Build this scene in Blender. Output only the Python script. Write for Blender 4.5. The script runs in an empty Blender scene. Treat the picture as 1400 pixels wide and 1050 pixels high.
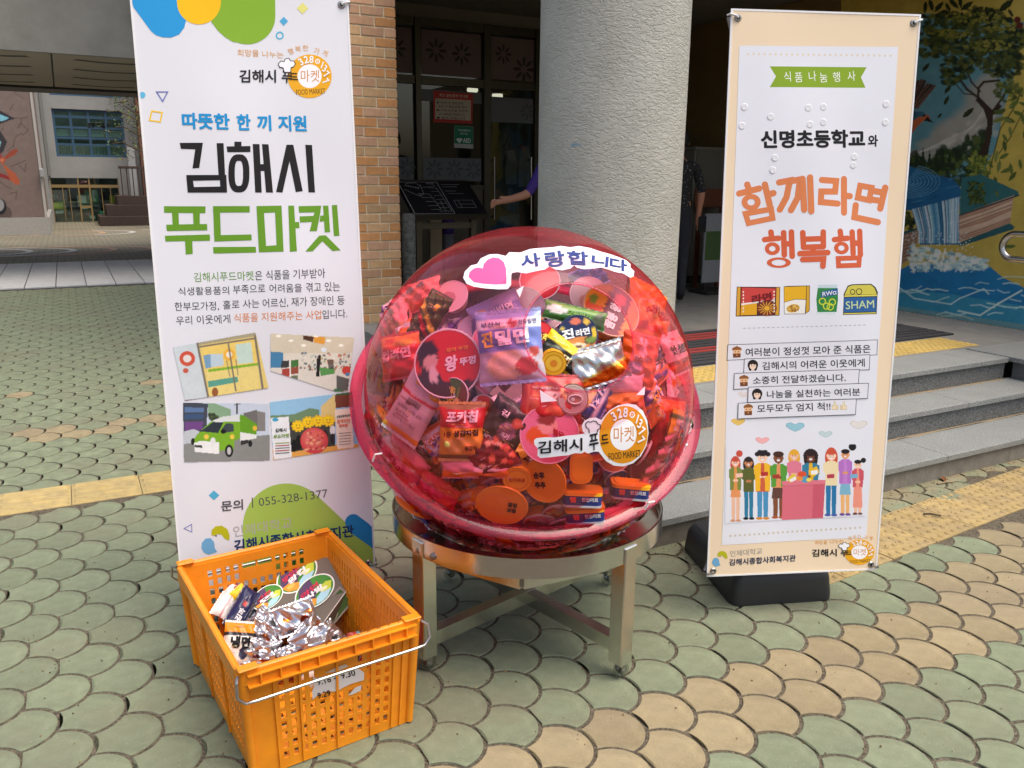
import bpy, bmesh, math, random
import numpy as np
from mathutils import Vector, Matrix
from mathutils.geometry import tessellate_polygon
random.seed(7); rng = np.random.default_rng(7)
S = bpy.context.scene; C = S.collection
R_ = math.radians

# ------------------------------------------------------------ camera (solved from the photograph's vanishing points)
F = 1125.; CX, CY, CAMH = 700., 525., 1.45
def nrm(v): v = np.asarray(v, float); return v/np.linalg.norm(v)
_down = nrm((661-CX, 5100-CY, F)); _Y = np.array([85-CX, 246-CY, F]); _Y = nrm(_Y-_down*_Y.dot(_down))
RW = np.array([np.cross(_Y, -_down), _Y, -_down]); CAM = np.array([0, 0, CAMH])
cam = bpy.data.cameras.new('camera'); camo = bpy.data.objects.new('camera', cam); C.objects.link(camo)
cam.sensor_width = 36; cam.lens = 36*F/1400; cam.clip_start = .05; cam.clip_end = 500
_m = Matrix([[RW[i][0], -RW[i][1], -RW[i][2], CAM[i]] for i in range(3)]+[[0, 0, 0, 1]])
camo.matrix_world = _m; S.camera = camo
# ------------------------------------------------------------ world, sun, exposure
w = bpy.data.worlds.new('World'); S.world = w; w.use_nodes = True
SUNV = Vector((.24, -.36, 1.0)).normalized()
nt = w.node_tree; bg = nt.nodes['Background']; sky = nt.nodes.new('ShaderNodeTexSky'); sky.sky_type = 'NISHITA'; sky.sun_disc = False
sky.sun_elevation = math.asin(SUNV.z); sky.sun_rotation = math.atan2(SUNV.x, SUNV.y); sky.dust_density = 6; sky.air_density = 1.0; sky.ozone_density = .6
nt.links.new(sky.outputs[0], bg.inputs[0]); bg.inputs[1].default_value = .15
sl = bpy.data.lights.new('sun', 'SUN'); sl.energy = 1.1; sl.angle = R_(50); sl.color = (1, .975, .94)
so = bpy.data.objects.new('sun', sl); C.objects.link(so); so.rotation_euler = SUNV.to_track_quat('Z', 'Y').to_euler()
S.view_settings.view_transform = 'Standard'; S.view_settings.look = 'None'; S.view_settings.gamma = 1; S.view_settings.use_curve_mapping = False
S.view_settings.exposure = .58
S.cycles.use_denoising = True; S.cycles.max_bounces = 10; S.cycles.transparent_max_bounces = 32; S.cycles.transmission_bounces = 8
S.cycles.diffuse_bounces = 4; S.cycles.glossy_bounces = 4; S.cycles.caustics_reflective = False; S.cycles.caustics_refractive = False
S.cycles.sample_clamp_indirect = 6

# ------------------------------------------------------------ photo pixel -> world helpers
def ray(px, py): return RW@np.array([(px-CX)/F, (py-CY)/F, 1.])
def on_z(px, py, z=0.): d = ray(px, py); return CAM+d*((z-CAMH)/d[2])
def on_x(px, py, x): d = ray(px, py); return CAM+d*(x/d[0])
def on_y(px, py, y): d = ray(px, py); return CAM+d*(y/d[1])
def on_plane(px, py, o, n): d = ray(px, py); return CAM+d*(np.dot(np.asarray(o)-CAM, n)/np.dot(d, n))
def on_sphere(px, py, c, r):
    d = nrm(ray(px, py)); oc = CAM-np.asarray(c); b = d.dot(oc); q = b*b-(oc.dot(oc)-r*r)
    if q < 0: q = 0
    return CAM+d*(-b-math.sqrt(q))

# ------------------------------------------------------------ materials
def lin(c): 
    c = np.asarray(c, float)/255.; return tuple(np.where(c <= .04045, c/12.92, ((c+.055)/1.055)**2.4))
def rgb(r, g, b): return lin((r, g, b))
MC = {}
def mat(name, color=(.5, .5, .5), rough=.6, metal=0., noise=0., nscale=8., bump=0., bscale=60., color2=None, attr=False, spec=.5, coat=0., dirt=None, rnd=0., sheen=0, bdet=4, ndet=6):
    """procedural principled material: noise varies the colour, second finer noise gives relief, rnd = per-object variation"""
    if name in MC: return MC[name]
    m = bpy.data.materials.new(name); m.use_nodes = True; t = m.node_tree; N = t.nodes; L = t.links; b = N['Principled BSDF']
    b.inputs['Roughness'].default_value = rough; b.inputs['Metallic'].default_value = metal; b.inputs['Specular IOR Level'].default_value = spec
    b.inputs['Coat Weight'].default_value = coat; b.inputs['Coat Roughness'].default_value = .08
    tc = N.new('ShaderNodeTexCoord'); src = None
    if attr:
        a = N.new('ShaderNodeAttribute'); a.attribute_name = 'Col'; src = a.outputs['Color']
    else:
        q = N.new('ShaderNodeRGB'); q.outputs[0].default_value = (*color, 1); src = q.outputs[0]
    if color2 is not None:
        nz = N.new('ShaderNodeTexNoise'); nz.inputs['Scale'].default_value = nscale; nz.inputs['Detail'].default_value = ndet; nz.inputs['Roughness'].default_value = .65
        L.new(tc.outputs['Object'], nz.inputs['Vector'])
        rp = N.new('ShaderNodeMapRange'); rp.inputs[1].default_value = .38; rp.inputs[2].default_value = .64; L.new(nz.outputs[0], rp.inputs[0])
        mx = N.new('ShaderNodeMix'); mx.data_type = 'RGBA'; L.new(rp.outputs[0], mx.inputs[0]); L.new(src, mx.inputs[6]); mx.inputs[7].default_value = (*color2, 1); src = mx.outputs[2]
    if noise > 0:
        nz = N.new('ShaderNodeTexNoise'); nz.inputs['Scale'].default_value = nscale*2.3; nz.inputs['Detail'].default_value = 8; L.new(tc.outputs['Object'], nz.inputs['Vector'])
        mr = N.new('ShaderNodeMapRange'); mr.inputs[1].default_value = .25; mr.inputs[2].default_value = .75; mr.inputs[3].default_value = 1-noise; mr.inputs[4].default_value = 1+noise; L.new(nz.outputs[0], mr.inputs[0])
        hs = N.new('ShaderNodeVectorMath'); hs.operation = 'SCALE'; L.new(src, hs.inputs[0]); L.new(mr.outputs[0], hs.inputs['Scale']); src = hs.outputs[0]
    if rnd > 0:
        oi = N.new('ShaderNodeObjectInfo'); mr = N.new('ShaderNodeMapRange'); mr.inputs[3].default_value = 1-rnd; mr.inputs[4].default_value = 1+rnd; L.new(oi.outputs['Random'], mr.inputs[0])
        hs = N.new('ShaderNodeVectorMath'); hs.operation = 'SCALE'; L.new(src, hs.inputs[0]); L.new(mr.outputs[0], hs.inputs['Scale']); src = hs.outputs[0]
    L.new(src, b.inputs['Base Color'])
    if bump > 0:
        nb = N.new('ShaderNodeTexNoise'); nb.inputs['Scale'].default_value = bscale; nb.inputs['Detail'].default_value = bdet; L.new(tc.outputs['Object'], nb.inputs['Vector'])
        bp = N.new('ShaderNodeBump'); bp.inputs['Strength'].default_value = 1; bp.inputs['Distance'].default_value = bump; L.new(nb.outputs[0], bp.inputs['Height']); L.new(bp.outputs[0], b.inputs['Normal'])
    MC[name] = m; return m

# ------------------------------------------------------------ mesh builder
class MB:
    def __init__(s): s.v = []; s.f = []; s.c = []; s.mi = []; s.sm = []
    def add(s, v, f, col=(1, 1, 1), mi=0, smooth=False):
        n = len(s.v); s.v.extend([tuple(p) for p in v]); s.f.extend([tuple(i+n for i in q) for q in f])
        s.c.extend([col]*len(v) if (len(col) == 3 and np.isscalar(col[0])) else [tuple(c) for c in col]); s.mi += [mi]*len(f); s.sm += [smooth]*len(f); return s
    def box(s, a, b, col=(1, 1, 1), mi=0, M=None, bev=0.):
        x0, y0, z0 = a; x1, y1, z1 = b
        if bev > 0:
            v = []; bx = bev
            for zz, ins in ((z0, bx), (z0+bx, 0), (z1-bx, 0), (z1, bx)):
                i2 = ins
                for (x, y) in ((x0+i2+bx*(ins == 0), y0+i2), (x1-i2-bx*(ins == 0), y0+i2), (x1-i2, y0+i2+bx*(ins == 0)), (x1-i2, y1-i2-bx*(ins == 0)), (x1-i2-bx*(ins == 0), y1-i2), (x0+i2+bx*(ins == 0), y1-i2), (x0+i2, y1-i2-bx*(ins == 0)), (x0+i2, y0+i2+bx*(ins == 0))):
                    v.append((x, y, zz))
            f = [tuple(range(7, -1, -1)), tuple(range(24, 32))]
            for k in range(3):
                for i in range(8): j = (i+1) % 8; f.append((k*8+i, k*8+j, k*8+8+j, k*8+8+i))
        else:
            v = [(x, y, z) for z in (z0, z1) for (x, y) in ((x0, y0), (x1, y0), (x1, y1), (x0, y1))]
            f = [(3, 2, 1, 0), (4, 5, 6, 7), (0, 1, 5, 4), (1, 2, 6, 5), (2, 3, 7, 6), (3, 0, 4, 7)]
        if M is not None: v = [tuple(M@Vector(p)) for p in v]
        return s.add(v, f, col, mi)
    def bar(s, p, q, w, h, col=(1, 1, 1), mi=0, up=(0, 0, 1)):
        p = Vector(p); q = Vector(q); d = (q-p); L = d.length; d.normalize(); up = Vector(up)
        sx = d.cross(up); 
        if sx.length < 1e-4: sx = d.cross(Vector((1, 0, 0)))
        sx.normalize(); uu = sx.cross(d)
        v = []
        for e in (p, q):
            for a, b in ((-1, -1), (1, -1), (1, 1), (-1, 1)): v.append(e+sx*(a*w/2)+uu*(b*h/2))
        return s.add(v, [(3, 2, 1, 0), (4, 5, 6, 7), (0, 1, 5, 4), (1, 2, 6, 5), (2, 3, 7, 6), (3, 0, 4, 7)], col, mi)
    def tube(s, pts, r, n=10, col=(1, 1, 1), mi=0, closed=False, cap=True):
        pts = [Vector(p) for p in pts]; m = len(pts); v = []; f = []; prev = None
        for i, p in enumerate(pts):
            a = pts[(i-1) % m] if (i or closed) else p; b = pts[(i+1) % m] if (i < m-1 or closed) else p
            t = (b-a).normalized()
            if prev is None: nx = t.orthogonal().normalized()
            else: nx = (prev-t*prev.dot(t)).normalized()
            prev = nx; ny = t.cross(nx); rr = r[i] if hasattr(r, '__len__') else r
            for k in range(n): g = 2*math.pi*k/n; v.append(p+nx*(math.cos(g)*rr)+ny*(math.sin(g)*rr))
        for i in range(m if closed else m-1):
            j = (i+1) % m
            for k in range(n): l = (k+1) % n; f.append((i*n+k, i*n+l, j*n+l, j*n+k))
        if cap and not closed: f.append(tuple(range(n-1, -1, -1))); f.append(tuple((m-1)*n+k for k in range(n)))
        return s.add(v, f, col, mi, True)
    def lathe(s, prof, n=32, col=(1, 1, 1), mi=0, M=None, smooth=True, cols=None, cap=True):
        """profile of (r, z) about the z axis"""
        v = []; f = []; cc = []
        for i, (r, z) in enumerate(prof):
            for k in range(n): g = 2*math.pi*k/n; v.append(Vector((r*math.cos(g), r*math.sin(g), z))); cc.append(cols[i] if cols else col)
        for i in range(len(prof)-1):
            for k in range(n): l = (k+1) % n; f.append((i*n+k, i*n+l, i*n+n+l, i*n+n+k))
        cap = cap and tuple(prof[0]) != tuple(prof[-1])
        if cap and prof[0][0] > 1e-5: f.append(tuple(range(n-1, -1, -1)))
        if cap and prof[-1][0] > 1e-5: f.append(tuple((len(prof)-1)*n+k for k in range(n)))
        if M is not None: v = [M@p for p in v]
        return s.add(v, f, cc, mi, smooth)
    def prism(s, poly, z0, z1, col=(1, 1, 1), mi=0, M=None):
        n = len(poly); v = [Vector((x, y, z0)) for x, y in poly]+[Vector((x, y, z1)) for x, y in poly]
        f = [tuple(range(n-1, -1, -1)), tuple(range(n, 2*n))]+[(i, (i+1) % n, n+(i+1) % n, n+i) for i in range(n)]
        if M is not None: v = [M@p for p in v]
        return s.add(v, f, col, mi)
    def build(s, name, mats, parent=None, loc=None, auto=35, **props):
        me = bpy.data.meshes.new(name); me.from_pydata(s.v, [], s.f); 
        for m in (mats if isinstance(mats, (list, tuple)) else [mats]): me.materials.append(m)
        me.polygons.foreach_set('material_index', s.mi); me.polygons.foreach_set('use_smooth', s.sm)
        if any(tuple(c) != (1, 1, 1) for c in s.c[:4000:7]+s.c[:8]) or len(set(map(tuple, s.c[:200]))) > 1:
            a = me.color_attributes.new('Col', 'FLOAT_COLOR', 'POINT'); arr = np.ones((len(s.v), 4), np.float32); arr[:, :3] = np.array(s.c, np.float32); a.data.foreach_set('color', arr.ravel())
        me.update()
        if any(s.sm) and auto:
            me.set_sharp_from_angle(angle=R_(auto))
        return link(name, me, parent, loc, **props)
def link(name, me, parent=None, loc=None, **props):
    o = bpy.data.objects.new(name, me); C.objects.link(o)
    if parent: o.parent = parent
    if loc is not None: o.location = loc
    for k, v in props.items(): o[k] = v
    return o
def thing(name, label, cat, loc=(0, 0, 0), rz=0., group=None, M=None):
    o = bpy.data.objects.new(name, None); C.objects.link(o); o.empty_display_size = .1
    if M is not None: o.matrix_world = M
    else: o.location = loc; o.rotation_euler = (0, 0, rz)
    o['label'] = label; o['category'] = cat
    if group: o['group'] = group
    return o
def mtx(o, x, y, z): return Matrix([[x[i], y[i], z[i], o[i]] for i in range(3)]+[[0, 0, 0, 1]])

# ------------------------------------------------------------ flat print: vector art and painted grids
GC = {}
WORDS = ["055-328-1377", "1", "1등", "2", "3", "7", "8", "9.16 ~ 9.30", "9.29", "AED", "FOOD MARKET", "NON", "RWα", "SHAM", "for Seafood", "llllllllllll", "● 외부인은 행정실에", "● 학생 안전을 위하여", "● 협조 바랍니다", "ㄴ", "ㅁ", "ㅅ", "ㅊ", "ㅗ", "辛", "가", "게", "겪고 있는", "고추", "과자", "교내 출입을 제한합니다", "김", "김라", "김치", "김치볶음", "김해시", "김해시의 어려운 이웃에게", "김해시종합사회복지관", "김해시푸드마켓", "께", "끼", "나", "나누는", "나눔을 실천하는 여러분", "냉면", "눔", "니", "다", "드", "따뜻한", "떡볶이", "뚜껑", "라", "라면", "랑", "런천미트", "마", "마켓", "맛있는", "매운맛", "면", "멸치", "모두모두 엄지 척!!", "문의", "밀면", "방문 후 출입증을 받아", "배움", "보관방법 직사광선", "보증", "복", "볶음면", "부산식", "부족으로", "불닭", "비빔면", "사", "사발", "새우", "새우맛", "새우칩", "생감자", "생감자칩", "설치기관", "소중히 전달하겠습니다.", "순후", "시", "식", "식생활용품의", "식품을 지원해주는 사업", "신라", "신명초등학교", "신명초등학교와", "안성", "안성탕면", "어려움을", "어르신,", "여러분이 정성껏 모아 준 식품은", "영양정보", "오늘맛김", "오징어", "와", "왕", "왕의 뚜껑", "왕컵", "우동", "우리 이웃에게", "원재료명 소맥분 팜유", "은 식품을 기부받아", "인제대학교", "입니다.", "자동심장충격기", "재가 장애인 등", "전통밀면", "지원", "진", "짜장", "짬뽕", "추추", "컵라면", "컵면", "켓", "큰컵", "탕면", "터", "포기", "포카칩", "푸", "푸드마켓", "품", "품질", "학교 안내도", "학교 출입통제 안내문", "한", "한부모가정,", "함", "함께라면", "합", "해", "햄", "햇반", "행", "행복", "행복햄", "홀로 사는", "희망을"]
def preload():
    """every word of the scene typed once, one per line, so that the font is read a single time"""
    c = bpy.data.curves.new('t', 'FONT'); c.body = '\n'.join(WORDS); c.resolution_u = 3; c.space_line = 3.; o = bpy.data.objects.new('t', c); m = bpy.data.meshes.new_from_object(o)
    V = np.array([q.co[:2] for q in m.vertices]).reshape(-1, 2); row = np.rint((-V[:, 1]+.35)/3).astype(int); FS = {}
    for p in m.polygons: q = tuple(p.vertices); FS.setdefault(row[q[0]], []).append(q)
    for k, s in enumerate(WORDS):
        ids = np.nonzero(row == k)[0]; mp = {int(i): n for n, i in enumerate(ids)}; v = V[ids]+[0, 3.*k]
        if len(ids): GC[(s, 0.)] = (v, [tuple(mp[i] for i in q) for q in FS.get(k, [])], v.min(0), v.max(0))
    bpy.data.objects.remove(o); bpy.data.curves.remove(c); bpy.data.meshes.remove(m)
preload()
def glyphs(s, bold=0.):
    k = (s, bold)
    if k not in GC:
        c = bpy.data.curves.new('t', 'FONT'); c.body = s; c.offset = bold; c.resolution_u = 3
        o = bpy.data.objects.new('t', c); m = bpy.data.meshes.new_from_object(o)
        v = np.array([q.co[:2] for q in m.vertices]).reshape(-1, 2); f = [tuple(p.vertices) for p in m.polygons]
        bpy.data.objects.remove(o); bpy.data.curves.remove(c); bpy.data.meshes.remove(m)
        GC[k] = (v, f, v.min(0), v.max(0))
    return GC[k]
class Art:
    """flat printed shapes in 2-D; every up() lifts the next shapes a hair so that prints never share a plane"""
    def __init__(s, step=.00008): s.it = []; s.g = []; s.l0 = 0; s.l = 1; s.step = step; s.T = lambda x, y: (x, y)
    def up(s): s.l += 1; return s
    def raw(s, v, f, col): s.g.append(s.l); s.it.append(([s.T(*p) for p in v], f, col, s.l)); return s
    def poly(s, pts, col):
        v = [Vector((p[0], p[1], 0)) for p in pts]; f = [tuple(t) for t in tessellate_polygon([v])]; s.up(); return s.raw([p[:2] for p in pts], f, col)
    def ell(s, cx, cy, rx, ry=None, col=(0, 0, 0), a0=0, n=28, up=True):
        ry = rx if ry is None else ry; ca, sa = math.cos(a0), math.sin(a0); pts = []
        for k in range(n): g = 2*math.pi*k/n; x, y = rx*math.cos(g), ry*math.sin(g); pts.append((cx+x*ca-y*sa, cy+x*sa+y*ca))
        if up: s.up()
        return s.raw([(cx, cy)]+pts, [(0, 1+k, 1+(k+1) % n) for k in range(n)], col)
    def ring(s, cx, cy, r0, r1, col, n=36, k1=1.):
        v = []; 
        for k in range(n):
            g = 2*math.pi*k/n; c, q = math.cos(g), math.sin(g); v += [(cx+r0*c, cy+r0*q*k1), (cx+r1*c, cy+r1*q*k1)]
        s.up(); return s.raw(v, [(2*k, 2*k+1, 2*((k+1) % n)+1, 2*((k+1) % n)) for k in range(n)], col)
    def line(s, pts, w, col, closed=False):
        n = len(pts); P = [np.array(p, float) for p in pts]; v = []; f = []
        for i in range(n):
            a = P[(i-1) % n] if (i or closed) else P[i]; b = P[(i+1) % n] if (i < n-1 or closed) else P[i]
            d1 = nrm(P[i]-a) if i or closed else nrm(b-P[i]); d2 = nrm(b-P[i]) if (i < n-1 or closed) else d1
            t = d1+d2; t = nrm(t) if np.linalg.norm(t) > 1e-6 else d1; nn = np.array([-t[1], t[0]]); k = 1/max(.45, abs(nn.dot((-d1[1], d1[0]))))
            v += [P[i]+nn*w/2*k, P[i]-nn*w/2*k]
        for i in range(n if closed else n-1): j = (i+1) % n; f.append((2*i, 2*i+1, 2*j+1, 2*j))
        s.up(); return s.raw(v, f, col)
    def strikes(s, bold):
        """a heavy face is struck several times round a small circle, as a sign cutter widens a stroke"""
        n = 0 if abs(bold) < .004 else (4 if bold < .015 else 8); return [(0., 0.)]+[(bold*math.cos(2*math.pi*(k+.5)/n), bold*math.sin(2*math.pi*(k+.5)/n)) for k in range(n)]
    def text(s, t, bl, br, tl, col, bold=0., up=True):
        """glyph bounding box laid on the parallelogram bl, br, tl"""
        bold = max(bold, 0.); v, f, a, b = glyphs(t); bl, br, tl = (np.array(q, float) for q in (bl, br, tl)); a = a-bold; b = b+bold
        for d in s.strikes(bold):
            u = (v+np.array(d)-a)/(b-a); p = bl+u[:, :1]*(br-bl)+u[:, 1:]*(tl-bl)
            s.up(); s.raw([tuple(q) for q in p], f, col)
        return s
    def textc(s, t, c, h, ang, col, bold=0., asp=1., up=True, ydown=True):
        """text centred on c, height h (of the em box), turned by ang degrees"""
        v, f, a, b = glyphs(t); g = R_(ang)
        for d in s.strikes(max(bold, 0.)):
            u = (v+np.array(d)-(a+b)/2)*h; u[:, 0] *= asp; x = u[:, 0]*math.cos(g)-u[:, 1]*math.sin(g); y = u[:, 0]*math.sin(g)+u[:, 1]*math.cos(g)
            if ydown: y = -y
            s.up(); s.raw([(c[0]+x[i], c[1]+y[i]) for i in range(len(x))], f, col)
        return s
    def mesh(s, fn, mb=None, maxlen=None):
        mb = mb or MB(); n = len(s.it); bb = np.array([[*np.min(i[0], 0), *np.max(i[0], 0)] for i in s.it]); L_ = np.ones(n)
        for k in range(1, n):
            o = (bb[:k, 0] < bb[k, 2]) & (bb[:k, 2] > bb[k, 0]) & (bb[:k, 1] < bb[k, 3]) & (bb[:k, 3] > bb[k, 1]) & (np.array(s.g[:k]) != s.g[k])
            if o.any(): L_[k] = L_[:k][o].max()+1
        for (v, f, c, _), l in zip(s.it, L_+s.l0):
            if maxlen:
                bm = bmesh.new(); vv = [bm.verts.new((p[0], p[1], 0)) for p in v]
                for q in f:
                    try: bm.faces.new([vv[i] for i in q])
                    except ValueError: pass
                if all(e.calc_length() <= maxlen for e in bm.edges): bm.free(); mb.add([fn(p[0], p[1], l*s.step) for p in v], f, c); continue
                for _ in range(9):
                    ed = [e for e in bm.edges if e.calc_length() > maxlen]
                    if not ed: break
                    bmesh.ops.subdivide_edges(bm, edges=ed, cuts=1); bmesh.ops.triangulate(bm, faces=bm.faces[:])
                bm.verts.index_update(); v = [q.co[:2] for q in bm.verts]; f = [tuple(x.index for x in q.verts) for q in bm.faces]; bm.free()
            mb.add([fn(p[0], p[1], l*s.step) for p in v], f, c)
        return mb
class Raster:
    """a painted picture: colours on a fine grid of real vertices (x right, y down in photo pixels)"""
    def __init__(s, x0, y0, x1, y1, step, bg):
        s.x = np.arange(x0, x1+step*.5, step); s.y = np.arange(y0, y1+step*.5, step); s.X, s.Y = np.meshgrid(s.x, s.y)
        s.a = np.zeros(s.X.shape+(3,)); s.a[:] = lin(bg)
    def _bb(s, x0, y0, x1, y1):
        i0, i1 = np.searchsorted(s.x, [x0, x1]); j0, j1 = np.searchsorted(s.y, [y0, y1]); return slice(max(j0-1, 0), j1+1), slice(max(i0-1, 0), i1+1)
    def put(s, sl, m, col, al=1.):
        c = np.array(lin(col)); m = (m*al)[..., None]; s.a[sl] = s.a[sl]*(1-m)+c*m
    def poly(s, pts, col, al=1.):
        p = np.array(pts, float); sl = s._bb(p[:, 0].min(), p[:, 1].min(), p[:, 0].max(), p[:, 1].max()); X, Y = s.X[sl], s.Y[sl]
        if X.size == 0: return s
        m = np.zeros(X.shape, bool); n = len(p)
        for i in range(n):
            (x1, y1), (x2, y2) = p[i], p[(i+1) % n]
            if y1 == y2: continue
            m ^= ((y1 > Y) != (y2 > Y)) & (X < (x2-x1)*(Y-y1)/(y2-y1)+x1)
        s.put(sl, m.astype(float), col, al); return s
    def ell(s, cx, cy, rx, ry=None, col=(0, 0, 0), ang=0., al=1., soft=.0):
        ry = rx if ry is None else ry; r = max(rx, ry)*(1+soft)+1; sl = s._bb(cx-r, cy-r, cx+r, cy+r); X, Y = s.X[sl]-cx, s.Y[sl]-cy
        if X.size == 0: return s
        g = R_(ang); u = (X*math.cos(g)+Y*math.sin(g))/rx; v = (-X*math.sin(g)+Y*math.cos(g))/ry; d = np.sqrt(u*u+v*v)
        k = max(soft, .6/max(rx, ry)); s.put(sl, np.clip((1+k/2-d)/k, 0, 1), col, al); return s
    def line(s, pts, w, col, al=1.):
        for (x1, y1), (x2, y2) in zip(pts[:-1], pts[1:]):
            sl = s._bb(min(x1, x2)-w, min(y1, y2)-w, max(x1, x2)+w, max(y1, y2)+w); X, Y = s.X[sl], s.Y[sl]
            if X.size == 0: continue
            L = max((x2-x1)**2+(y2-y1)**2, 1e-9); t = np.clip(((X-x1)*(x2-x1)+(Y-y1)*(y2-y1))/L, 0, 1)
            d = np.hypot(X-x1-t*(x2-x1), Y-y1-t*(y2-y1)); s.put(sl, np.clip(w/2-d+.5, 0, 1), col, al)
        return s
    def noise(s, amp, sc, seed=0):
        r = np.random.default_rng(seed); h, w_ = s.X.shape; o = np.zeros((h, w_))
        for k, am in ((1, .5), (2, .3), (4, .2)):
            g = r.random((int(h*k/sc)+3, int(w_*k/sc)+3)); yy = np.arange(h)*k/sc; xx = np.arange(w_)*k/sc; yi = yy.astype(int); xi = xx.astype(int); fy = (yy-yi)[:, None]; fx = (xx-xi)[None]
            o += am*((g[yi][:, xi]*(1-fx)+g[yi][:, xi+1]*fx)*(1-fy)+(g[yi+1][:, xi]*(1-fx)+g[yi+1][:, xi+1]*fx)*fy)
        s.a *= (1+amp*(o-.5)*2)[..., None]; return s
    def build(s, fn, name, m, parent=None, mask=None, **props):
        h, w_ = s.X.shape; V = np.array([fn(x, y) for x, y in zip(s.X.ravel(), s.Y.ravel())], np.float32) if not getattr(fn, 'vec', False) else fn(s.X.ravel(), s.Y.ravel()).astype(np.float32)
        i = np.arange(h*w_).reshape(h, w_); q = np.stack([i[1:, :-1], i[1:, 1:], i[:-1, 1:], i[:-1, :-1]], -1).reshape(-1, 4)
        if mask is not None:
            mk = mask(s.X, s.Y); ok = (mk[1:, :-1] & mk[1:, 1:] & mk[:-1, 1:] & mk[:-1, :-1]).ravel(); q = q[ok]
        me = bpy.data.meshes.new(name); me.vertices.add(len(V)); me.vertices.foreach_set('co', V.ravel()); n = len(q)
        me.loops.add(n*4); me.loops.foreach_set('vertex_index', q.ravel().astype(np.int32)); me.polygons.add(n); me.polygons.foreach_set('loop_start', np.arange(0, 4*n, 4, dtype=np.int32))
        try: me.polygons.foreach_set('loop_total', np.full(n, 4, np.int32))
        except Exception: pass
        me.update(calc_edges=True); a = me.color_attributes.new('Col', 'FLOAT_COLOR', 'POINT'); arr = np.ones((len(V), 4), np.float32); arr[:, :3] = np.clip(s.a.reshape(-1, 3), 0, 1); a.data.foreach_set('color', arr.ravel())
        me.materials.append(m); return link(name, me, parent, **props)
def affine(o, u, v):
    """vectorised (x, y) -> o + x u + y v"""
    o, u, v = (np.asarray(q, float) for q in (o, u, v))
    def fn(x, y): return o+np.outer(x, u)+np.outer(y, v)
    fn.vec = True; return fn
def plane_fn(o, n, lift=0., inv=None):
    """vectorised photo pixel -> point of the plane (optionally in the local frame inv)"""
    n = nrm(n); o = np.asarray(o)+n*lift; A = None if inv is None else np.array(inv)
    def fn(px, py):
        px = np.atleast_1d(px); d = RW@np.stack([(px-CX)/F, (np.atleast_1d(py)-CY)/F, np.ones(len(px))]); t = np.dot(o-CAM, n)/(n@d); P = (CAM[:, None]+d*t).T
        return P if A is None else P@A[:3, :3].T+A[:3, 3]
    fn.vec = True; return fn
PRINT = mat('printed_vinyl', attr=True, rough=.55, spec=.3, noise=.02, nscale=3)
PAINT = mat('wall_paint', attr=True, rough=.75, spec=.25, noise=.09, nscale=3, bump=.0025, bscale=55)
PAPER = mat('printed_paper', attr=True, rough=.6, spec=.3)
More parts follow.
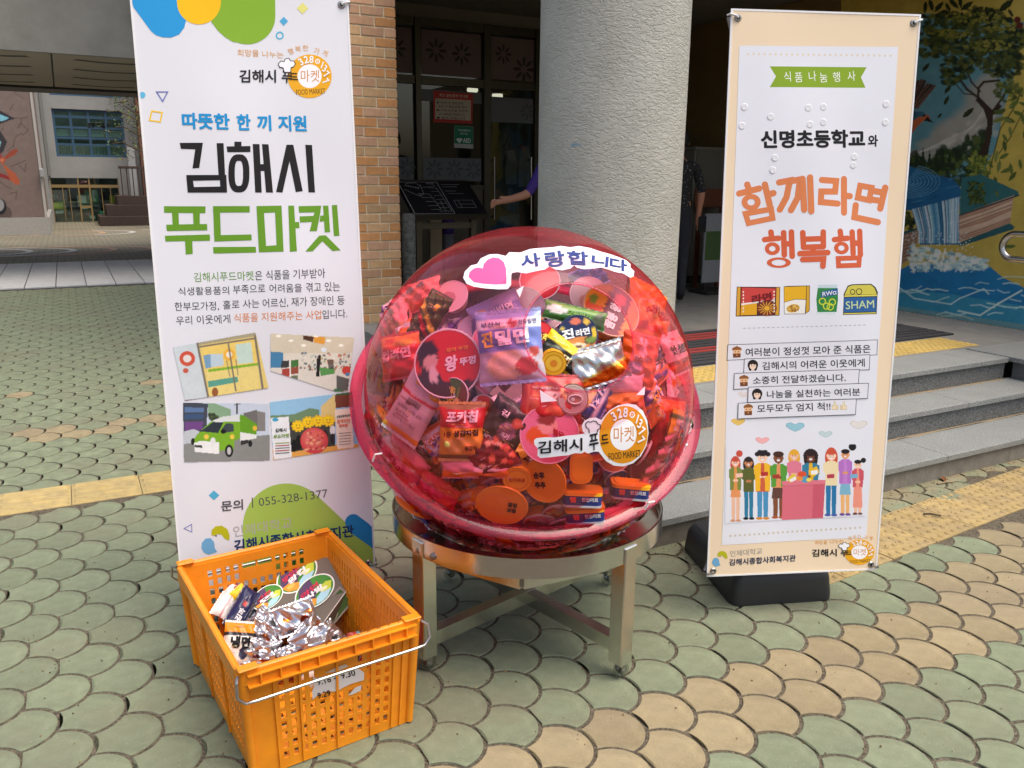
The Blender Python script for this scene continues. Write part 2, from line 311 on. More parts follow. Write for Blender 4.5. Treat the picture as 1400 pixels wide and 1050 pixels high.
# ============================================================ THE GROUND
JOINT = mat('joint_grit', (.050, .041, .026), .95, color2=(.17, .14, .095), nscale=120, noise=.35, bump=.004, bscale=220)
EARTH = mat('ground_earth', (.2, .18, .14), .95, color2=(.14, .13, .1), nscale=2, noise=.2, bump=.01, bscale=20)
def tile_mat(name, c1, c2, stain):
    m = mat(name, c1, .9, color2=c2, nscale=9, noise=.20, rnd=.10, bump=.0016, bscale=170, spec=.25)
    t = m.node_tree; N = t.nodes; L = t.links; b = N['Principled BSDF']; src = b.inputs['Base Color'].links[0].from_socket
    # speckle of aggregate and soft dirt, placed by world position so that no two tiles are alike
    g = N.new('ShaderNodeNewGeometry'); v = N.new('ShaderNodeTexVoronoi'); v.inputs['Scale'].default_value = 110; L.new(g.outputs['Position'], v.inputs['Vector'])
    mr = N.new('ShaderNodeMapRange'); mr.inputs[1].default_value = .0; mr.inputs[2].default_value = .22; mr.inputs[3].default_value = 1; mr.inputs[4].default_value = 0; L.new(v.outputs['Distance'], mr.inputs[0])
    v2 = N.new('ShaderNodeTexWhiteNoise'); L.new(v.outputs['Position'], v2.inputs['Vector']); th = N.new('ShaderNodeMath'); th.operation = 'GREATER_THAN'; th.inputs[1].default_value = .8; L.new(v2.outputs['Value'], th.inputs[0])
    mu = N.new('ShaderNodeMath'); mu.operation = 'MULTIPLY'; L.new(mr.outputs[0], mu.inputs[0]); L.new(th.outputs[0], mu.inputs[1])
    mx = N.new('ShaderNodeMix'); mx.data_type = 'RGBA'; L.new(mu.outputs[0], mx.inputs[0]); L.new(src, mx.inputs[6]); mx.inputs[7].default_value = (.42, .40, .33, 1)
    nz = N.new('ShaderNodeTexNoise'); nz.inputs['Scale'].default_value = 1.7; nz.inputs['Detail'].default_value = 7; nz.inputs['Roughness'].default_value = .7; L.new(g.outputs['Position'], nz.inputs['Vector'])
    m2 = N.new('ShaderNodeMapRange'); m2.inputs[1].default_value = .48; m2.inputs[2].default_value = .72; m2.inputs[4].default_value = .6; L.new(nz.outputs[0], m2.inputs[0])
    mx2 = N.new('ShaderNodeMix'); mx2.data_type = 'RGBA'; L.new(m2.outputs[0], mx2.inputs[0]); L.new(mx.outputs[2], mx2.inputs[6]); mx2.inputs[7].default_value = (*stain, 1)
    # tan earth washed from the planting along the foot of the steps
    sp = N.new('ShaderNodeSeparateXYZ'); L.new(g.outputs['Position'], sp.inputs[0])
    a1 = N.new('ShaderNodeMapRange'); a1.inputs[1].default_value = 2.05; a1.inputs[2].default_value = 2.5; a1.inputs[4].default_value = .9; L.new(sp.outputs['Y'], a1.inputs[0])
    a2 = N.new('ShaderNodeMapRange'); a2.inputs[1].default_value = 1.9; a2.inputs[2].default_value = 2.6; L.new(sp.outputs['X'], a2.inputs[0])
    nz2 = N.new('ShaderNodeTexNoise'); nz2.inputs['Scale'].default_value = 6; nz2.inputs['Detail'].default_value = 8; L.new(g.outputs['Position'], nz2.inputs['Vector'])
    a3 = N.new('ShaderNodeMapRange'); a3.inputs[1].default_value = .35; a3.inputs[2].default_value = .6; L.new(nz2.outputs[0], a3.inputs[0])
    p1 = N.new('ShaderNodeMath'); p1.operation = 'MULTIPLY'; L.new(a1.outputs[0], p1.inputs[0]); L.new(a2.outputs[0], p1.inputs[1])
    p2 = N.new('ShaderNodeMath'); p2.operation = 'MULTIPLY'; L.new(p1.outputs[0], p2.inputs[0]); L.new(a3.outputs[0], p2.inputs[1])
    mx3 = N.new('ShaderNodeMix'); mx3.data_type = 'RGBA'; L.new(p2.outputs[0], mx3.inputs[0]); L.new(mx2.outputs[2], mx3.inputs[6]); mx3.inputs[7].default_value = (.27, .215, .13, 1)
    # a few dark drips
    v3 = N.new('ShaderNodeTexVoronoi'); v3.inputs['Scale'].default_value = 9; L.new(g.outputs['Position'], v3.inputs['Vector'])
    d1 = N.new('ShaderNodeMapRange'); d1.inputs[1].default_value = .09; d1.inputs[2].default_value = .13; d1.inputs[3].default_value = .5; d1.inputs[4].default_value = 0; L.new(v3.outputs['Distance'], d1.inputs[0])
    w3 = N.new('ShaderNodeTexWhiteNoise'); L.new(v3.outputs['Position'], w3.inputs['Vector']); t3 = N.new('ShaderNodeMath'); t3.operation = 'GREATER_THAN'; t3.inputs[1].default_value = .86; L.new(w3.outputs['Value'], t3.inputs[0])
    q3 = N.new('ShaderNodeMath'); q3.operation = 'MULTIPLY'; L.new(d1.outputs[0], q3.inputs[0]); L.new(t3.outputs[0], q3.inputs[1])
    q4 = N.new('ShaderNodeMath'); q4.operation = 'MULTIPLY'; L.new(q3.outputs[0], q4.inputs[0]); L.new(a2.outputs[0], q4.inputs[1])
    mx4 = N.new('ShaderNodeMix'); mx4.data_type = 'RGBA'; L.new(q4.outputs[0], mx4.inputs[0]); L.new(mx3.outputs[2], mx4.inputs[6]); mx4.inputs[7].default_value = (.06, .05, .04, 1)
    L.new(mx4.outputs[2], b.inputs['Base Color']); return m
TG = tile_mat('green_paver', (.208, .240, .150), (.178, .203, .130), (.19, .165, .115))
TT = tile_mat('tan_paver', (.315, .262, .155), (.265, .216, .125), (.21, .17, .12))
g = MB(); g.box((-160, -60, -.5), (160, 160, -.06)); g.build('ground', EARTH, kind='structure')
pv = MB(); pv.box((-3.2, .3, -.05), (7.5, 12.7, -.0045)); pave = pv.build('pavement', JOINT, kind='structure')
AX, AY, X0, Y0, RHO = .0838, .1462, 1.667, 1.5945, .0992
def tile_outline():
    """a disc with the discs of its three left-hand neighbours cut out: the fish-scale block of the photograph"""
    nb = [(-2*AX, 0), (-AX, AY), (-AX, -AY)]; P = []
    def rad(g):
        r = RHO; c, q = math.cos(g), math.sin(g)
        for x, y in nb:
            b = x*c+y*q; dsc = b*b-(x*x+y*y-RHO*RHO)
            if b > 0 and dsc > 0: r = min(r, b-math.sqrt(dsc))
        return r
    cs = set(2*math.pi*k/40 for k in range(40))
    # exact corners where two circles meet
    for k in range(2000):
        g0, g1 = 2*math.pi*k/2000, 2*math.pi*(k+1)/2000; gm = (g0+g1)/2
        d2 = (rad(g1)-rad(gm))-(rad(gm)-rad(g0))
        if abs(d2) > 6e-6: cs = {g for g in cs if abs(g-gm) > .05}; cs.add(gm)
    return [(rad(g)*math.cos(g), rad(g)*math.sin(g)) for g in sorted(cs)]
def inset(P, d):
    n = len(P); o = []; ar = sum(P[i][0]*P[(i+1) % n][1]-P[(i+1) % n][0]*P[i][1] for i in range(n)); sg = 1 if ar > 0 else -1
    for i in range(n):
        a = np.array(P[i-1]); b = np.array(P[i]); c = np.array(P[(i+1) % n]); d1 = nrm(b-a); d2 = nrm(c-b)
        n1 = np.array([-d1[1], d1[0]])*sg; n2 = np.array([-d2[1], d2[0]])*sg; m = nrm(n1+n2) if np.linalg.norm(n1+n2) > 1e-3 else n1
        o.append(tuple(b+m*d/max(.6, m.dot(n1))))
    return o
OUT = tile_outline(); O1 = inset(OUT, .0054); O2 = inset(OUT, .0076)
def tile_geo():
    n = len(O1); v = [(x, y, -.02) for x, y in O1]+[(x, y, -.0016) for x, y in O1]+[(x, y, 0) for x, y in O2]
    f = [(k*n+i, k*n+(i+1) % n, k*n+n+(i+1) % n, k*n+n+i) for k in (0, 1) for i in range(n)]; return v, f+[tuple(range(2*n, 3*n))]
tv, tf = tile_geo(); tmesh = []
for m_ in (TG, TT):
    b = MB(); b.add(tv, tf); me = bpy.data.meshes.new('paving_tile'); me.from_pydata(b.v, [], b.f); me.materials.append(m_); tmesh.append(me)
STRIP_L = ((-3, 4.045), (1.75, 4.335))
_pr = lambda x, y: ((lambda c: (CX+F*c[0]/c[2], CY+F*c[1]/c[2], c[2]))(RW.T@np.array([x, y, -CAMH])))
tiles = []
for j in range(-8, 80):
    for i in range(-70, 90):
        if (i+j) % 2: continue
        x = X0+i*AX; y = Y0+j*AY
        if y > 12.6 or y < .7 or x < -3 or x > 7: continue
        if y > 2.62 and x > 1.78: continue
        if 4.07 < y < 4.31 and x < 1.72: continue
        lo = 1.935+(x-2.59)*.085
        if 2.62 < x and lo-.01 < y < lo+.29 : continue
        px, py, dz = _pr(x, y)
        if dz < .2 or px < -60 or px > 1460 or py > 1120: continue
        tan = j in (0, -1) or (j == 1 and x > 2.66) or (j == 2 and x > 3.2) or (j in (25, 26) and x < 1.8 and rng.random() < .85)
        if j in (33, 34) and rng.random() < .04: tan = True
        tiles.append((dz, x, y, tan))
tiles.sort(); stuff = MB(); smi = []
TGs = TG; 
for k, (dz, x, y, tan) in enumerate(tiles):
    if k < 300:
        o = link('paving_tile', tmesh[1 if tan else 0], pave, (x, y, random.uniform(-.0022, .0012))); o.rotation_euler = (random.uniform(-.009, .009), random.uniform(-.009, .009), random.uniform(-.012, .012))
    else: 
        h = random.uniform(-.001, .001); stuff.add([(a+x, b_+y, c+h) for a, b_, c in tv], tf, mi=1 if tan else 0)
stuff.build('paving_tiles', [TG, TT], pave, kind='stuff')

# warning-block strips let into the paving: bars at the left, studs at the right
YB = mat('yellow_paver', (.45, .335, .13), .85, color2=(.36, .28, .13), nscale=9, noise=.16, rnd=.06, bump=.0012, bscale=160)
YD = mat('worn_yellow_paver', (.40, .29, .115), .9, color2=(.30, .225, .115), nscale=7, noise=.2, rnd=.06, bump=.0014, bscale=150)
YP = mat('yellow_tactile', (.52, .36, .09), .75, color2=(.43, .31, .10), nscale=8, noise=.08, rnd=.05, bump=.0006, bscale=120)
def bar_block(s=.3, t=.02, nb=4):
    b = MB(); b.box((.002, .002, -.03), (s-.002, s-.006, -.001), bev=.002)
    for k in range(nb):
        y = s*(k+.5)/nb; v = []
        for (x, dx) in ((.012, 0), (s-.012, 0)):
            for (yy, z) in ((-.024, -.0012), (-.016, .0045), (.016, .0045), (.024, -.0012)): v.append((x+(0 if z < 0 else (.008 if x < .1 else -.008)), y+yy, z))
        b.add(v, [(0, 4, 5, 1), (1, 5, 6, 2), (2, 6, 7, 3), (0, 1, 2, 3), (7, 6, 5, 4)])
    me = bpy.data.meshes.new('warning_block'); me.from_pydata(b.v, [], b.f); return me
def stud_block(sx=.3, sy=.3, n=6, m=6, r=.0165, h=.0045):
    b = MB(); b.box((.0015, .0015, -.03), (sx-.0015, sy-.0015, -.0005))
    for i in range(n):
        for j in range(m):
            cx, cy = sx*(i+.5)/n, sy*(j+.5)/m; v = []
            for rr, z in ((r, -.0007), (r*.62, h)):
                for k in range(9): g_ = 2*math.pi*k/9; v.append((cx+rr*math.cos(g_), cy+rr*math.sin(g_), z))
            b.add(v, [(k, (k+1) % 9, 9+(k+1) % 9, 9+k) for k in range(9)]+[tuple(range(9, 18))])
    me = bpy.data.meshes.new('warning_block'); me.from_pydata(b.v, [], b.f); return me
bb = bar_block(); bb.materials.append(YB)
for k in range(-4, 6): link('warning_block', bb, pave, (-.118+.2985*k, 4.045, .001))
sb = stud_block(); sb.materials.append(YD)
for k in range(-1, 7):
    x = 2.6+.301*k-.28; o = link('warning_block', sb, pave, (x+.15, 1.935+(x-2.59)*.085+.01, .001+random.uniform(-.001, .001))); o.rotation_euler = (0, 0, .085)

# covered walkway of grey stone slabs, and the school yard beyond
SLAB = mat('grey_stone_slab', (.60, .60, .58), .8, color2=(.52, .52, .50), nscale=5, noise=.08, rnd=.06, bump=.001, bscale=80)
DARKC = mat('dark_concrete', (.10, .10, .10), .9, noise=.2, nscale=6)
wk = MB(); wk.box((-6, 12.72, -.05), (4.5, 16.6, .0)); walk = wk.build('walkway', DARKC, kind='structure')
me = bpy.data.meshes.new('paving_slab'); b = MB(); b.box((.006, .006, -.02), (.394, 3.7, .018), bev=.004); me.from_pydata(b.v, [], b.f); me.materials.append(SLAB)
for k in range(-12, 12): link('paving_slab', me, walk, (-.60+.40*k*.93, 12.80, 0)).scale = (.93, 1, 1)
YARD = bpy.data.materials.new('yard_brick_paving'); YARD.use_nodes = True; t = YARD.node_tree; N = t.nodes; L = t.links; b = N['Principled BSDF']; b.inputs['Roughness'].default_value = .9
tc = N.new('ShaderNodeTexCoord'); br = N.new('ShaderNodeTexBrick'); br.inputs['Scale'].default_value = 2.2; br.inputs['Color1'].default_value = (.27, .25, .17, 1); br.inputs['Color2'].default_value = (.32, .285, .19, 1); br.inputs['Mortar'].default_value = (.15, .14, .10, 1); br.inputs['Mortar Size'].default_value = .03
nz = N.new('ShaderNodeTexNoise'); nz.inputs['Scale'].default_value = .6; nz.inputs['Detail'].default_value = 6; L.new(tc.outputs['Object'], br.inputs['Vector']); L.new(tc.outputs['Object'], nz.inputs['Vector'])
mx = N.new('ShaderNodeMix'); mx.data_type = 'RGBA'; mx.blend_type = 'MULTIPLY'; mx.inputs[0].default_value = .5; L.new(br.outputs[0], mx.inputs[6]); L.new(nz.outputs[0], mx.inputs[7]); L.new(mx.outputs[2], b.inputs['Base Color'])
yd = MB(); yd.box((-30, 16.6, -.05), (30, 60, -.004)); yard = yd.build('school_yard', YARD, kind='structure')
WL = mat('faded_white_paint', (.48, .47, .42), .9, noise=.3, nscale=6); OL = mat('faded_orange_paint', (.42, .27, .17), .9, noise=.3, nscale=6)
def arc_line(cx, cy, rx, ry, a0, a1, w_, m_):
    a = Art(); pts = [(cx+rx*math.cos(R_(a0+(a1-a0)*k/24)), cy+ry*math.sin(R_(a0+(a1-a0)*k/24))) for k in range(25)]; a.line(pts, w_, (1, 1, 1)); a.mesh(lambda x, y, l: (x, y, .001)).build('painted_line', m_, yard)
for xe, m_ in ((-.72, WL), (.06, WL), (.82, OL), (1.55, OL)): arc_line(xe-1.9, 19.4, 1.9, 1.15, -95, 95, .13, m_)
for xe, m_ in ((-.45, OL), (.85, OL), (1.6, WL), (2.9, WL)): arc_line(xe-1.2, 25.6, 1.2, 1.1, -80, 80, .14, m_)
b = MB(); b.box((-.62, 27.6, 0), (-.1, 27.9, .004)); 

# leaf litter and twigs at the foot of the steps
LEAF = mat('dead_leaf', (.20, .085, .03), .8, noise=.3, nscale=40); TWIG = mat('dry_twig', (.30, .22, .13), .9)
def flat_leaf(x, y, s, a):
    b = MB(); P = [(-1, 0, .1), (-.4, .42, .5), (.3, .38, .3), (1, 0, .6), (.3, -.36, .55), (-.4, -.4, .2)]
    b.add([(p[0]*s, p[1]*s, .002+p[2]*s*.5) for p in P]+[(0, 0, .002)], [(6, i, (i+1) % 6) for i in range(6)])
    o = b.build('dead_leaf', LEAF, loc=(x, y, 0)); o.rotation_euler = (0, 0, a); return o
p = on_z(1290, 656); o = flat_leaf(p[0], p[1], .03, .8); o['label'] = 'curled rust-brown dead leaf on the dirt at the foot of the stone steps'; o['category'] = 'leaf'
b = MB(); p1, p2 = on_z(1282, 663), on_z(1304, 660); b.tube([p1+[0, 0, .006], (p1+p2)/2+[0, .004, .008], p2+[0, 0, .006]], .004, 6); o = b.build('twig', TWIG); o['label'] = 'short pale dry twig lying just below the rust-brown leaf'; o['category'] = 'twig'
b = MB(); p1, p2 = on_z(1262, 705), on_z(1286, 708); b.tube([p1+[0, 0, .008], (p1+p2)/2+[0, .006, .012], p2+[0, 0, .009]], .0045, 6); o = b.build('twig', mat('dark_twig', (.05, .035, .02), .9)); o['label'] = 'thin dark curved twig on the edge of the studded yellow blocks'; o['category'] = 'twig'
cr = MB()
for k in range(2600):
    x = random.uniform(1.95, 5.2); y = 2.56-abs(random.gauss(0, .16))
    if k % 3 == 0: x = random.uniform(-.6, 4.5); y = random.uniform(1.1, 3.4)
    s = random.uniform(.0015, .0042); a = random.uniform(0, 6.28); c_ = random.choice([lin((120, 95, 60)), lin((70, 52, 35)), lin((150, 125, 85)), lin((96, 70, 40))])
    cr.add([(x+s*math.cos(a), y+s*math.sin(a), .0015), (x+s*math.cos(a+2), y+s*math.sin(a+2), .001), (x+s*math.cos(a+4), y+s*math.sin(a+4), .001), (x, y, .001+s)], [(0, 1, 3), (1, 2, 3), (2, 0, 3)], c_)
o = cr.build('leaf_litter', PRINT, kind='stuff'); o['label'] = 'scattered crumbs of dirt and dry leaf along the foot of the steps'; o['category'] = 'litter'

# ============================================================ STEPS AND PLATFORM
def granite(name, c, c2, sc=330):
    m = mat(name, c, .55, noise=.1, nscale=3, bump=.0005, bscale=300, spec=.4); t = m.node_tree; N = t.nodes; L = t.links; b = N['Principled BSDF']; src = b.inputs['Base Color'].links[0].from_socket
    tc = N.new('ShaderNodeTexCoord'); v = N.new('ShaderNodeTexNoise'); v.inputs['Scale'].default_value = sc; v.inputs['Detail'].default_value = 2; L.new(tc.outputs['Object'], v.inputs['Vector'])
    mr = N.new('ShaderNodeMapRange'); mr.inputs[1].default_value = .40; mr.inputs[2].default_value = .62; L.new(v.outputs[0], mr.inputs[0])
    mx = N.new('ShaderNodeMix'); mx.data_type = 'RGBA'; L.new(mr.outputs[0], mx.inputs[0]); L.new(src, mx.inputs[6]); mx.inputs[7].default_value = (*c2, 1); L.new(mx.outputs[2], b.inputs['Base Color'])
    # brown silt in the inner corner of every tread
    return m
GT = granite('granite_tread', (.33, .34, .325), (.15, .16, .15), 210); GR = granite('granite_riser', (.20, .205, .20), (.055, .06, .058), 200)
CONC = mat('step_concrete', (.21, .19, .155), .95, noise=.25, nscale=6, bump=.003, bscale=60); SILT = mat('tread_silt', (.33, .25, .15), .95, noise=.3, nscale=30)
PZ = .405; SX0, SX1 = 1.80, 5.13
st = thing('entrance_steps', 'three grey granite entrance steps leading up beside the mural', 'steps', (SX0, 2.46, 0))
def local(b, o, dx, dy, dz=0): b.v = [(x-dx, y-dy, z-dz) for x, y, z in b.v]; return b
def P_(name, b, m, par, **kw): l = par.location; return local(b, None, l[0], l[1], l[2]).build(name, m, par, **kw)
rows = [(2.445, .128, 2.74), (2.735, .266, 3.02), (2.995, PZ, 3.30)]
for k, (yn, z, yb) in enumerate(rows):
    x = SX0; n = 0
    L3 = [1.02, .98, 1.05, 1.0, 1.1] if k != 1 else [.55, 1.02, 1.0, 1.02, 1.0]
    xe = SX1 if k == 2 else 7.4
    while x < xe-.01:
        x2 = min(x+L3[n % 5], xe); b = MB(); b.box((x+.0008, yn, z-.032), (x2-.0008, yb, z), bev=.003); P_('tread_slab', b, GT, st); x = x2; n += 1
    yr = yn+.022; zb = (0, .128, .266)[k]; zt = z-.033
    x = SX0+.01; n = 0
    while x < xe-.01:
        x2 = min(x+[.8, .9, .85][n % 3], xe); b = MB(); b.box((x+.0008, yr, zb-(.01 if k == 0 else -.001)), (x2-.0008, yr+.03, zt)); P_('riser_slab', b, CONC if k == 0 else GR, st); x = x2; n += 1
    if k:
        b = MB(); sd = []; n_ = 60
        for i in range(n_+1): xx = SX0+.02+(xe-SX0-.04)*i/n_; sd += [(xx, yr-.001, zb+.0012), (xx, yr-.012-.022*rng.random()**2, zb+.0012)]
        b.add(sd, [(2*i, 2*i+1, 2*i+3, 2*i+2) for i in range(n_)]); P_('silt_line', b, SILT, st)
# side cheek toward the camera right of the steps
b = MB(); b.box((SX1+.03, .9, PZ-.032), (7.4, 3.30, PZ), bev=.003); P_('tread_slab', b, GT, st)
# (the two lower treads run on under it; its riser closes the side)
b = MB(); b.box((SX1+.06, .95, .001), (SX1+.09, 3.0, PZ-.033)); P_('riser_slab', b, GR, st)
PF = mat('platform_floor', (.235, .225, .20), .8, noise=.12, nscale=4, bump=.0008, bscale=100, color2=(.20, .195, .18))
b = MB(); b.box((SX0, 3.30, 0), (6.2, 12.4, PZ-.001)); plat = b.build('entrance_platform', PF, kind='structure')
b = MB(); b.box((SX0-.02, 5.7, -.02), (SX0+.02, 7, PZ-.03)); b.build('platform_side', GR, plat)
tb = stud_block(.3, .3, 6, 6, .018, .005); tb.materials.append(YP)
for k in range(11): link('warning_block', tb, plat, (2.05+.3*k, 3.335, PZ+.002))
b = MB(); b.add(*[[(1.95, 3.345, PZ+.001), (5.22, 3.345, PZ+.001), (5.22, 3.63, PZ+.001), (1.95, 3.63, PZ+.001)], [(0, 1, 2, 3)]]); 
# door mats: dark ribbed with red lines
MATK = mat('dark_door_mat', (.035, .035, .038), .95, noise=.4, nscale=60, bump=.003, bscale=150); MATR = mat('red_mat_rib', (.30, .03, .025), .9, noise=.3, nscale=40)
dm = thing('door_mat', 'long charcoal door mat with red ribs on the entrance platform', 'mat', (2.6, 3.66, PZ))
b = MB(); b.box((2.6, 3.66, PZ), (5.55, 4.55, PZ+.012)); P_('mat_base', b, MATK, dm)
for k in range(12):
    y0 = 3.72+.068*k
    if k in (3, 4, 8, 9, 10):
        b = MB(); b.box((2.62, y0, PZ+.012), (5.15-.05*k, y0+.035, PZ+.017)); P_('red_rib', b, MATR, dm)
    else:
        b = MB(); b.box((2.62, y0, PZ+.012), (5.53, y0+.04, PZ+.017)); P_('dark_rib', b, MATK, dm)

# ============================================================ COLUMN, BRICK PILLAR, CANOPY
STUCCO = mat('grey_stucco', (.45, .45, .40), .9, color2=(.39, .39, .34), nscale=2.5, noise=.05, bump=.0, bscale=40)
t = STUCCO.node_tree; N = t.nodes; L = t.links; bs = N['Principled BSDF']
tc = N.new('ShaderNodeTexCoord'); mp = N.new('ShaderNodeMapping'); mp.inputs['Scale'].default_value = (1, 1, 2.3); L.new(tc.outputs['Object'], mp.inputs[0])
nz = N.new('ShaderNodeTexNoise'); nz.inputs['Scale'].default_value = 26; nz.inputs['Detail'].default_value = 3; nz.inputs['Distortion'].default_value = 1.2; L.new(mp.outputs[0], nz.inputs['Vector'])
rp = N.new('ShaderNodeMapRange'); rp.inputs[1].default_value = .40; rp.inputs[2].default_value = .54; L.new(nz.outputs[0], rp.inputs[0])
nz2 = N.new('ShaderNodeTexNoise'); nz2.inputs['Scale'].default_value = 160; nz2.inputs['Detail'].default_value = 4; L.new(tc.outputs['Object'], nz2.inputs['Vector'])
ad = N.new('ShaderNodeMath'); ad.operation = 'MULTIPLY_ADD'; ad.inputs[1].default_value = .35; L.new(nz2.outputs[0], ad.inputs[0]); L.new(rp.outputs[0], ad.inputs[2])
bp = N.new('ShaderNodeBump'); bp.inputs['Distance'].default_value = .0035; bp.inputs['Strength'].default_value = .8; L.new(ad.outputs[0], bp.inputs['Height']); L.new(bp.outputs[0], bs.inputs['Normal'])
# column: a round stucco drum between the platform and the canopy
cc = np.array([2.84, 4.13]); 
pr = MB(); pr.lathe([(.418, PZ), (.418, 1.2), (.421, 1.9), (.419, 2.6), (.418, 3.1)], 96)
col = pr.build('stucco_column', STUCCO, loc=(cc[0], cc[1], 0)); col['label'] = 'thick pale grey rough stucco column standing behind the pink ball'; col['category'] = 'column'
a = Art(); 
for k, (dx, dz, r) in enumerate([(0, 0, .012), (.018, .004, .010), (.035, .002, .008), (.05, 0, .005)]): a.ell(dx, dz, r, r*.8, (1, 1, 1), up=True)
p0 = on_sphere(783, 210, (cc[0], cc[1], 1.6), .42); th0 = math.atan2(p0[1]-cc[1], p0[0]-cc[0])
a.mesh(lambda x, y, l: ((.4205+l)*math.cos(th0+x/.42), (.4205+l)*math.sin(th0+x/.42), 1.645+y)).build('blue_paint_smear', mat('blue_smear', (.22, .32, .38), .9, noise=.3, nscale=90), col)

BRICKS = [mat('brick_%s' % n, c, .85, color2=c2, nscale=14, noise=.14, rnd=.16, bump=.0015, bscale=120) for n, c, c2 in (('orange', (.58, .29, .11), (.50, .24, .095)), ('buff', (.56, .36, .19), (.49, .31, .16)), ('pink', (.55, .33, .20), (.48, .28, .17)))]
MORT = mat('mortar', (.66, .57, .40), .95, noise=.1, nscale=20, bump=.001, bscale=100)
bpx, bpy_ = 1.832, 5.88; BW = .352
bp_ = thing('brick_pillar', 'orange and buff brick pillar behind the tall food market banner', 'pillar', (bpx, bpy_, PZ))
b = MB(); b.box((bpx+.006, bpy_+.006, PZ), (bpx+BW-.006, bpy_+.6, 3.1)); P_('mortar_core', b, MORT, bp_)
bmesh_cache = {}
def brick(x0, x1, y0, y1, z, par, rz=0):
    k = (round(x1-x0, 3), round(y1-y0, 3), random.randrange(3))
    if k not in bmesh_cache:
        b = MB(); b.box((0, 0, 0), (x1-x0, y1-y0, .057), bev=.0025); b.v = [(x+random.uniform(-.0012, .0012), y+random.uniform(-.0012, .0012), z_+random.uniform(-.001, .001)) for x, y, z_ in b.v]
        me = bpy.data.meshes.new('brick'); me.from_pydata(b.v, [], b.f); me.materials.append(BRICKS[k[2]]); bmesh_cache[k] = me
    o = link('brick', bmesh_cache[k], par, (x0-bpx, y0-bpy_+random.uniform(-.001, .001), z-PZ)); return o
z = PZ+.012; r = 0
while z < 3.03:
    if r % 2: segs = [(0, .192), (.202, BW)]; side = .09
    else: segs = [(0, .092), (.102, .262), (.272, BW)]; side = .192
    for x0, x1 in segs: brick(bpx+x0, bpx+x1, bpy_, bpy_+(side if x0 == 0 else .09), z, bp_)
    if side < .19: brick(bpx, bpx+.09, bpy_+.1, bpy_+.292, z, bp_)
    else: brick(bpx, bpx+.09, bpy_+.202, bpy_+.292, z, bp_)
    z += .067; r += 1
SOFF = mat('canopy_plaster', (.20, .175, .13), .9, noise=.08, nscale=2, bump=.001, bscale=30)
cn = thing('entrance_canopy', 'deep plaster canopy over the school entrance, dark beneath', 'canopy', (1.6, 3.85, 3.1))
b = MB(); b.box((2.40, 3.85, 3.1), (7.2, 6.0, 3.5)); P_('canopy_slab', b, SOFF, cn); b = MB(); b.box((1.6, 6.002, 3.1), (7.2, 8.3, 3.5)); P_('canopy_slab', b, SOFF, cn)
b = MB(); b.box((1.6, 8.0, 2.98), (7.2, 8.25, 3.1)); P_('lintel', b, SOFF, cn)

# ============================================================ MURAL WALL (plane x = 6.2)
WX = 6.2
mw = thing('mural_wall', 'tall side wall painted with a tree, waterfall and open book mural', 'wall', (WX, 1.0, PZ))
b = MB(); b.box((WX+.002, 1.0, PZ), (WX+.3, 8.3, 3.095)); P_('wall_body', b, mat('mural_ground', rgb(120, 98, 56), .8, noise=.06, nscale=2, bump=.0025, bscale=55), mw)
rs = Raster(1150, -12, 1440, 470, 1.0, (176, 154, 72))
T3 = lambda x, y: (1200+x/4.375, y/4.375); T4 = lambda x, y: (1200+x/4.375, 220+y/4.375)
def TL(f, pts): return [f(*p) for p in pts]
rs.poly([(1150, 30), (1262, 18), (1400, 30), (1385, 110), (1372, 150), (1362, 200), (1345, 235), (1300, 262), (1150, 260)], (88, 134, 142))
r9 = random.Random(3)
for (x, y, rx, ry) in [(1345, 140, 26, 30), (1330, 168, 30, 22), (1305, 178, 26, 16), (1280, 198, 26, 10), (1352, 120, 16, 20), (1290, 186, 18, 12), (1262, 212, 30, 8), (1322, 190, 22, 12)]:
    rs.ell(x, y, rx, ry, (150, 146, 134), soft=.5, al=.9)
for k in range(70):
    x, y = r9.uniform(1262, 1362), r9.uniform(118, 214)
    if y > 215-(x-1262)*.8: rs.ell(x, y, r9.uniform(4, 9), r9.uniform(2, 5), r9.choice([(172, 168, 155), (128, 124, 116), (188, 182, 166), (140, 132, 122)]), soft=.7, al=.5, ang=-30)
for k in range(9): rs.line([(1240+k*3, 214-k), (1300+k*4, 196-k*3), (1350, 172-k*4)], .8, (200, 196, 184), .4)
# wooded hill
for k in range(330):
    t_ = r9.random(); x = 1238+t_*110; top = 216-40*max(0, t_-.35)/.65-6*math.sin(t_*17); y = r9.uniform(top, 246+8*t_)
    rs.ell(x, y, r9.uniform(2.5, 6), r9.uniform(2.5, 6), r9.choice([(40, 56, 28), (58, 74, 32), (28, 42, 24), (74, 88, 38), (34, 48, 26)]), soft=.4, al=.85)
for k in range(7): x = 1244+k*9; rs.poly([(x-4, 228), (x, 205-2*(k % 3)), (x+4, 228)], (32, 46, 28))
for k in range(120): a_ = r9.uniform(0, 6.28); q = r9.random()**.5; rs.ell(1340+17*q*math.cos(a_), 226+20*q*math.sin(a_), 3, 1.4, r9.choice([(120, 128, 48), (96, 108, 40), (72, 86, 34), (140, 144, 62)]), ang=r9.uniform(0, 180), al=.8)
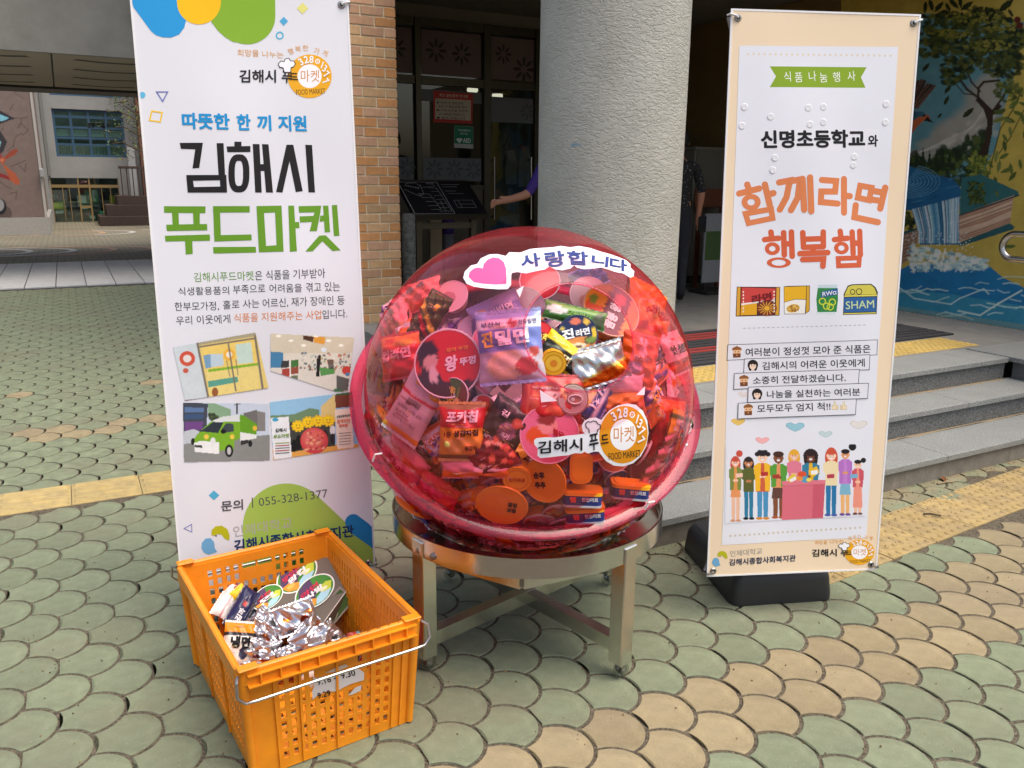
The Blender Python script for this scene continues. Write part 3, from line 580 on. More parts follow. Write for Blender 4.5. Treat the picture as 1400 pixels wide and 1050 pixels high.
# tree trunk and limbs
TR = (50, 38, 30)
rs.poly([(1337, 212), (1347, 190), (1350, 165), (1345, 150), (1334, 137), (1338, 131), (1350, 143), (1357, 150), (1366, 141), (1370, 145), (1358, 158), (1356, 185), (1350, 213)], TR)
for pl, w_ in (([(1338, 134), (1322, 122), (1312, 108)], 3.2), ([(1337, 134), (1338, 120), (1345, 112), (1366, 110)], 3.2), ([(1340, 125), (1328, 112), (1322, 98)], 2.4), ([(1334, 130), (1318, 128), (1306, 114)], 1.5), ([(1360, 148), (1372, 132), (1376, 122)], 3), ([(1312, 82), (1296, 78), (1282, 73)], 1.2), ([(1300, 84), (1290, 76)], 1)): rs.line(pl, w_, TR)
def foliage(cx, cy, rx, ry, n, pal, s=(2, 5)):
    for k in range(n): a_ = r9.uniform(0, 6.28); q = r9.random()**.5; rs.ell(cx+rx*q*math.cos(a_), cy+ry*q*math.sin(a_), r9.uniform(*s), r9.uniform(s[0]*.7, s[1]*.7), r9.choice(pal), soft=.3, al=.85, ang=r9.uniform(-30, 30))
DG = [(30, 40, 22), (42, 54, 26), (24, 32, 20), (56, 66, 30)]; MG = DG+[(76, 82, 34), (92, 94, 40), (66, 76, 32)]
for c_ in ((1298, 35, 34, 18), (1340, 28, 36, 18), (1372, 45, 28, 22), (1275, 52, 22, 12), (1320, 60, 50, 18), (1360, 75, 38, 22), (1272, 72, 16, 7), (1308, 92, 22, 16), (1298, 106, 12, 10), (1372, 92, 26, 16), (1385, 60, 16, 22)): foliage(*c_, int(c_[2]*c_[3]*.2), MG, (2.5, 5.5))
for c_ in ((1330, 24, 40, 8), (1368, 36, 26, 8), (1300, 46, 30, 6), (1350, 62, 34, 7)): foliage(*c_, 60, [(120, 118, 50), (104, 106, 44), (136, 130, 58)], (1.5, 3))
foliage(1378, 124, 20, 15, 90, [(84, 92, 40), (60, 70, 32), (108, 112, 50)], (2, 4))
def leaf(x, y, l, a_, c1, c2=None):
    ca, sa = math.cos(R_(a_)), math.sin(R_(a_)); P = [(-l, 0), (-l*.4, -l*.32), (l*.3, -l*.3), (l, 0), (l*.3, l*.3), (-l*.4, l*.32)]
    rs.poly([(x+p*ca-q*sa, y+p*sa+q*ca) for p, q in P], c1); rs.line([(x-l*.8*ca, y-l*.8*sa), (x+l*.8*ca, y+l*.8*sa)], .7, c2 or (30, 38, 18), .8)
for x, y, l, a_ in ((1265, 10, 9, 95), (1273, 7, 10, 75), (1261, 22, 9, 8), (1284, 9, 10, -50), (1296, 10, 8, 60), (1304, 5, 10, 45), (1313, 3, 9, 85), (1292, 16, 7, 0), (1322, 8, 11, -35), (1334, 14, 8, -40), (1349, 16, 8, 80), (1356, 22, 8, -50), (1376, 7, 14, -40), (1382, 18, 7, 60), (1266, 92, 8, -50), (1296, 122, 8, -50), (1294, 137, 8, -60), (1285, 158, 5, -50), (1324, 154, 11, -40), (1392, 90, 9, 80)): leaf(x, y, l, a_, (44, 50, 24))
rs.line([(1398, 120), (1385, 150), (1368, 175), (1360, 205), (1352, 238)], 1.6, (60, 70, 34)); rs.line([(1400, 150), (1380, 190), (1362, 215)], 1.4, (60, 70, 34))
for k in range(34):
    x, y = r9.uniform(1360, 1425), r9.uniform(142, 252)
    leaf(x, y, r9.uniform(7, 11), r9.choice([60, 80, 100, 20, -30, 130, 160]), r9.choice([(92, 104, 46), (74, 86, 38), (112, 118, 60), (128, 132, 66)]), (48, 56, 28))
for x, y in ((1391, 27), (1394, 35)): rs.ell(x, y, 4.5, 4.5, (84, 34, 26)); 
# bird
rs.poly([(1236, 175), (1248, 158), (1262, 153), (1270, 158), (1272, 163), (1262, 166), (1252, 176), (1244, 186), (1236, 190)], (176, 92, 54)); rs.poly([(1236, 165), (1250, 153), (1262, 152), (1268, 158), (1256, 160), (1240, 170)], (52, 96, 112)); rs.poly([(1268, 159), (1277, 168), (1264, 165)], (30, 26, 24)); rs.ell(1263, 158, 1.6, 1.6, (20, 16, 14))
for k in range(9): x2, y2 = 1243+k*4.4, 108+abs(k-4)*1.3+(k > 5)*3; rs.poly([(1238+k, 148), (x2-2.2, y2), (x2+2, y2+1), (1242+k*1.6, 149)], (70, 56, 50) if k % 2 else (104, 76, 64)); rs.line([(1240+k*1.3, 148), (x2, y2)], .9, (24, 22, 24))
rs.ell(1243, 156, 9, 8, (40, 72, 86))
# pool with ripples
rs.poly(TL(T4, [(100, 20), (190, 30), (330, 80), (440, 105), (490, 150), (505, 195), (490, 220), (330, 260), (200, 295), (100, 300)]), (34, 92, 132))
for k in range(9): rs.line([(1236+(9-k)*5*math.cos(R_(a_))+4, 248+(9-k)*2.5*math.sin(R_(a_))) for a_ in range(-70, 110, 15)], .9, (104, 158, 184), .7)
for k in range(26): x, y = r9.uniform(1240, 1305), r9.uniform(236, 282); rs.line([(x, y), (x+8, y-1.5), (x+14, y-3)], .8, r9.choice([(90, 150, 180), (20, 60, 100)]), .6)
# book
rs.poly(TL(T4, [(500, 100), (620, 80), (845, 185), (840, 205), (490, 325)]), (48, 96, 96)); rs.poly(TL(T4, [(480, 325), (815, 205), (790, 375), (485, 490)]), (176, 142, 116))
for k in range(15): t_ = (k+.7)/15.5; rs.line(TL(T4, [(486, 330+150*t_), (640, 275+160*t_+6*math.sin(k)), (806-14*t_, 215+155*t_)]), .9, r9.choice([(110, 80, 62), (214, 190, 166), (92, 70, 60), (134, 62, 50)]), .8)
rs.poly(TL(T4, [(485, 490), (790, 372), (820, 395), (810, 410), (490, 512)]), (40, 84, 88)); rs.line(TL(T4, [(490, 325), (845, 205)]), 2, (26, 60, 62))
rs.poly(TL(T4, [(120, 440), (235, 400), (240, 470), (215, 570), (120, 635)]), (150, 118, 96))
for k in range(8): rs.line(TL(T4, [(125, 455+k*22), (230, 425+k*20)]), .9, (86, 60, 48), .8)
rs.poly(TL(T4, [(120, 432), (238, 400), (238, 412), (120, 452)]), (40, 80, 82)); foliage(1238, 302, 14, 12, 60, DG, (2, 4))
for k in range(60): a_ = r9.uniform(0, 360); leaf(1335+r9.uniform(-10, 10), 264+r9.uniform(-14, 14), 5, a_, r9.choice([(60, 76, 34), (84, 100, 46), (44, 60, 30)]))
# waterfall, spray, water
rs.poly(TL(T4, [(200, 295), (495, 215), (480, 330), (490, 500), (250, 500), (240, 370)]), (40, 92, 128))
for k in range(46): t_ = k/45; x0 = 205+t_*285; y0 = 292-t_*75; x1 = 245+t_*240; rs.line(TL(T4, [(x0, y0), (x0*.45+x1*.55, y0+70), (x1, y0+140), (x1+r9.uniform(-3, 3), 490)]), r9.uniform(.8, 1.8), r9.choice([(180, 208, 210), (120, 170, 190), (26, 66, 100), (224, 236, 234), (150, 190, 205), (70, 130, 160)]), .85)
rs.poly([(1225, 372), (1245, 362), (1349, 361), (1372, 380), (1440, 412), (1440, 470), (1225, 470)], (34, 110, 154))
rs.poly([(1225, 395), (1300, 402), (1440, 425), (1440, 470), (1225, 470)], (62, 140, 160), .75)
for k in range(22):
    x, y = r9.uniform(1225, 1400), r9.uniform(376, 440); pl = [(x, y)]
    for q in range(r9.randint(2, 5)): x += r9.uniform(6, 14); y += r9.uniform(-4, 4.5); pl.append((x, y))
    rs.line(pl, r9.uniform(.9, 2.1), (176, 206, 200), .85)
rs.line([(1310, 425), (1340, 431), (1365, 415), (1397, 397)], 2.2, (196, 214, 200), .9); rs.line([(1225, 390), (1250, 408), (1300, 416), (1312, 408), (1345, 395), (1352, 402)], 1.7, (186, 210, 204), .85)
for k in range(240): t_ = r9.random(); x = 1246+t_*104; y = 340+r9.gauss(0, 9)+t_*16; 
for k in range(300):
    t_ = r9.random(); x = 1244+t_*104; y = r9.uniform(335+t_*20, 370-2*t_); rs.ell(x, y, r9.uniform(1.2, 5), r9.uniform(1, 3.6), r9.choice([(202, 212, 196), (170, 196, 190), (222, 226, 208), (110, 156, 168)]), soft=.6, al=.75)
for k in range(160): rs.ell(r9.uniform(1238, 1330), r9.uniform(318, 372), .8, .8, (214, 224, 216), al=.8)
rs.poly([(1222, 418), (1300, 429), (1440, 449), (1440, 470), (1222, 470)], (150, 156, 110), .35)
leaf(1381, 337, 9, -4, (96, 108, 50)); leaf(1363, 265, 6, 60, (96, 112, 60))
rs.noise(.10, 9, 5); rs.a = np.clip(rs.a*1.3, 0, .85)
inv = Matrix.Translation((-WX, -1.0, -PZ))
_pf = plane_fn((WX, 4, 1), (-1, 0, 0), .003, inv)
def _mf(x, y): P = _pf(x, y); return P
_mf.vec = True
rs.build(_mf, 'painted_mural', PAINT, mw, mask=lambda X, Y: (_pf(X.ravel(), Y.ravel())[:, 2] > .001).reshape(X.shape) & (_pf(X.ravel(), Y.ravel())[:, 2] < 2.69).reshape(X.shape))

# stainless handrail end beside the mural
STEEL = mat('stainless_steel', (.55, .54, .50), .24, 1., noise=.05, nscale=30, bump=.0002, bscale=400)
hx = 5.35; A = on_x(1402, 316, hx); B_ = on_x(1402, 360, hx)
zt, zb = A[2]-.02, B_[2]+.02; ye = on_x(1366, 338, hx)[1]-.02; zc = (zt+zb)/2; rr = (zt-zb)/2
hr = thing('handrail', 'curved end of a polished stainless handrail in front of the mural', 'handrail', (hx, 2.6, PZ))
pts = [(hx, 2.0, zt), (hx, ye-rr, zt)]+[(hx, ye-rr+rr*math.sin(R_(a_)), zc+rr*math.cos(R_(a_))) for a_ in range(15, 180, 15)]+[(hx, ye-rr, zb), (hx, 2.0, zb)]
b = MB(); b.tube(pts, .021, 16); P_('rail_tube', b, STEEL, hr)
b = MB(); b.tube([(hx, 2.1, zb), (hx, 2.1, PZ)], .021, 16); P_('rail_post', b, STEEL, hr)
# ============================================================ GLASS ENTRANCE (plane y = 8)
def glass_mat(name, tint, refl=.06, rough=.0, extra=None):
    m = bpy.data.materials.new(name); m.use_nodes = True; t = m.node_tree; N = t.nodes; L = t.links; N.remove(N['Principled BSDF']); out = N['Material Output']
    tr = N.new('ShaderNodeBsdfTransparent'); tr.inputs[0].default_value = (*tint, 1); gl = N.new('ShaderNodeBsdfGlossy'); gl.inputs['Roughness'].default_value = rough
    refl_ = refl; fr = N.new('ShaderNodeLayerWeight'); fr.inputs[0].default_value = .5; fp = N.new('ShaderNodeMath'); fp.operation = 'POWER'; fp.inputs[1].default_value = 4.5; L.new(fr.outputs['Facing'], fp.inputs[0]); fm = N.new('ShaderNodeMapRange'); fm.inputs[3].default_value = refl_; fm.inputs[4].default_value = .85; L.new(fp.outputs[0], fm.inputs[0]); mx = N.new('ShaderNodeMixShader'); L.new(fm.outputs[0], mx.inputs[0]); L.new(tr.outputs[0], mx.inputs[1]); L.new(gl.outputs[0], mx.inputs[2]); L.new(mx.outputs[0], out.inputs[0]); return m
PANE = glass_mat('window_glass', (.72, .75, .72)); ALU = mat('bronze_aluminium', (.085, .075, .05), .4, .6, noise=.08, nscale=6); DARKF = mat('dark_frame', (.03, .028, .025), .5)
GY = 8.0
ge = thing('glass_entrance', 'dark bronze framed glass entrance with flower film and red notice', 'doorway', (2.2, GY, PZ))
def yq(px, py, y=GY): return on_y(px, py, y)
def vert(px, w_, z0=PZ, z1=2.98, py=180):
    x = yq(px, py)[0]; b = MB(); b.box((x-w_/2, GY-.05, z0), (x+w_/2, GY+.05, z1)); P_('mullion', b, ALU, ge); return x
xm = [2.25, vert(571, .055), vert(664, .075), 4.52, 5.35, 6.14]
for x in (2.25, 4.52, 5.35, 6.14): b = MB(); b.box((x-.03, GY-.05, PZ), (x+.03, GY+.05, 2.98)); P_('mullion', b, ALU, ge)
for z0, z1 in ((2.90, 2.98), (2.375, 2.45)):
    for a_, c_ in zip(xm[:-1], xm[1:]): b = MB(); b.box((a_+.034, GY-.04, z0), (c_-.036, GY+.04, z1)); P_('transom_rail', b, ALU, ge)
for a_, c_ in ((xm[0], xm[1]), (xm[1], xm[2])): b = MB(); b.box((a_+.034, GY-.035, 1.36), (c_-.036, GY+.035, 1.41)); P_('door_rail', b, ALU, ge); b = MB(); b.box((a_+.034, GY-.02, PZ), (c_-.036, GY+.02, 1.36)); P_('kick_panel', b, mat('bronze_panel', (.09, .075, .045), .5), ge)
for a_, c_ in zip(xm[:-1], xm[1:]):
    b = MB(); b.box((a_+.034, GY-.004, 2.452), (c_-.036, GY+.004, 2.898)); P_('transom_pane', b, PANE, ge)
    b = MB(); b.box((a_+.034, GY-.004, 1.412 if c_ < 4 else PZ+.01), (c_-.036, GY+.004, 2.373)); P_('door_pane', b, PANE, ge)
FILM = mat('window_film', rgb(118, 98, 92), .7); FILMD = mat('film_cutout', rgb(52, 42, 38), .7); FROST = mat('frosted_film', rgb(112, 114, 114), .7); FROSTD = mat('frosted_pattern', rgb(88, 92, 92), .8)
def film(x0, x1, z0, z1, m_, flowers, md, par=ge):
    b = MB(); b.add([(x0, GY-.0055, z0), (x1, GY-.0055, z0), (x1, GY-.0055, z1), (x0, GY-.0055, z1)], [(0, 1, 2, 3)]); P_('window_film', b, m_, par)
    for fx, fz, r in flowers:
        a = Art()
        for k in range(8): g_ = k*math.pi/4; a.ell(fx+r*.62*math.cos(g_), fz+r*.62*math.sin(g_), r*.36, r*.13, (1, 1, 1), a0=g_, n=10, up=(k == 0))
        b = a.mesh(lambda x, y, l: (x, GY-.0056-l, y)); P_('film_flower', b, md, par)
def wf(px, py): p = yq(px, py); return p[0], p[2]
film(xm[0]+.05, xm[1]-.045, 2.47, 2.88, FILM, [(*wf(541, 66), .11)], FILMD)
film(xm[1]+.05, xm[2]-.055, 2.47, 2.88, FILM, [(*wf(596, 69), .115), (*wf(631, 74), .11)], FILMD)
film(xm[2]+.055, 4.5, 2.47, 2.88, FILM, [(*wf(688, 74), .1), (*wf(716, 95), .13)], FILMD)
for px0, px1, z0, z1 in ((575, 658, 2.22, 2.33), (668, 728, 2.05, 2.30)):
    film(wf(px0, 180)[0], wf(px1, 180)[0], z0, z1, FROST, [(wf(px0, 180)[0]+.45, (z0+z1)/2, .09)], FROSTD)
film(xm[0]+.05, xm[1]-.05, 1.45, 1.68, FROST, [(*wf(557, 229), .1)], FROSTD)
film(xm[1]+.05, xm[2]-.055, 1.45, 1.68, FROST, [(*wf(594, 231), .1), (*wf(621, 231), .1), (*wf(647, 232), .1)], FROSTD)
# red bordered notice and green AED sign stuck on the glass
a = Art(); q = lambda x, y: (530+x/3.281, y/3.281); a.T = q
a.poly([(205, 407), (383, 421), (380, 556), (205, 548)], lin((196, 60, 52))); a.poly([(213, 440), (374, 450), (372, 541), (213, 533)], lin((205, 190, 165)))
a.text('학교 출입통제 안내문', (232, 434), (362, 441), (232, 419), lin((235, 215, 190)), .02)
for k, s in enumerate(('● 외부인은 행정실에', '방문 후 출입증을 받아', '● 학생 안전을 위하여', '교내 출입을 제한합니다', '● 협조 바랍니다')): y = 458+k*17; a.text(s, (220+8*(k % 2), y+7), (220+8*(k % 2)+118+10*(k % 3), y+12), (220+8*(k % 2), y-4), lin((60, 48, 40)), .01)
def notice(a, name, label):
    c = a.it[0][0]; cx = np.mean([p[0] for p in c]); cy = np.mean([p[1] for p in c]); o = yq(cx, cy); t = thing(name, label, 'sign', (o[0], GY-.006, o[2]))
    a.mesh(lambda x, y, l: tuple(yq(x, y, GY-.006-l)-np.array([o[0], GY-.006, o[2]]))).build('printed_notice', PRINT, t); return t
notice(a, 'notice_sign', 'red bordered paper notice stuck on the entrance glass')
a = Art(); a.T = q; a.poly([(298, 563), (384, 568), (384, 667), (298, 662)], lin((190, 195, 190))); a.poly([(299, 564), (383, 569), (383, 648), (299, 643)], lin((40, 130, 92)))
a.text('자동심장충격기', (315, 588), (372, 592), (315, 578), lin((225, 235, 225)), .02); a.text('설치기관', (325, 603), (360, 606), (325, 594), lin((225, 235, 225)), .02)
a.ell(316, 626, 7, 7, lin((230, 238, 232))); a.ell(328, 626, 7, 7, lin((230, 238, 232)), up=False); a.poly([(309, 628), (335, 628), (322, 642)], lin((230, 238, 232))); a.text('AED', (338, 640), (373, 642), (338, 619), lin((235, 240, 235)), .03)
notice(a, 'aed_sign', 'small green AED sign with a white heart on the entrance glass')
# interior room and a couple of ceiling lamps
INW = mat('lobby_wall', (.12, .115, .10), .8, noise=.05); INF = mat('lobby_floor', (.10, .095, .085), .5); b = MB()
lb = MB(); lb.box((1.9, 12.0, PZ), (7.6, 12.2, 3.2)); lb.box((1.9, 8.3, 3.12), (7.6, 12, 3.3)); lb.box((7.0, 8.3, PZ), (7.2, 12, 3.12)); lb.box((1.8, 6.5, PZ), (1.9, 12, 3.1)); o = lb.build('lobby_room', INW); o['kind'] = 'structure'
LAMP = bpy.data.materials.new('lamp_glow'); LAMP.use_nodes = True; LAMP.node_tree.nodes['Principled BSDF'].inputs['Emission Color'].default_value = (1, .93, .78, 1); LAMP.node_tree.nodes['Principled BSDF'].inputs['Emission Strength'].default_value = .9
for k, (px, py) in enumerate(((680, 132), (646, 124))):
    p = on_y(px, py, 10.4); t = thing('ceiling_lamp', ['lit round ceiling lamp seen through the right entrance pane', 'lit round ceiling lamp seen through the pane above the red notice'][k], 'lamp', tuple(p))
    b = MB(); b.lathe([(.07, .03), (.075, .0), (.06, -.02), (.0, -.03)], 20); b.build('lamp_glass', LAMP, t); b = MB(); b.lathe([(.14, .05), (.14, .03)], 20); b.bar((0, 0, .05), (0, 0, 3.12-p[2]), .02, .02); b.build('lamp_body', ALU, t)
for k, (px, py, w_, h_) in enumerate(((697, 229, .16, .2), (716, 228, .18, .24))):
    p = on_y(px, py, 9.2); b = MB(); b.prism([(-w_/2, -h_), (w_/2, -h_), (w_/2, h_*.2), (w_/4, h_), (-w_/4, h_), (-w_/2, h_*.2)], -.04, .04, M=Matrix.Rotation(R_(90), 4, 'X')); o = b.build('hanging_cloth', mat('pale_cloth', (.42, .42, .40), .9, noise=.1, bump=.004, bscale=20), loc=tuple(p)); o['label'] = ['left of two pale cloths hanging inside the right entrance door', 'right of two pale cloths hanging inside the right entrance door'][k]; o['category'] = 'cloth'
# door bar handles
for px in (672, 722):
    p0, p1 = yq(px, 215), yq(px, 300); b = MB(); b.tube([p0+[0, -.07, 0], p1+[0, -.07, 0]], .013, 8); b.tube([p0+[0, -.07, -.03], p0+[0, 0, -.03]], .01, 6); b.tube([p1+[0, -.07, .03], p1+[0, 0, .03]], .01, 6); P_('door_handle', b, STEEL, ge)

# tactile map board on its stand
BLK = mat('black_board', (.012, .012, .015), .25, spec=.6); LINEP = mat('engraved_line', (.30, .30, .30), .5)
fy, byy = 6.45, 6.86
c = [on_y(566, 291.5, fy), on_y(667, 295, fy), on_y(637, 249, byy), on_y(543.5, 246.5, byy)]
zf = (c[0][2]+c[1][2])/2; zbk = (c[2][2]+c[3][2])/2
x0, x1 = c[0][0], c[1][0]
tm = thing('map_board', 'black tilted tactile school map on a metal stand at the entrance', 'map board', ((x0+x1)/2, fy, PZ))
ux = Vector((1, 0, 0)); uv_ = Vector((0, byy-fy, zbk-zf)).normalized(); un = ux.cross(uv_); Lb = math.hypot(byy-fy, zbk-zf)
BM = mtx(Vector((x0, fy, zf)), ux, uv_, un)
b = MB(); b.box((0, 0, -.03), (x1-x0, Lb, 0), M=BM); P_('board', b, BLK, tm)
b = MB(); b.box((-.01, -.012, -.045), (x1-x0+.01, -.001, .006), M=BM); P_('board_frame', b, ALU, tm); b = MB(); b.box((-.01, Lb+.001, -.045), (x1-x0+.01, Lb+.012, .006), M=BM); P_('board_frame', b, ALU, tm)
a = Art(); W_, H_ = x1-x0, Lb
def Ln(p, w_=.004): a.line([(u*W_, v*H_) for u, v in p], w_, (1, 1, 1))
Ln([(.02, .03), (.55, .03), (.55, .97), (.02, .97), (.02, .03)], .006)
for r9_ in ([(.05, .75), (.2, .55), (.28, .6), (.3, .9)], [(.1, .92), (.25, .95), (.3, .8)], [(.26, .15), (.40, .15), (.36, .6), (.2, .62)], [(.22, .62), (.24, .5), (.4, .5)], [(.25, .38), (.38, .38)], [(.25, .26), (.39, .26)], [(.36, .1), (.53, .1), (.5, .78), (.38, .8)], [(.4, .68), (.5, .68)], [(.41, .56), (.51, .56)], [(.4, .44), (.51, .44)], [(.4, .33), (.52, .33)], [(.38, .2), (.52, .2)], [(.45, .1), (.45, .4)], [(.3, .8), (.5, .85)], [(.64, .2), (.9, .2), (.9, .42), (.64, .42), (.64, .2)], [(.7, .2), (.7, .42)], [(.7, .3), (.9, .3)], [(.6, .9), (.85, .9)], [(.6, .83), (.8, .83)], [(.6, .7), (.75, .7)], [(.62, .62), (.84, .62)]): Ln(r9_, .004)
a.text('학교 안내도', (.4*W_, .9*H_), (.5*W_, .9*H_), (.4*W_, .95*H_), (1, 1, 1), .02)
for k in range(6): a.ell((.1+.03*k)*W_, (.86-.015*k)*H_, .008, .008, (1, 1, 1), n=10)
b = a.mesh(lambda x, y, l: tuple(BM@Vector((x, y, l)))); P_('engraved_map', b, LINEP, tm)
for sx in (x0+.05, x1-.12):
    b = MB(); b.box((sx, fy+.08, PZ+.001), (sx+.05, fy+.13, zf+.02)); P_('stand_leg', b, ALU, tm)
b = MB(); b.box((x0+.1, fy+.09, zf-.12), (x1-.12, fy+.12, zf-.07)); P_('stand_rail', b, ALU, tm)
p0 = on_y(549, 292, 6.2); p1 = on_y(567, 292, 6.2); b = MB(); rr = (p1[0]-p0[0])/2; b.lathe([(rr*.96, PZ), (rr, PZ+.1), (rr, p0[2]-.02), (rr*.8, p0[2])], 24); o = b.build('grey_post', mat('mottled_grey', (.16, .17, .165), .9, color2=(.06, .065, .065), nscale=30, bump=.003, bscale=50), loc=((p0[0]+p1[0])/2, 6.2, 0)); o['label'] = 'short mottled grey round post beside the brick pillar'; o['category'] = 'post'
p0 = on_y(588, 300, 7.2); p1 = on_y(604, 300, 7.2); b = MB(); b.box((p0[0], 7.2, PZ), (p1[0], 7.24, p0[2]+.1)); o = b.build('cream_panel', mat('cream_board', (.50, .42, .28), .8, noise=.06)); o['label'] = 'narrow cream panel standing behind the black map board'; o['category'] = 'panel'
p0 = on_y(605, 300, 7.3); p1 = on_y(620, 320, 7.3)
t = thing('stand_in_roll', 'upright stand-in for an unclear shape, purple above and grey below, behind the map board', 'mat', ((p0[0]+p1[0])/2, 7.3, PZ)); rr = (p1[0]-p0[0])/2  # made-up upright roll, standing in for an unidentified purple and grey shape
b = MB(); b.lathe([(rr, 0), (rr, p1[2]-PZ)], 16); b.build('grey_sleeve', mat('grey_cloth', (.20, .22, .27), .9), t); b = MB(); b.lathe([(rr*1.03, p1[2]-PZ+.002), (rr*1.05, p0[2]+.1-PZ), (rr*.8, p0[2]+.12-PZ)], 16); b.build('purple_sleeve', mat('purple_cloth', (.07, .035, .22), .9), t)

# things in the dark lobby right of the column
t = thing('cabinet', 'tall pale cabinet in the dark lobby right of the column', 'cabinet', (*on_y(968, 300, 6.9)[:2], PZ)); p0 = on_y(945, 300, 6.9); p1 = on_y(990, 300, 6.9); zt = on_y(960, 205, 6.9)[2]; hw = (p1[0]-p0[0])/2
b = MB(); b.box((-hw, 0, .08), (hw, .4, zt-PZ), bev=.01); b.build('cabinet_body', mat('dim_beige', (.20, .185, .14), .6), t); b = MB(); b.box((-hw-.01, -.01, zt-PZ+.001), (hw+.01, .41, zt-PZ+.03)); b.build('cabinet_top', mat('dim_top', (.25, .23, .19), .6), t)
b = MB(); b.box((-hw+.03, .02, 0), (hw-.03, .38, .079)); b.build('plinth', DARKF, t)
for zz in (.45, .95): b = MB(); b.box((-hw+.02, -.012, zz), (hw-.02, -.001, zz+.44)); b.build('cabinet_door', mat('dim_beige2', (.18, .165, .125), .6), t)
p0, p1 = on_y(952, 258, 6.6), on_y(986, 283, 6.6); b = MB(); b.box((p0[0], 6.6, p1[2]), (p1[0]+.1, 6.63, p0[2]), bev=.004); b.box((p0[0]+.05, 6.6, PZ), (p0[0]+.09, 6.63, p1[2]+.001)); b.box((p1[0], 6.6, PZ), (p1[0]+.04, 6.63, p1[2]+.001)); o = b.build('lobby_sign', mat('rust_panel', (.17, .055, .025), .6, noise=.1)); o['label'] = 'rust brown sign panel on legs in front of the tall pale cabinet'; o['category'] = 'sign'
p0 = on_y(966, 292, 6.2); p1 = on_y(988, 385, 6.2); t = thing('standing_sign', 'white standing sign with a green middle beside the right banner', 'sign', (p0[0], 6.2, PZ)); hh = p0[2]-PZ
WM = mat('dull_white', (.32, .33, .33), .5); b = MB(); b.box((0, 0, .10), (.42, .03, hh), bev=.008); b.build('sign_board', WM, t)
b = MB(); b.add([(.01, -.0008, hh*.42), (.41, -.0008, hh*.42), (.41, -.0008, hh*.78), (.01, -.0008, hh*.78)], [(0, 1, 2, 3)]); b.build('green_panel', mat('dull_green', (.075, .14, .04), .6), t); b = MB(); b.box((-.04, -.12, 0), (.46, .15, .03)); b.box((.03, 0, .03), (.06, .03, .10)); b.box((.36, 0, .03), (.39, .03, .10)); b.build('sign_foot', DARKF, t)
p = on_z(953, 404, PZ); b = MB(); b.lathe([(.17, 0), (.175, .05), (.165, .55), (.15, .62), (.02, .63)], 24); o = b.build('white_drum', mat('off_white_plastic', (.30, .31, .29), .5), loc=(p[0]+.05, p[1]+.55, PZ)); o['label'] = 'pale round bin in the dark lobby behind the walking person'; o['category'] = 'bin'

# ============================================================ PEOPLE
def person(name, label, J, E, M_, mats, jm, hair=None, extra=None):
    """J joint -> (x, y, z, r); one skinned surface; each face takes the material of its nearest joint"""
    ks = list(J); me = bpy.data.meshes.new('body'); me.from_pydata([J[k][:3] for k in ks], [(ks.index(a), ks.index(b)) for a, b in E], [])
    o = bpy.data.objects.new('body', me); C.objects.link(o); sk = o.modifiers.new('s', 'SKIN'); sk.use_smooth_shade = True
    for i, k in enumerate(ks): me.skin_vertices[0].data[i].radius = (J[k][3], J[k][4] if len(J[k]) > 4 else J[k][3]); me.skin_vertices[0].data[i].use_root = (k == 'pelvis')
    o.modifiers.new('u', 'SUBSURF').levels = 2; bpy.context.view_layer.update(); dg = bpy.context.evaluated_depsgraph_get()
    m2 = bpy.data.meshes.new_from_object(o.evaluated_get(dg)); bpy.data.objects.remove(o)
    for m_ in mats: m2.materials.append(m_)
    seg = [(np.array(J[a][:3]), np.array(J[b][:3]), jm.get((a, b), jm.get(b, 0))) for a, b in E]
    cen = np.array([p.center[:] for p in m2.polygons]); dd = []
    for s0, s1, _ in seg: d_ = s1-s0; tt = np.clip((cen-s0)@d_/max(d_@d_, 1e-9), 0, 1); dd.append(np.linalg.norm(cen-s0-tt[:, None]*d_, axis=1))
    best = np.argmin(dd, 0); m2.polygons.foreach_set('material_index', np.array([seg[i][2] for i in best], np.int32)); m2.polygons.foreach_set('use_smooth', [True]*len(cen))
    t = thing(name, label, 'person', M=M_); link('body', m2, t); return t
def base_joints(h, arms):
    s = h/1.7; J = {'pelvis': (0, 0, .93, .15, .12), 'waist': (0, 0, 1.08, .135, .11), 'chest': (0, 0, 1.28, .16, .12), 'neckb': (0, .0, 1.43, .075), 'neck': (0, 0, 1.49, .05), 'head': (0, -.01, 1.59, .088, .1), 'crown': (0, 0, 1.66, .07)}
    for sd, q in (('l', -1), ('r', 1)):
        J['hip'+sd] = (q*.09, 0, .88, .095); J['knee'+sd] = (q*.1, -.02, .49, .066); J['ank'+sd] = (q*.1, .02, .10, .043); J['foot'+sd] = (q*.11, -.13, .035, .04); J['sho'+sd] = (q*.18, 0, 1.38, .06)
    J.update(arms); E = [('pelvis', 'waist'), ('waist', 'chest'), ('chest', 'neckb'), ('neckb', 'neck'), ('neck', 'head'), ('head', 'crown')]
    for sd in 'lr': E += [('pelvis', 'hip'+sd), ('hip'+sd, 'knee'+sd), ('knee'+sd, 'ank'+sd), ('ank'+sd, 'foot'+sd), ('chest', 'sho'+sd), ('sho'+sd, 'elb'+sd), ('elb'+sd, 'wri'+sd), ('wri'+sd, 'palm'+sd)]+[('palm'+sd, 'f%d%s' % (k, sd)) for k in range(4)]+[('f%d%s' % (k, sd), 'g%d%s' % (k, sd)) for k in range(4)]+[('wri'+sd, 'th'+sd)]
    return {k: (v[0]*s, v[1]*s, v[2]*s)+tuple(r*s for r in v[3:]) for k, v in J.items()}, E
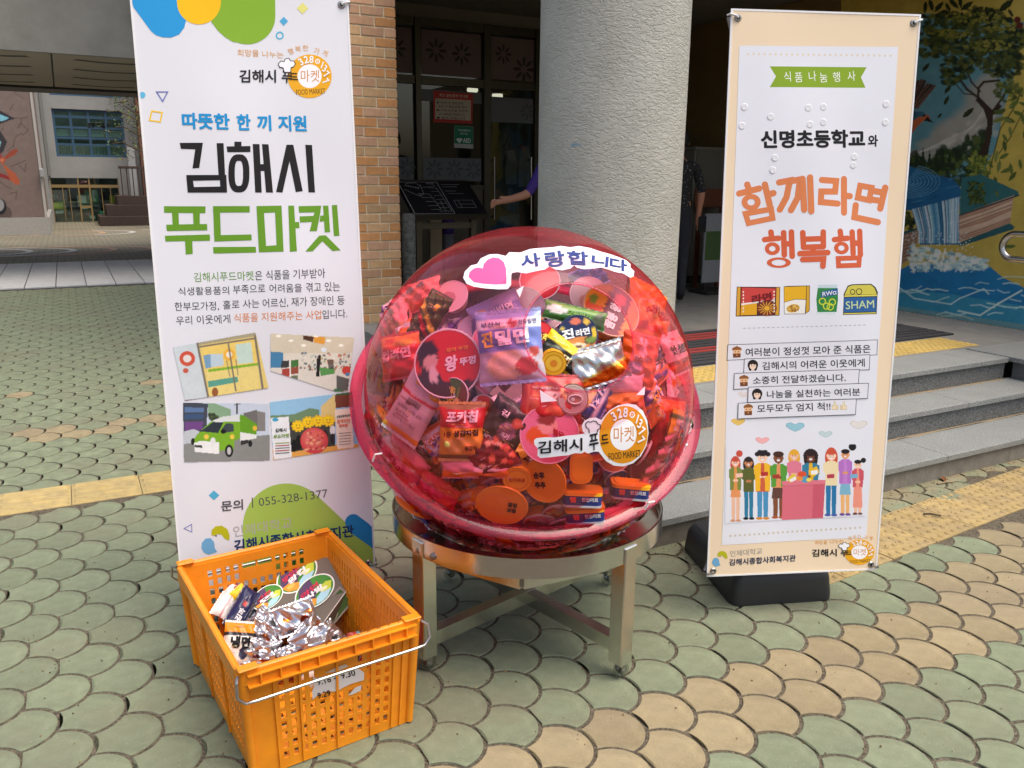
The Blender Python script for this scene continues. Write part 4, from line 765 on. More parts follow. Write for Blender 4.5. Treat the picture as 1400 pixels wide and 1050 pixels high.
def arm(sd, elb, wri, d, side):
    e = Vector(elb); w_ = Vector(wri); d = Vector(d).normalized(); sv = Vector(side).normalized(); J = {'elb'+sd: (*e, .042), 'wri'+sd: (*w_, .028), 'palm'+sd: (*(w_+d*.06), .03, .02)}
    for k in range(4): p = w_+d*.10+sv*(.012-.018*k+.015); q = p+d*(.035-.004*abs(k-1))+Vector((0, 0, -.015)); J['f%d%s' % (k, sd)] = (*p, .0095); J['g%d%s' % (k, sd)] = (*q, .008)
    J['th'+sd] = (*(w_+d*.05+sv*.045), .011); return J
SKIN = mat('skin', rgb(186, 132, 104), .6); HAIR = mat('black_hair', (.01, .009, .008), .6, bump=.003, bscale=150); DTR = mat('dark_trousers', (.02, .021, .027), .9, noise=.2, nscale=10)
DSH = mat('dotted_dark_shirt', (.018, .018, .02), .9); t = DSH.node_tree; v = t.nodes.new('ShaderNodeTexVoronoi'); v.inputs['Scale'].default_value = 45; tc = t.nodes.new('ShaderNodeTexCoord'); t.links.new(tc.outputs['Object'], v.inputs['Vector']); cr_ = t.nodes.new('ShaderNodeMapRange'); cr_.inputs[1].default_value = .16; cr_.inputs[2].default_value = .22; cr_.inputs[3].default_value = .35; cr_.inputs[4].default_value = .018; t.links.new(v.outputs['Distance'], cr_.inputs[0]); t.links.new(cr_.outputs[0], t.nodes['Principled BSDF'].inputs['Base Color'])
PSH = mat('purple_shirt', (.06, .03, .22), .85); SHOE = mat('black_shoe', (.012, .012, .012), .6)
def head_parts(t, s, face=-1):
    b = MB(); b.lathe([(0, .115), (.05, .105), (.088, .06), (.1, 0), (.094, -.05), (.07, -.075)], 20); b.v = [(x*s, (y*1.08+.018)*s, (z+1.625)*s) for x, y, z in b.v if True]; b.build('hair', HAIR, t)
    b = MB(); 
    for q in (-1, 1): b.lathe([(0, .012), (.012, .008), (.014, 0), (.01, -.012)], 8, M=Matrix.Translation((q*.088*s, 0, 1.585*s)))
    b.build('ear', SKIN, t)
    b = MB(); b.add([(-.012*s, -.098*s, 1.565*s), (.012*s, -.098*s, 1.565*s), (0, -.098*s, 1.60*s), (0, -.122*s, 1.568*s)], [(0, 1, 3), (1, 2, 3), (2, 0, 3)]); b.build('nose', SKIN, t)
    b = MB(); 
    for q in (-1, 1): b.lathe([(0, .008), (.009, 0), (0, -.008)], 8, M=Matrix.Translation((q*.034*s, -.094*s, 1.60*s)))
    b.build('eye', HAIR, t); b = MB(); b.box((-.022*s, -.098*s, 1.538*s), (.022*s, -.09*s, 1.544*s)); b.build('mouth', mat('lip', (.35, .1, .08), .6), t)
h = 1.47; arms = {}; arms.update(arm('l', (-.25, .02, 1.12), (-.24, -.06, .88), (0, -.1, -1), (0, -1, 0))); arms.update(arm('r', (.27, .05, 1.12), (.28, -.05, .88), (0, -.1, -1), (0, -1, 0)))
J, E = base_joints(h, arms); jm = {k: 1 for k in ('waist', 'chest', 'neckb')}; jm.update({('chest', 'shol'): 1, ('chest', 'shor'): 1, ('shol', 'elbl'): 1, ('shor', 'elbr'): 1}); 
for sd in 'lr': jm.update({'hip'+sd: 2, 'knee'+sd: 2, 'ank'+sd: 2, 'foot'+sd: 3})
jm['waist'] = 1
f_ = on_z(930, 416, PZ); P1 = person('person', 'person in a dark dotted shirt walking with a phone, half behind the column', J, E, Matrix.Translation((f_[0]-.03, f_[1]+.1, PZ+.002))@Matrix.Rotation(R_(150), 4, 'Z'), [SKIN, DSH, DTR, SHOE], jm); head_parts(P1, h/1.7)
s = h/1.7; wp = P1.matrix_world@Vector((-.25*s, -.10*s, .80*s)); t = thing('phone', 'black phone held in the hand of the person in the dotted shirt', 'phone', tuple(wp)); b = MB(); b.box((-.04, -.07, -.07), (.04, -.055, .07), bev=.004); b.build('phone_body', BLK, t); b = MB(); b.add([(-.034, -.0712, -.062), (.034, -.0712, -.062), (.034, -.0712, .062), (-.034, -.0712, .062)], [(0, 1, 2, 3)]); b.build('screen', mat('dark_screen', (.01, .01, .012), .1), t)
# purple sleeved arm reaching out from behind the column
yb_ = 5.9; sh = on_y(757, 240, yb_); ew = on_y(716, 266, yb_); hw_ = on_y(690, 275, yb_); bx = on_y(772, 240, yb_)[0]+.06
h = 1.62; s = h/1.7; loc = lambda p: ((p[0]-bx)/s, (p[1]-yb_)/s, (p[2]-PZ)/s)
arms = {}; arms.update(arm('l', loc(ew+[.04, 0, .0]), loc(hw_), (-1, 0, -.15), (0, -.3, 1))); arms.update(arm('r', (.25, .02, 1.12), (.24, -.06, .88), (0, -.1, -1), (0, -1, 0)))
J, E = base_joints(h, arms)
P2 = person('person', 'person hidden behind the column, reaching out an arm in a purple sleeve', J, E, Matrix.Translation((bx, yb_, PZ+.002)), [SKIN, PSH, DTR, SHOE], jm); head_parts(P2, s)

# ============================================================ FAR LEFT: COVERED WALKWAY ROOF, MURAL WALL, SCHOOL
RC = mat('weathered_render', (.30, .295, .265), .9, color2=(.25, .245, .22), nscale=1.6, noise=.10, bump=.004, bscale=12)
RC2 = mat('facade_render', (.36, .365, .35), .9, color2=(.30, .305, .295), nscale=.6, noise=.06, bump=.004, bscale=8)
DKM = mat('dark_edge_metal', (.035, .032, .025), .6); SP = mat('beige_soffit', (.42, .37, .26), .8, rnd=.05, noise=.05, nscale=2)
cw = thing('covered_walkway_roof', 'grey rendered walkway roof with slotted beige soffit, far left', 'roof', (-4, 13.4, 3.08)); zc_ = 3.08
y0c = on_z(85, 73, zc_)[1]; y1c = on_z(85, 121, zc_)[1]
b = MB(); b.box((-5, y0c, zc_-.0), (2.9, y0c+.12, zc_+1.9)); P_('fascia', b, RC, cw)
b = MB(); b.box((-5, y0c+.125, zc_+.06), (2.9, y1c+.3, zc_+.5)); P_('roof_slab', b, RC, cw)
b = MB(); b.box((-5, y1c, zc_-.02), (2.9, y1c+.9, zc_+.055)); P_('edge_beam', b, DKM, cw)
pw = 1.62; xs0 = on_z(72, 95, zc_)[0]
for k in range(-3, 3):
    xa = xs0+k*pw; b = MB(); b.box((xa+.012, y0c+.13, zc_+.02), (xa+pw-.012, y1c-.012, zc_+.05)); P_('soffit_panel', b, SP, cw)
    for q in range(4):
        yy = y0c+.13+(y1c-y0c)*(q+.5)/4.2; a = Art(); a.line([(xa+pw*(.18+.64*i/10), yy+.16*math.sin(math.pi*i/10)) for i in range(11)], .16, (1, 1, 1)); b = a.mesh(lambda x, y, l: (x, y, zc_+.0185)); P_('soffit_slot', b, mat('slot_dark', (.10, .09, .065), .9), cw)
# supports of the walkway, out of sight behind the banner
b = MB(); b.box((2.0, y0c+.5, 0), (2.5, y0c+1.0, zc_-.001)); P_('support_post', b, RC, cw); b = MB(); b.box((2.0, y1c-.9, 0), (2.5, y1c-.4, zc_-.001)); P_('support_post', b, RC, cw)

LMY = 25.0; lx = -.50
lm = thing('mural_wall', 'mauve grey wall painted with cracks and a red propeller, far left', 'wall', (-6, LMY, 0))
b = MB(); b.box((-9, LMY+.01, .45), (lx, LMY+6.4, 6.2)); P_('wall_body', b, mat('mauve_render', rgb(128, 112, 104), .9, noise=.06, nscale=2), lm)
b = MB(); b.box((-9, LMY-.06, 0), (lx+.10, LMY+6.3, .449)); P_('wall_plinth', b, mat('plinth_concrete', (.36, .35, .32), .9, noise=.1), lm)
rs = Raster(-8, 100, 66, 309, 1.0, (126, 110, 103)); TQ = lambda x, y: (x/4.375, 100+y/4.375); TZ = lambda x, y: (x/2.917, y/2.917)
def RL(l, w_=.9, c_=(60, 50, 48), al=.8): rs.line(TL(TQ, l), w_, c_, al)
RL([(0, 90), (30, 95), (90, 100), (95, 115)]); RL([(60, 220), (80, 185)]); RL([(85, 268), (130, 270), (165, 262)]); RL([(130, 275), (125, 300), (170, 340), (140, 370), (130, 360), (100, 375), (85, 400), (80, 440)]); RL([(125, 300), (105, 330)]); RL([(60, 560), (100, 545), (155, 520)]); RL([(115, 550), (150, 590), (155, 540)]); RL([(60, 720), (100, 710), (95, 755)]); RL([(0, 650), (40, 680), (70, 690)]); RL([(45, 465), (85, 430)], .7); RL([(20, 330), (0, 350)]); RL([(85, 120), (140, 150)], .7)
rs.poly(TL(TQ, [(-20, 215), (50, 250), (90, 272), (50, 285), (-20, 312)]), (56, 54, 60)); rs.poly(TL(TQ, [(-20, 238), (40, 262), (55, 270), (30, 282), (-20, 292)]), (128, 190, 208))
rs.poly(TL(TQ, [(-20, 330), (10, 360), (42, 410), (20, 470), (-20, 500)]), (60, 58, 62)); rs.poly(TL(TQ, [(-20, 400), (8, 408), (0, 440), (-20, 450)]), (130, 180, 190))
rs.poly(TL(TQ, [(20, 510), (60, 465), (100, 450), (110, 462), (90, 490), (40, 515)]), (150, 76, 56)); rs.poly(TL(TQ, [(12, 535), (40, 560), (90, 600), (118, 640), (115, 665), (95, 668), (60, 640)]), (176, 92, 62)); rs.ell(*TQ(12, 520), 5, 5, (168, 88, 66)); rs.poly(TL(TQ, [(-20, 470), (5, 480), (12, 500), (-20, 520)]), (150, 60, 66)); rs.poly(TL(TQ, [(-20, 590), (10, 600), (50, 615), (60, 640), (-20, 615)]), (140, 50, 48)); rs.ell(*TQ(12, 520), 2.4, 2.4, (200, 120, 90))
rs.ell(*TQ(15, 840), 13, 11, (94, 80, 76)); rs.ell(*TQ(0, 800), 9, 11, (40, 40, 44)); rs.ell(*TQ(-2, 790), 6, 8, (150, 150, 150)); rs.noise(.06, 7, 8)
pf = plane_fn((0, LMY, 0), (0, -1, 0), .0, Matrix.Translation((6, -LMY, 0)))
rs.build(pf, 'painted_mural', PAINT, lm, mask=lambda X, Y: ((pf(X.ravel(), Y.ravel())[:, 0] < lx+6.0-.08) & (pf(X.ravel(), Y.ravel())[:, 2] > .452)).reshape(X.shape))
b = MB(); b.box((lx+.003, LMY-.02, .451), (lx+.06, LMY+.2, 6.2)); P_('corner_trim', b, mat('pale_trim', (.45, .42, .38), .8), lm)
b = MB(); p = on_y(57, 236, LMY-.1); b.box((p[0]-.05, LMY-.2, p[2]-.12), (p[0]+.05, LMY-.03, p[2]+.10), bev=.02); P_('wall_lamp', b, WM, lm)

BY = 32.0
fb = thing('school_building', 'grey rendered school block with blue framed windows and glazed ground floor', 'building', (-1.5, BY, 0))
def bq(px, py, y=BY): return on_y(px, py, y)
wx0, wx1 = bq(70, 150)[0], bq(167, 150)[0]; wz1, wz0 = bq(118, 150)[2], bq(118, 214.5)[2]; gx0, gx1 = bq(71, 270)[0], bq(164, 270)[0]; gz1 = bq(118, 243.5)[2]; w2z0 = bq(118, 132)[2]
def wall(x0, x1, z0, z1, y=BY, d=.3, m_=RC2): b = MB(); b.box((x0, y, z0), (x1, y+d, z1)); P_('wall', b, m_, fb)
xl, xr = bq(60, 200)[0], 9.
wall(xl, wx0, wz0, wz1); wall(wx1, xr, wz0, wz1); wall(xl, xr, gz1, wz0-.001); wall(xl, xr, wz1+.001, w2z0); wall(xl, gx0, 0, gz1-.001); wall(gx1, xr, 0, gz1-.001); wall(xl, wx0, w2z0+.001, 6.6); wall(wx1, xr, w2z0+.001, 6.6); wall(xl, xr, 6.7, 11)
wall(bq(47, 200)[0]-1.4, xl-.001, 0, 11, BY-.6, .9)
BF = mat('blue_window_frame', rgb(58, 92, 118), .5); TEAL = glass_mat('teal_glass', (.78, .90, .86), refl=.10); CURT = mat('pale_curtain', (.50, .60, .56), .9, noise=.2, nscale=2); DRK = mat('room_dark', (.16, .20, .18), .9)
def win(x0, x1, z0, z1, nc, nr, heights=None, name='window'):
    m = MB(); fw = .07; m.box((x0, BY+.08, z0), (x0+fw, BY+.16, z1)); m.box((x1-fw, BY+.08, z0), (x1, BY+.16, z1)); m.box((x0+fw, BY+.08, z0), (x1-fw, BY+.16, z0+fw)); m.box((x0+fw, BY+.08, z1-fw), (x1-fw, BY+.16, z1))
    hs = heights or [i/nr for i in range(1, nr)]
    for i in range(1, nc): x = x0+(x1-x0)*i/nc; m.box((x-.035, BY+.085, z0+fw), (x+.035, BY+.155, z1-fw))
    for hgt in hs: z = z0+(z1-z0)*hgt; m.box((x0+fw, BY+.09, z-.035), (x1-fw, BY+.15, z+.035))
    f = P_(name, m, BF, fb); f_loc = fb.location
    hh = [0]+sorted(hs)+[1]
    for i in range(nc):
        for k in range(len(hh)-1):
            xa, xb = x0+(x1-x0)*i/nc, x0+(x1-x0)*(i+1)/nc; za, zb_ = z0+(z1-z0)*hh[k], z0+(z1-z0)*hh[k+1]; b = MB(); b.box((xa+.05-f_loc[0], BY+.115-f_loc[1], za+.05), (xb-.05-f_loc[0], BY+.125-f_loc[1], zb_-.05)); b.build('pane', TEAL, f)
    return f
w1 = win(wx0, wx1, wz0, wz1, 4, 4, [.26, .40, .62, .84]) ; w2 = win(wx0, wx1, w2z0, 6.6, 4, 2)
b = MB(); b.box((wx0, BY+.9, w2z0-2), (wx1, BY+1, 6.7)); P_('room_back', b, DRK, fb)
m = MB(); n_ = 60
for k in range(n_): xa, xb = wx0+(wx1-wx0)*k/n_, wx0+(wx1-wx0)*(k+1)/n_; dy = .03*(k % 2); m.add([(xa, BY+.3+dy, wz0), (xb, BY+.33-dy, wz0), (xb, BY+.33-dy, wz0+(wz1-wz0)*.28), (xa, BY+.3+dy, wz0+(wz1-wz0)*.28)], [(0, 1, 2, 3)])
P_('curtain', m, CURT, fb)
for k in range(4): m = MB(); m2 = MB(); xa = wx0+(wx1-wx0)*(k+.08)/4; xb = wx0+(wx1-wx0)*(k+.92)/4; m.box((xa, BY+.22, wz0+(wz1-wz0)*.85), (xb, BY+.24, wz1-.07)); m2.box((xa, BY+.22, wz0+(wz1-wz0)*.44), (xb, BY+.24, wz0+(wz1-wz0)*.58)); P_('blind', m, mat('pale_blind', (.62, .70, .66), .8), fb); P_('blind', m2, mat('pale_blind'), fb)
a = Art()
a.text('행복', bq(119, 174)[[0, 2]], bq(130, 175)[[0, 2]], bq(119, 167)[[0, 2]], (1, 1, 1), .04); a.text('배움', bq(133, 174)[[0, 2]], bq(144, 175)[[0, 2]], bq(133, 167)[[0, 2]], (1, 1, 1), .04); a.text('터', bq(146, 175)[[0, 2]], bq(150, 175)[[0, 2]], bq(146, 168)[[0, 2]], (1, 1, 1), .04)
P_('window_lettering', a.mesh(lambda x, y, l: (x, BY+.07, y)), mat('white_sticker', (.75, .78, .75), .6), fb)
GF = mat('gold_frame', rgb(150, 128, 84), .5); m = MB()
for px in (71, 109, 124, 164): x = bq(px, 270)[0]; m.box((x-.022, BY+.02, 0), (x+.022, BY+.1, gz1))
for px in (87, 96, 140, 152): x = bq(px, 270)[0]; m.box((x-.010, BY+.03, .05), (x+.010, BY+.09, bq(118, 255)[2]))
z = bq(100, 254.5)[2]; m.box((gx0, BY+.025, z-.05), (gx1, BY+.095, z+.05)); z = bq(120, 283)[2]; m.box((bq(109, 270)[0], BY+.028, z-.04), (bq(124, 270)[0], BY+.092, z+.04)); P_('shopfront_frame', m, GF, fb)
b = MB(); b.box((gx0, BY+.102, 0), (gx1, BY+.108, gz1)); P_('shopfront_glass', b, TEAL, fb)
b = MB(); b.box((gx0-.5, BY+.75, 0), (gx1+.5, BY+.8, gz1+.5)); P_('hall_back', b, mat('hall_wall', (.12, .16, .14), .8), fb)
for k in range(26):
    px, py = random.uniform(74, 160), random.uniform(258, 298); p = bq(px, py); s = random.uniform(.08, .26); b = MB(); b.box((p[0]-s, BY+.12+.02*k, p[2]-s*.6), (p[0]+s, BY+.13+.02*k, p[2]+s*.6)); P_('notice_paper', b, random.choice([mat('n_teal', rgb(90, 180, 160), .8), mat('n_white', rgb(225, 230, 225), .8), mat('n_yellow', rgb(220, 205, 80), .8), mat('n_green', rgb(60, 120, 80), .8), mat('n_dark', rgb(30, 34, 36), .8), mat('n_dark2', rgb(50, 44, 40), .8)]), fb)
pt = [on_y(52, 110, BY-.15), on_y(64, 225, BY-.15), on_y(66, 243, BY-.15)]; b = MB(); x = bq(62, 200)[0]; b.tube([(x, BY-.08, 8), (x, BY-.08, 1.5)], .07, 10); b.tube([(x, BY-.08, 1.5), (x-.25, BY-.12, 1.1), (x-.25, BY-.12, .15)], .05, 8); P_('drain_pipe', b, mat('pipe_grey', (.20, .20, .19), .6), fb)
# dark timber steps and rail by the school
tsx0 = bq(138, 300)[0]
tk = thing('timber_steps', 'dark brown timber deck steps with a railing by the school', 'steps', (bq(170, 300)[0], 29.2, 0)); BRN = mat('dark_timber', (.055, .035, .028), .8, noise=.2)
p0 = on_y(137, 308, 29.); 
for k, (px, z0, z1) in enumerate(((137, 0, .28), (148, .281, .62), (165, .621, .9))): x = on_y(px, 300, 29)[0]; b = MB(); b.box((x, 29+.35*k, z0), (x+6, 31.4, z1)); P_('step', b, BRN, tk)
for k in range(10): x = on_y(170, 290, 29.9)[0]+k*.17; b = MB(); b.box((x, 29.9, .9), (x+.03, 29.95, 1.75)); P_('baluster', b, BRN, tk)
b = MB(); x = on_y(170, 290, 29.9)[0]; b.box((x-.05, 29.88, 1.75), (x+1.9, 29.97, 1.83)); P_('hand_rail', b, BRN, tk)
b = MB(); x = on_y(181, 280, 30.6)[0]; b.box((x, 30.6, .9), (x+.22, 30.8, gz1+1)); o = b.build('white_post', WM); o['label'] = 'pale post rising from the timber deck by the school'; o['category'] = 'post'
# brick stair tower edge behind the banner and a young tree in front of it
b = MB(); x = bq(187, 200)[0]; b.box((x, BY-1.2, 0), (x+5, BY-.7, 11)); o = b.build('brick_tower', mat('red_brick_far', (.16, .07, .045), .9, noise=.3, nscale=20)); o['label'] = 'dark red brick tower edge just left of the tall banner'; o['category'] = 'tower'
tr = thing('tree', 'young tree with sparse reddish green leaves in front of the school', 'tree', (2.35, 27.5, 0)); TRK = mat('bark', (.10, .075, .05), .95, noise=.3)
b = MB(); b.tube([(0, 0, 0), (.05, 0, 1.5), (0, 0, 2.8), (-.1, 0, 3.7)], [.09, .07, .05, .03], 8)
for k in range(16): g_ = random.uniform(0, 6.28); z = 1.9+k*.11; b.tube([(0, 0, z), (.7*math.cos(g_), .7*math.sin(g_), z+.35), (1.05*math.cos(g_+.2), 1.05*math.sin(g_+.2), z+.3)], [.03, .016, .008], 5)
b.build('trunk', TRK, tr); b = MB()
for k in range(2600):
    g_ = random.uniform(0, 6.28); z = random.uniform(2.0, 4.2); rr = 1.35*math.sqrt(random.random())*(1-abs(z-3)*.35); x, y = rr*math.cos(g_), rr*math.sin(g_)
    if math.sin(x*5+z*3)+math.sin(y*6-z*4) < -.1: continue
    s = random.uniform(.04, .08); d = [random.uniform(-1, 1) for _ in range(6)]; c_ = random.choice([lin((92, 110, 58)), lin((120, 128, 70)), lin((104, 84, 56)), lin((70, 92, 50))]); b.add([(x, y, z), (x+s*d[0], y+s*d[1], z+s*d[2]), (x+s*(d[0]+d[3]), y+s*(d[1]+d[4]), z+s*(d[2]+d[5]))], [(0, 1, 2)], c_)
o = b.build('crown', mat('leafage', attr=True, rough=.8), tr)
# the school's own background mass to the right, closing the view beside the canopy
b = MB(); b.box((2.95, 12.5, 0), (12, 20, 9)); o = b.build('entrance_block', RC, kind='structure')
b = MB(); b.box((1.6, 3.35, 3.505), (12, 12.4, 9)); b.v = [(x, max(y, 6.2), z) for x, y, z in b.v]; o = b.build('upper_storey', RC, kind='structure')
# ============================================================ BANNERS
class Ban:
    def __init__(s, o, u, v, W, H, name, label):
        s.o = np.array(o); u = nrm(u); v = nrm(v-u*np.dot(u, v)); n = np.cross(u, v); s.n = n; s.W, s.H = W, H
        s.M = mtx(o, u, -n, v); s.inv = s.M.inverted(); s.root = thing(name, label, 'banner', M=s.M); s.fn = plane_fn(s.o, n, 0, s.inv)
    def wv(s, x, z):
        """slack of the sheet: shallow ripples, none at the tied edges"""
        u = np.clip(np.asarray(x)/s.W+.5, 0, 1); v = np.clip(np.asarray(z)/s.H, 0, 1); k = s.W*7
        return -(np.sin(np.pi*u)**.8)*(np.sin(np.pi*v)**.5)*(.0042*np.sin(9.5*x+3.1*z+k)+.0026*np.sin(4.0*x-11.*z+1+k)+.0010*np.sin(17*x+8*z+k))
    def uv(s, px, py): p = s.fn(px, py)[0]; return p[0], p[2]
    def map(s): 
        def f(px, py, l): p = s.fn(px, py)[0]; x, z = min(max(p[0], -s.W/2+.004), s.W/2-.004), min(max(p[2], .004), s.H-.004); return (x, -l-.0006+float(s.wv(x, z)), z)
        return f
WHV = mat('white_vinyl', (.74, .75, .79), .5, spec=.35, noise=.012, nscale=1.2); HEM = mat('vinyl_hem', (.82, .82, .82), .4)
CHR = mat('grommet_metal', (.35, .34, .32), .3, .9); HOOKM = mat('clear_hook', (.6, .62, .62), .2); POLE = mat('banner_pole', (.25, .25, .26), .4, .3); BASEP = mat('black_base_plastic', (.022, .023, .025), .42, bump=.0006, bscale=300)
def banner_common(B, vin, hemm):
    b = MB(); nx_, nz_ = 44, 132; gx, gz = np.meshgrid(np.linspace(-B.W/2, B.W/2, nx_+1), np.linspace(0, B.H, nz_+1)); gy = B.wv(gx, gz); v = []; f = []; n0 = (nx_+1)*(nz_+1)
    for q in (0, .0012): v += [(x, y+q, z) for x, y, z in zip(gx.ravel(), gy.ravel(), gz.ravel())]
    for j in range(nz_):
        for i in range(nx_): k = j*(nx_+1)+i; f.append((k, k+1, k+nx_+2, k+nx_+1)); k += n0; f.append((k+nx_+1, k+nx_+2, k+1, k))
    b.add(v, f, smooth=True); b.build('vinyl_sheet', vin, B.root, auto=0)
    b = MB(); e = .0035
    b.box((-B.W/2-.002, -.0012, -.002), (-B.W/2+e, .003, B.H+.002)); b.box((B.W/2-e, -.0012, -.002), (B.W/2+.002, .003, B.H+.002)); b.box((-B.W/2+e, -.0010, -.0021), (B.W/2-e, .0028, e)); b.box((-B.W/2+e, -.0010, B.H-e), (B.W/2-e, .0028, B.H+.0021)); b.build('hem_edge', hemm, B.root)
    RX = Matrix.Rotation(R_(90), 4, 'X')
    for sx in (-1, 1):
        for z in (.018, B.H-.024):
            b = MB(); M = Matrix.Translation((sx*(B.W/2-.02), -.0012, z))@RX; b.lathe([(.0045, 0), (.006, .0035), (.009, .0030), (.0115, 0)], 20, M=M); b.build('grommet', CHR, B.root)
            b = MB(); b.lathe([(.0045, .0004), (0, .0005)], 16, M=M); b.build('grommet_hole', DARKF, B.root)
            zz = z+(.010 if z > 1 else -.010); b = MB(); b.tube([(sx*(B.W/2-.02), -.006, z), (sx*(B.W/2-.010), -.009, (z+zz)/2), (sx*(B.W/2+.004), -.004, zz), (sx*(B.W/2+.008), .012, zz)], .0035, 8); b.build('hook', HOOKM if z > 1 else CHR, B.root)
    for sx in (-1, 1):
        for z in (.016, B.H-.02):
            b = MB(); b.tube([(sx*(B.W/2+.006), .012, z), (0, .13, .75 if z < 1 else .95)], .005, 6); b.build('support_arm', POLE, B.root)
def base(label, c, u, w_, d_, name='banner_base', hh=.135):
    t = thing(name, label, 'banner base', (c[0], c[1], 0), math.atan2(u[1], u[0])); b = MB(); ring = []
    prof = [(1, .0), (1.0, .02), (.96, .085), (.90, hh-.012), (.84, hh)]
    def rr(sx, sy, r, n=5): 
        o = []
        for cx, cy, a0 in ((1, 1, 0), (-1, 1, 90), (-1, -1, 180), (1, -1, 270)):
            for k in range(n+1): g_ = R_(a0+90*k/n); o.append((cx*(sx-r)+r*math.cos(g_), cy*(sy-r)+r*math.sin(g_)))
        return o
    v = []; f = []
    for k, z in prof: v += [(x, y, z) for x, y in rr(w_/2*k, d_/2-(1-k)*w_/2, .035*k)]
    n = 24
    for i in range(len(prof)-1):
        for k in range(n): l = (k+1) % n; f.append((i*n+k, i*n+l, i*n+n+l, i*n+n+k))
    f.append(tuple((len(prof)-1)*n+k for k in range(n))); f.append(tuple(range(n-1, -1, -1))); b.add(v, f, smooth=True); b.build('base_tank', BASEP, t, auto=40)
    b = MB(); b.lathe([(.022, hh), (.022, hh+.012), (0, hh+.014)], 16, M=Matrix.Translation((w_*.28, .1, 0))); b.build('filler_cap', BASEP, t)
    b = MB(); b.tube([(0, .02, hh-.01), (0, .02, .95)], .011, 10); b.build('centre_pole', POLE, t); return t
def logo(a, s, Tf, hand=1, small=False):
    """food market emblem; s maps emblem units (ring radius 1) to the Art's own coordinates through Tf"""
    T0 = a.T; a.T = lambda x, y: T0(*Tf(x, y)); OR = lin((236, 172, 28)) if s == 0 else lin((228, 150, 24)); BK = lin((32, 28, 28)); W = lin((246, 246, 248))
    a.ell(0, 0, 1, 1, OR, n=48); a.ell(0, 0, .545, .545, W, n=40)
    a.text('마켓', (-.40, .26), (.44, .26), (-.40, -.28), lin((206, 132, 52)), .0)
    for ch, g_ in zip('328', (-121, -102, -84)): c_ = (.77*math.cos(R_(g_)), .77*math.sin(R_(g_))); a.textc(ch, c_, .46, -(g_+90), W, .03, .85)
    g_ = R_(-62); a.ring(.77*math.cos(g_), .77*math.sin(g_), .07, .115, W, 16); a.ell(.77*math.cos(g_), .77*math.sin(g_), .03, .03, W, n=10)
    for ch, g_ in zip('1377', (-42, -27, -6, 18)): c_ = (.77*math.cos(R_(g_)), .77*math.sin(R_(g_))); a.textc(ch, c_, .44, -(g_+90)*.5+4, W, .03, .8)
    a.text('FOOD MARKET', (-.60, .86), (.72, .80), (-.62, .62), BK, .0)
    if not hand: a.T = T0; return
    a.text('김해시', (-3.18, .30), (-1.52, .30), (-3.18, -.30), BK, .025); a.text('푸', (-1.28, .30), (-.80, .34), (-1.26, -.26), BK, .02); a.text('드', (-.92, .16), (-.52, .18), (-.92, -.16), BK, .025)
    hat = [(-1.14, -.18), (-1.20, -.38), (-1.36, -.42), (-1.42, -.56), (-1.30, -.70), (-1.16, -.66), (-1.10, -.80), (-.94, -.82), (-.86, -.70), (-.72, -.70), (-.64, -.56), (-.74, -.42), (-.84, -.40), (-.86, -.18)]
    a.poly(hat, W); a.line(hat, .035, BK, closed=True); a.T = T0

# ---- left banner
LB = Ban((.492*1.022, 2.49*1.022, CAMH+(.195-CAMH)*1.022), (.987, -.163, 0), (.004, .087, .996), .60*1.022, 1.795*1.022, 'food_market_banner', 'tall white food market banner with green and black Korean headline, behind the orange crate')
banner_common(LB, WHV, HEM); mp = LB.map(); a = Art()
Z2 = lambda x, y: (160+x/2.917, y/2.917); Z1 = lambda x, y: (x/2.917, y/2.917); Z5 = lambda x, y: (x/2.5, 300+y/2.5); Z7 = lambda x, y: (240+x/5., 640+y/5.); ID = lambda x, y: (x, y)
BLU, YEL, GRN = lin((36, 152, 216)), lin((246, 192, 8)), lin((132, 176, 44))
a.T = ID
a.poly([(166, -28), (168, -10), (206, 42), (213, 48), (222, 51), (234, 51.5), (245, 47), (252, 38), (254.5, 27), (252, 16), (246, 6), (236, -8), (228, -20), (222, -28)], BLU)
a.poly([(289, -20)]+[(289, 30), (298, 42), (308, 51), (318, 57)]+[(338+38.5*math.cos(R_(g_)), 22+38.5*math.sin(R_(g_))) for g_ in range(110, -1, -10)]+[(376, -12), (372, -20)], GRN)
a.poly([(272+30*math.cos(R_(g_)), 3+30.5*math.sin(R_(g_))) for g_ in range(180, -1, -10)]+[(303, -24), (241, -24)], YEL)
a.T = Z2; a.ell(101, 379, 12.5, 12.5, lin((92, 184, 220))); a.line([(158, 367), (202, 367), (182, 405)], 5, lin((116, 122, 184)), True); a.line([(139, 443), (180, 449), (172, 486), (130, 480)], 6, lin((244, 200, 52)), True)
a.ring(649, 141, 10.5, 16, lin((80, 180, 216))); a.poly([(665, 66), (682, 84), (665, 102), (648, 84)], lin((80, 170, 212))); a.poly([(740, 10), (763, 33), (740, 56), (717, 33)], lin((226, 222, 128)))
GO = lin((222, 156, 60))
a.text('희망을', (481, 224), (566, 226), (480, 196), GO); a.text('나누는', (580, 228), (664, 232), (579, 202), GO)
for ch, x, y, g_ in zip('행복한가게', (692, 722, 752, 797, 830), (205, 195, 191, 203, 212), (18, 10, 2, -14, -20)): a.textc(ch, (x, y), 27, g_, GO)
logo(a, 0, lambda x, y: (768+x*88, 304+y*87))
CY_ = lin((22, 146, 208))
a.text('따뜻한', (261, 515), (452, 520), (257, 449), CY_, .035); a.text('한', (478, 521), (534, 521), (476, 456), CY_, .035); a.text('끼', (560, 522), (617, 523), (557, 458), CY_, .035); a.text('지원', (644, 523), (758, 525), (641, 459), CY_, .035)
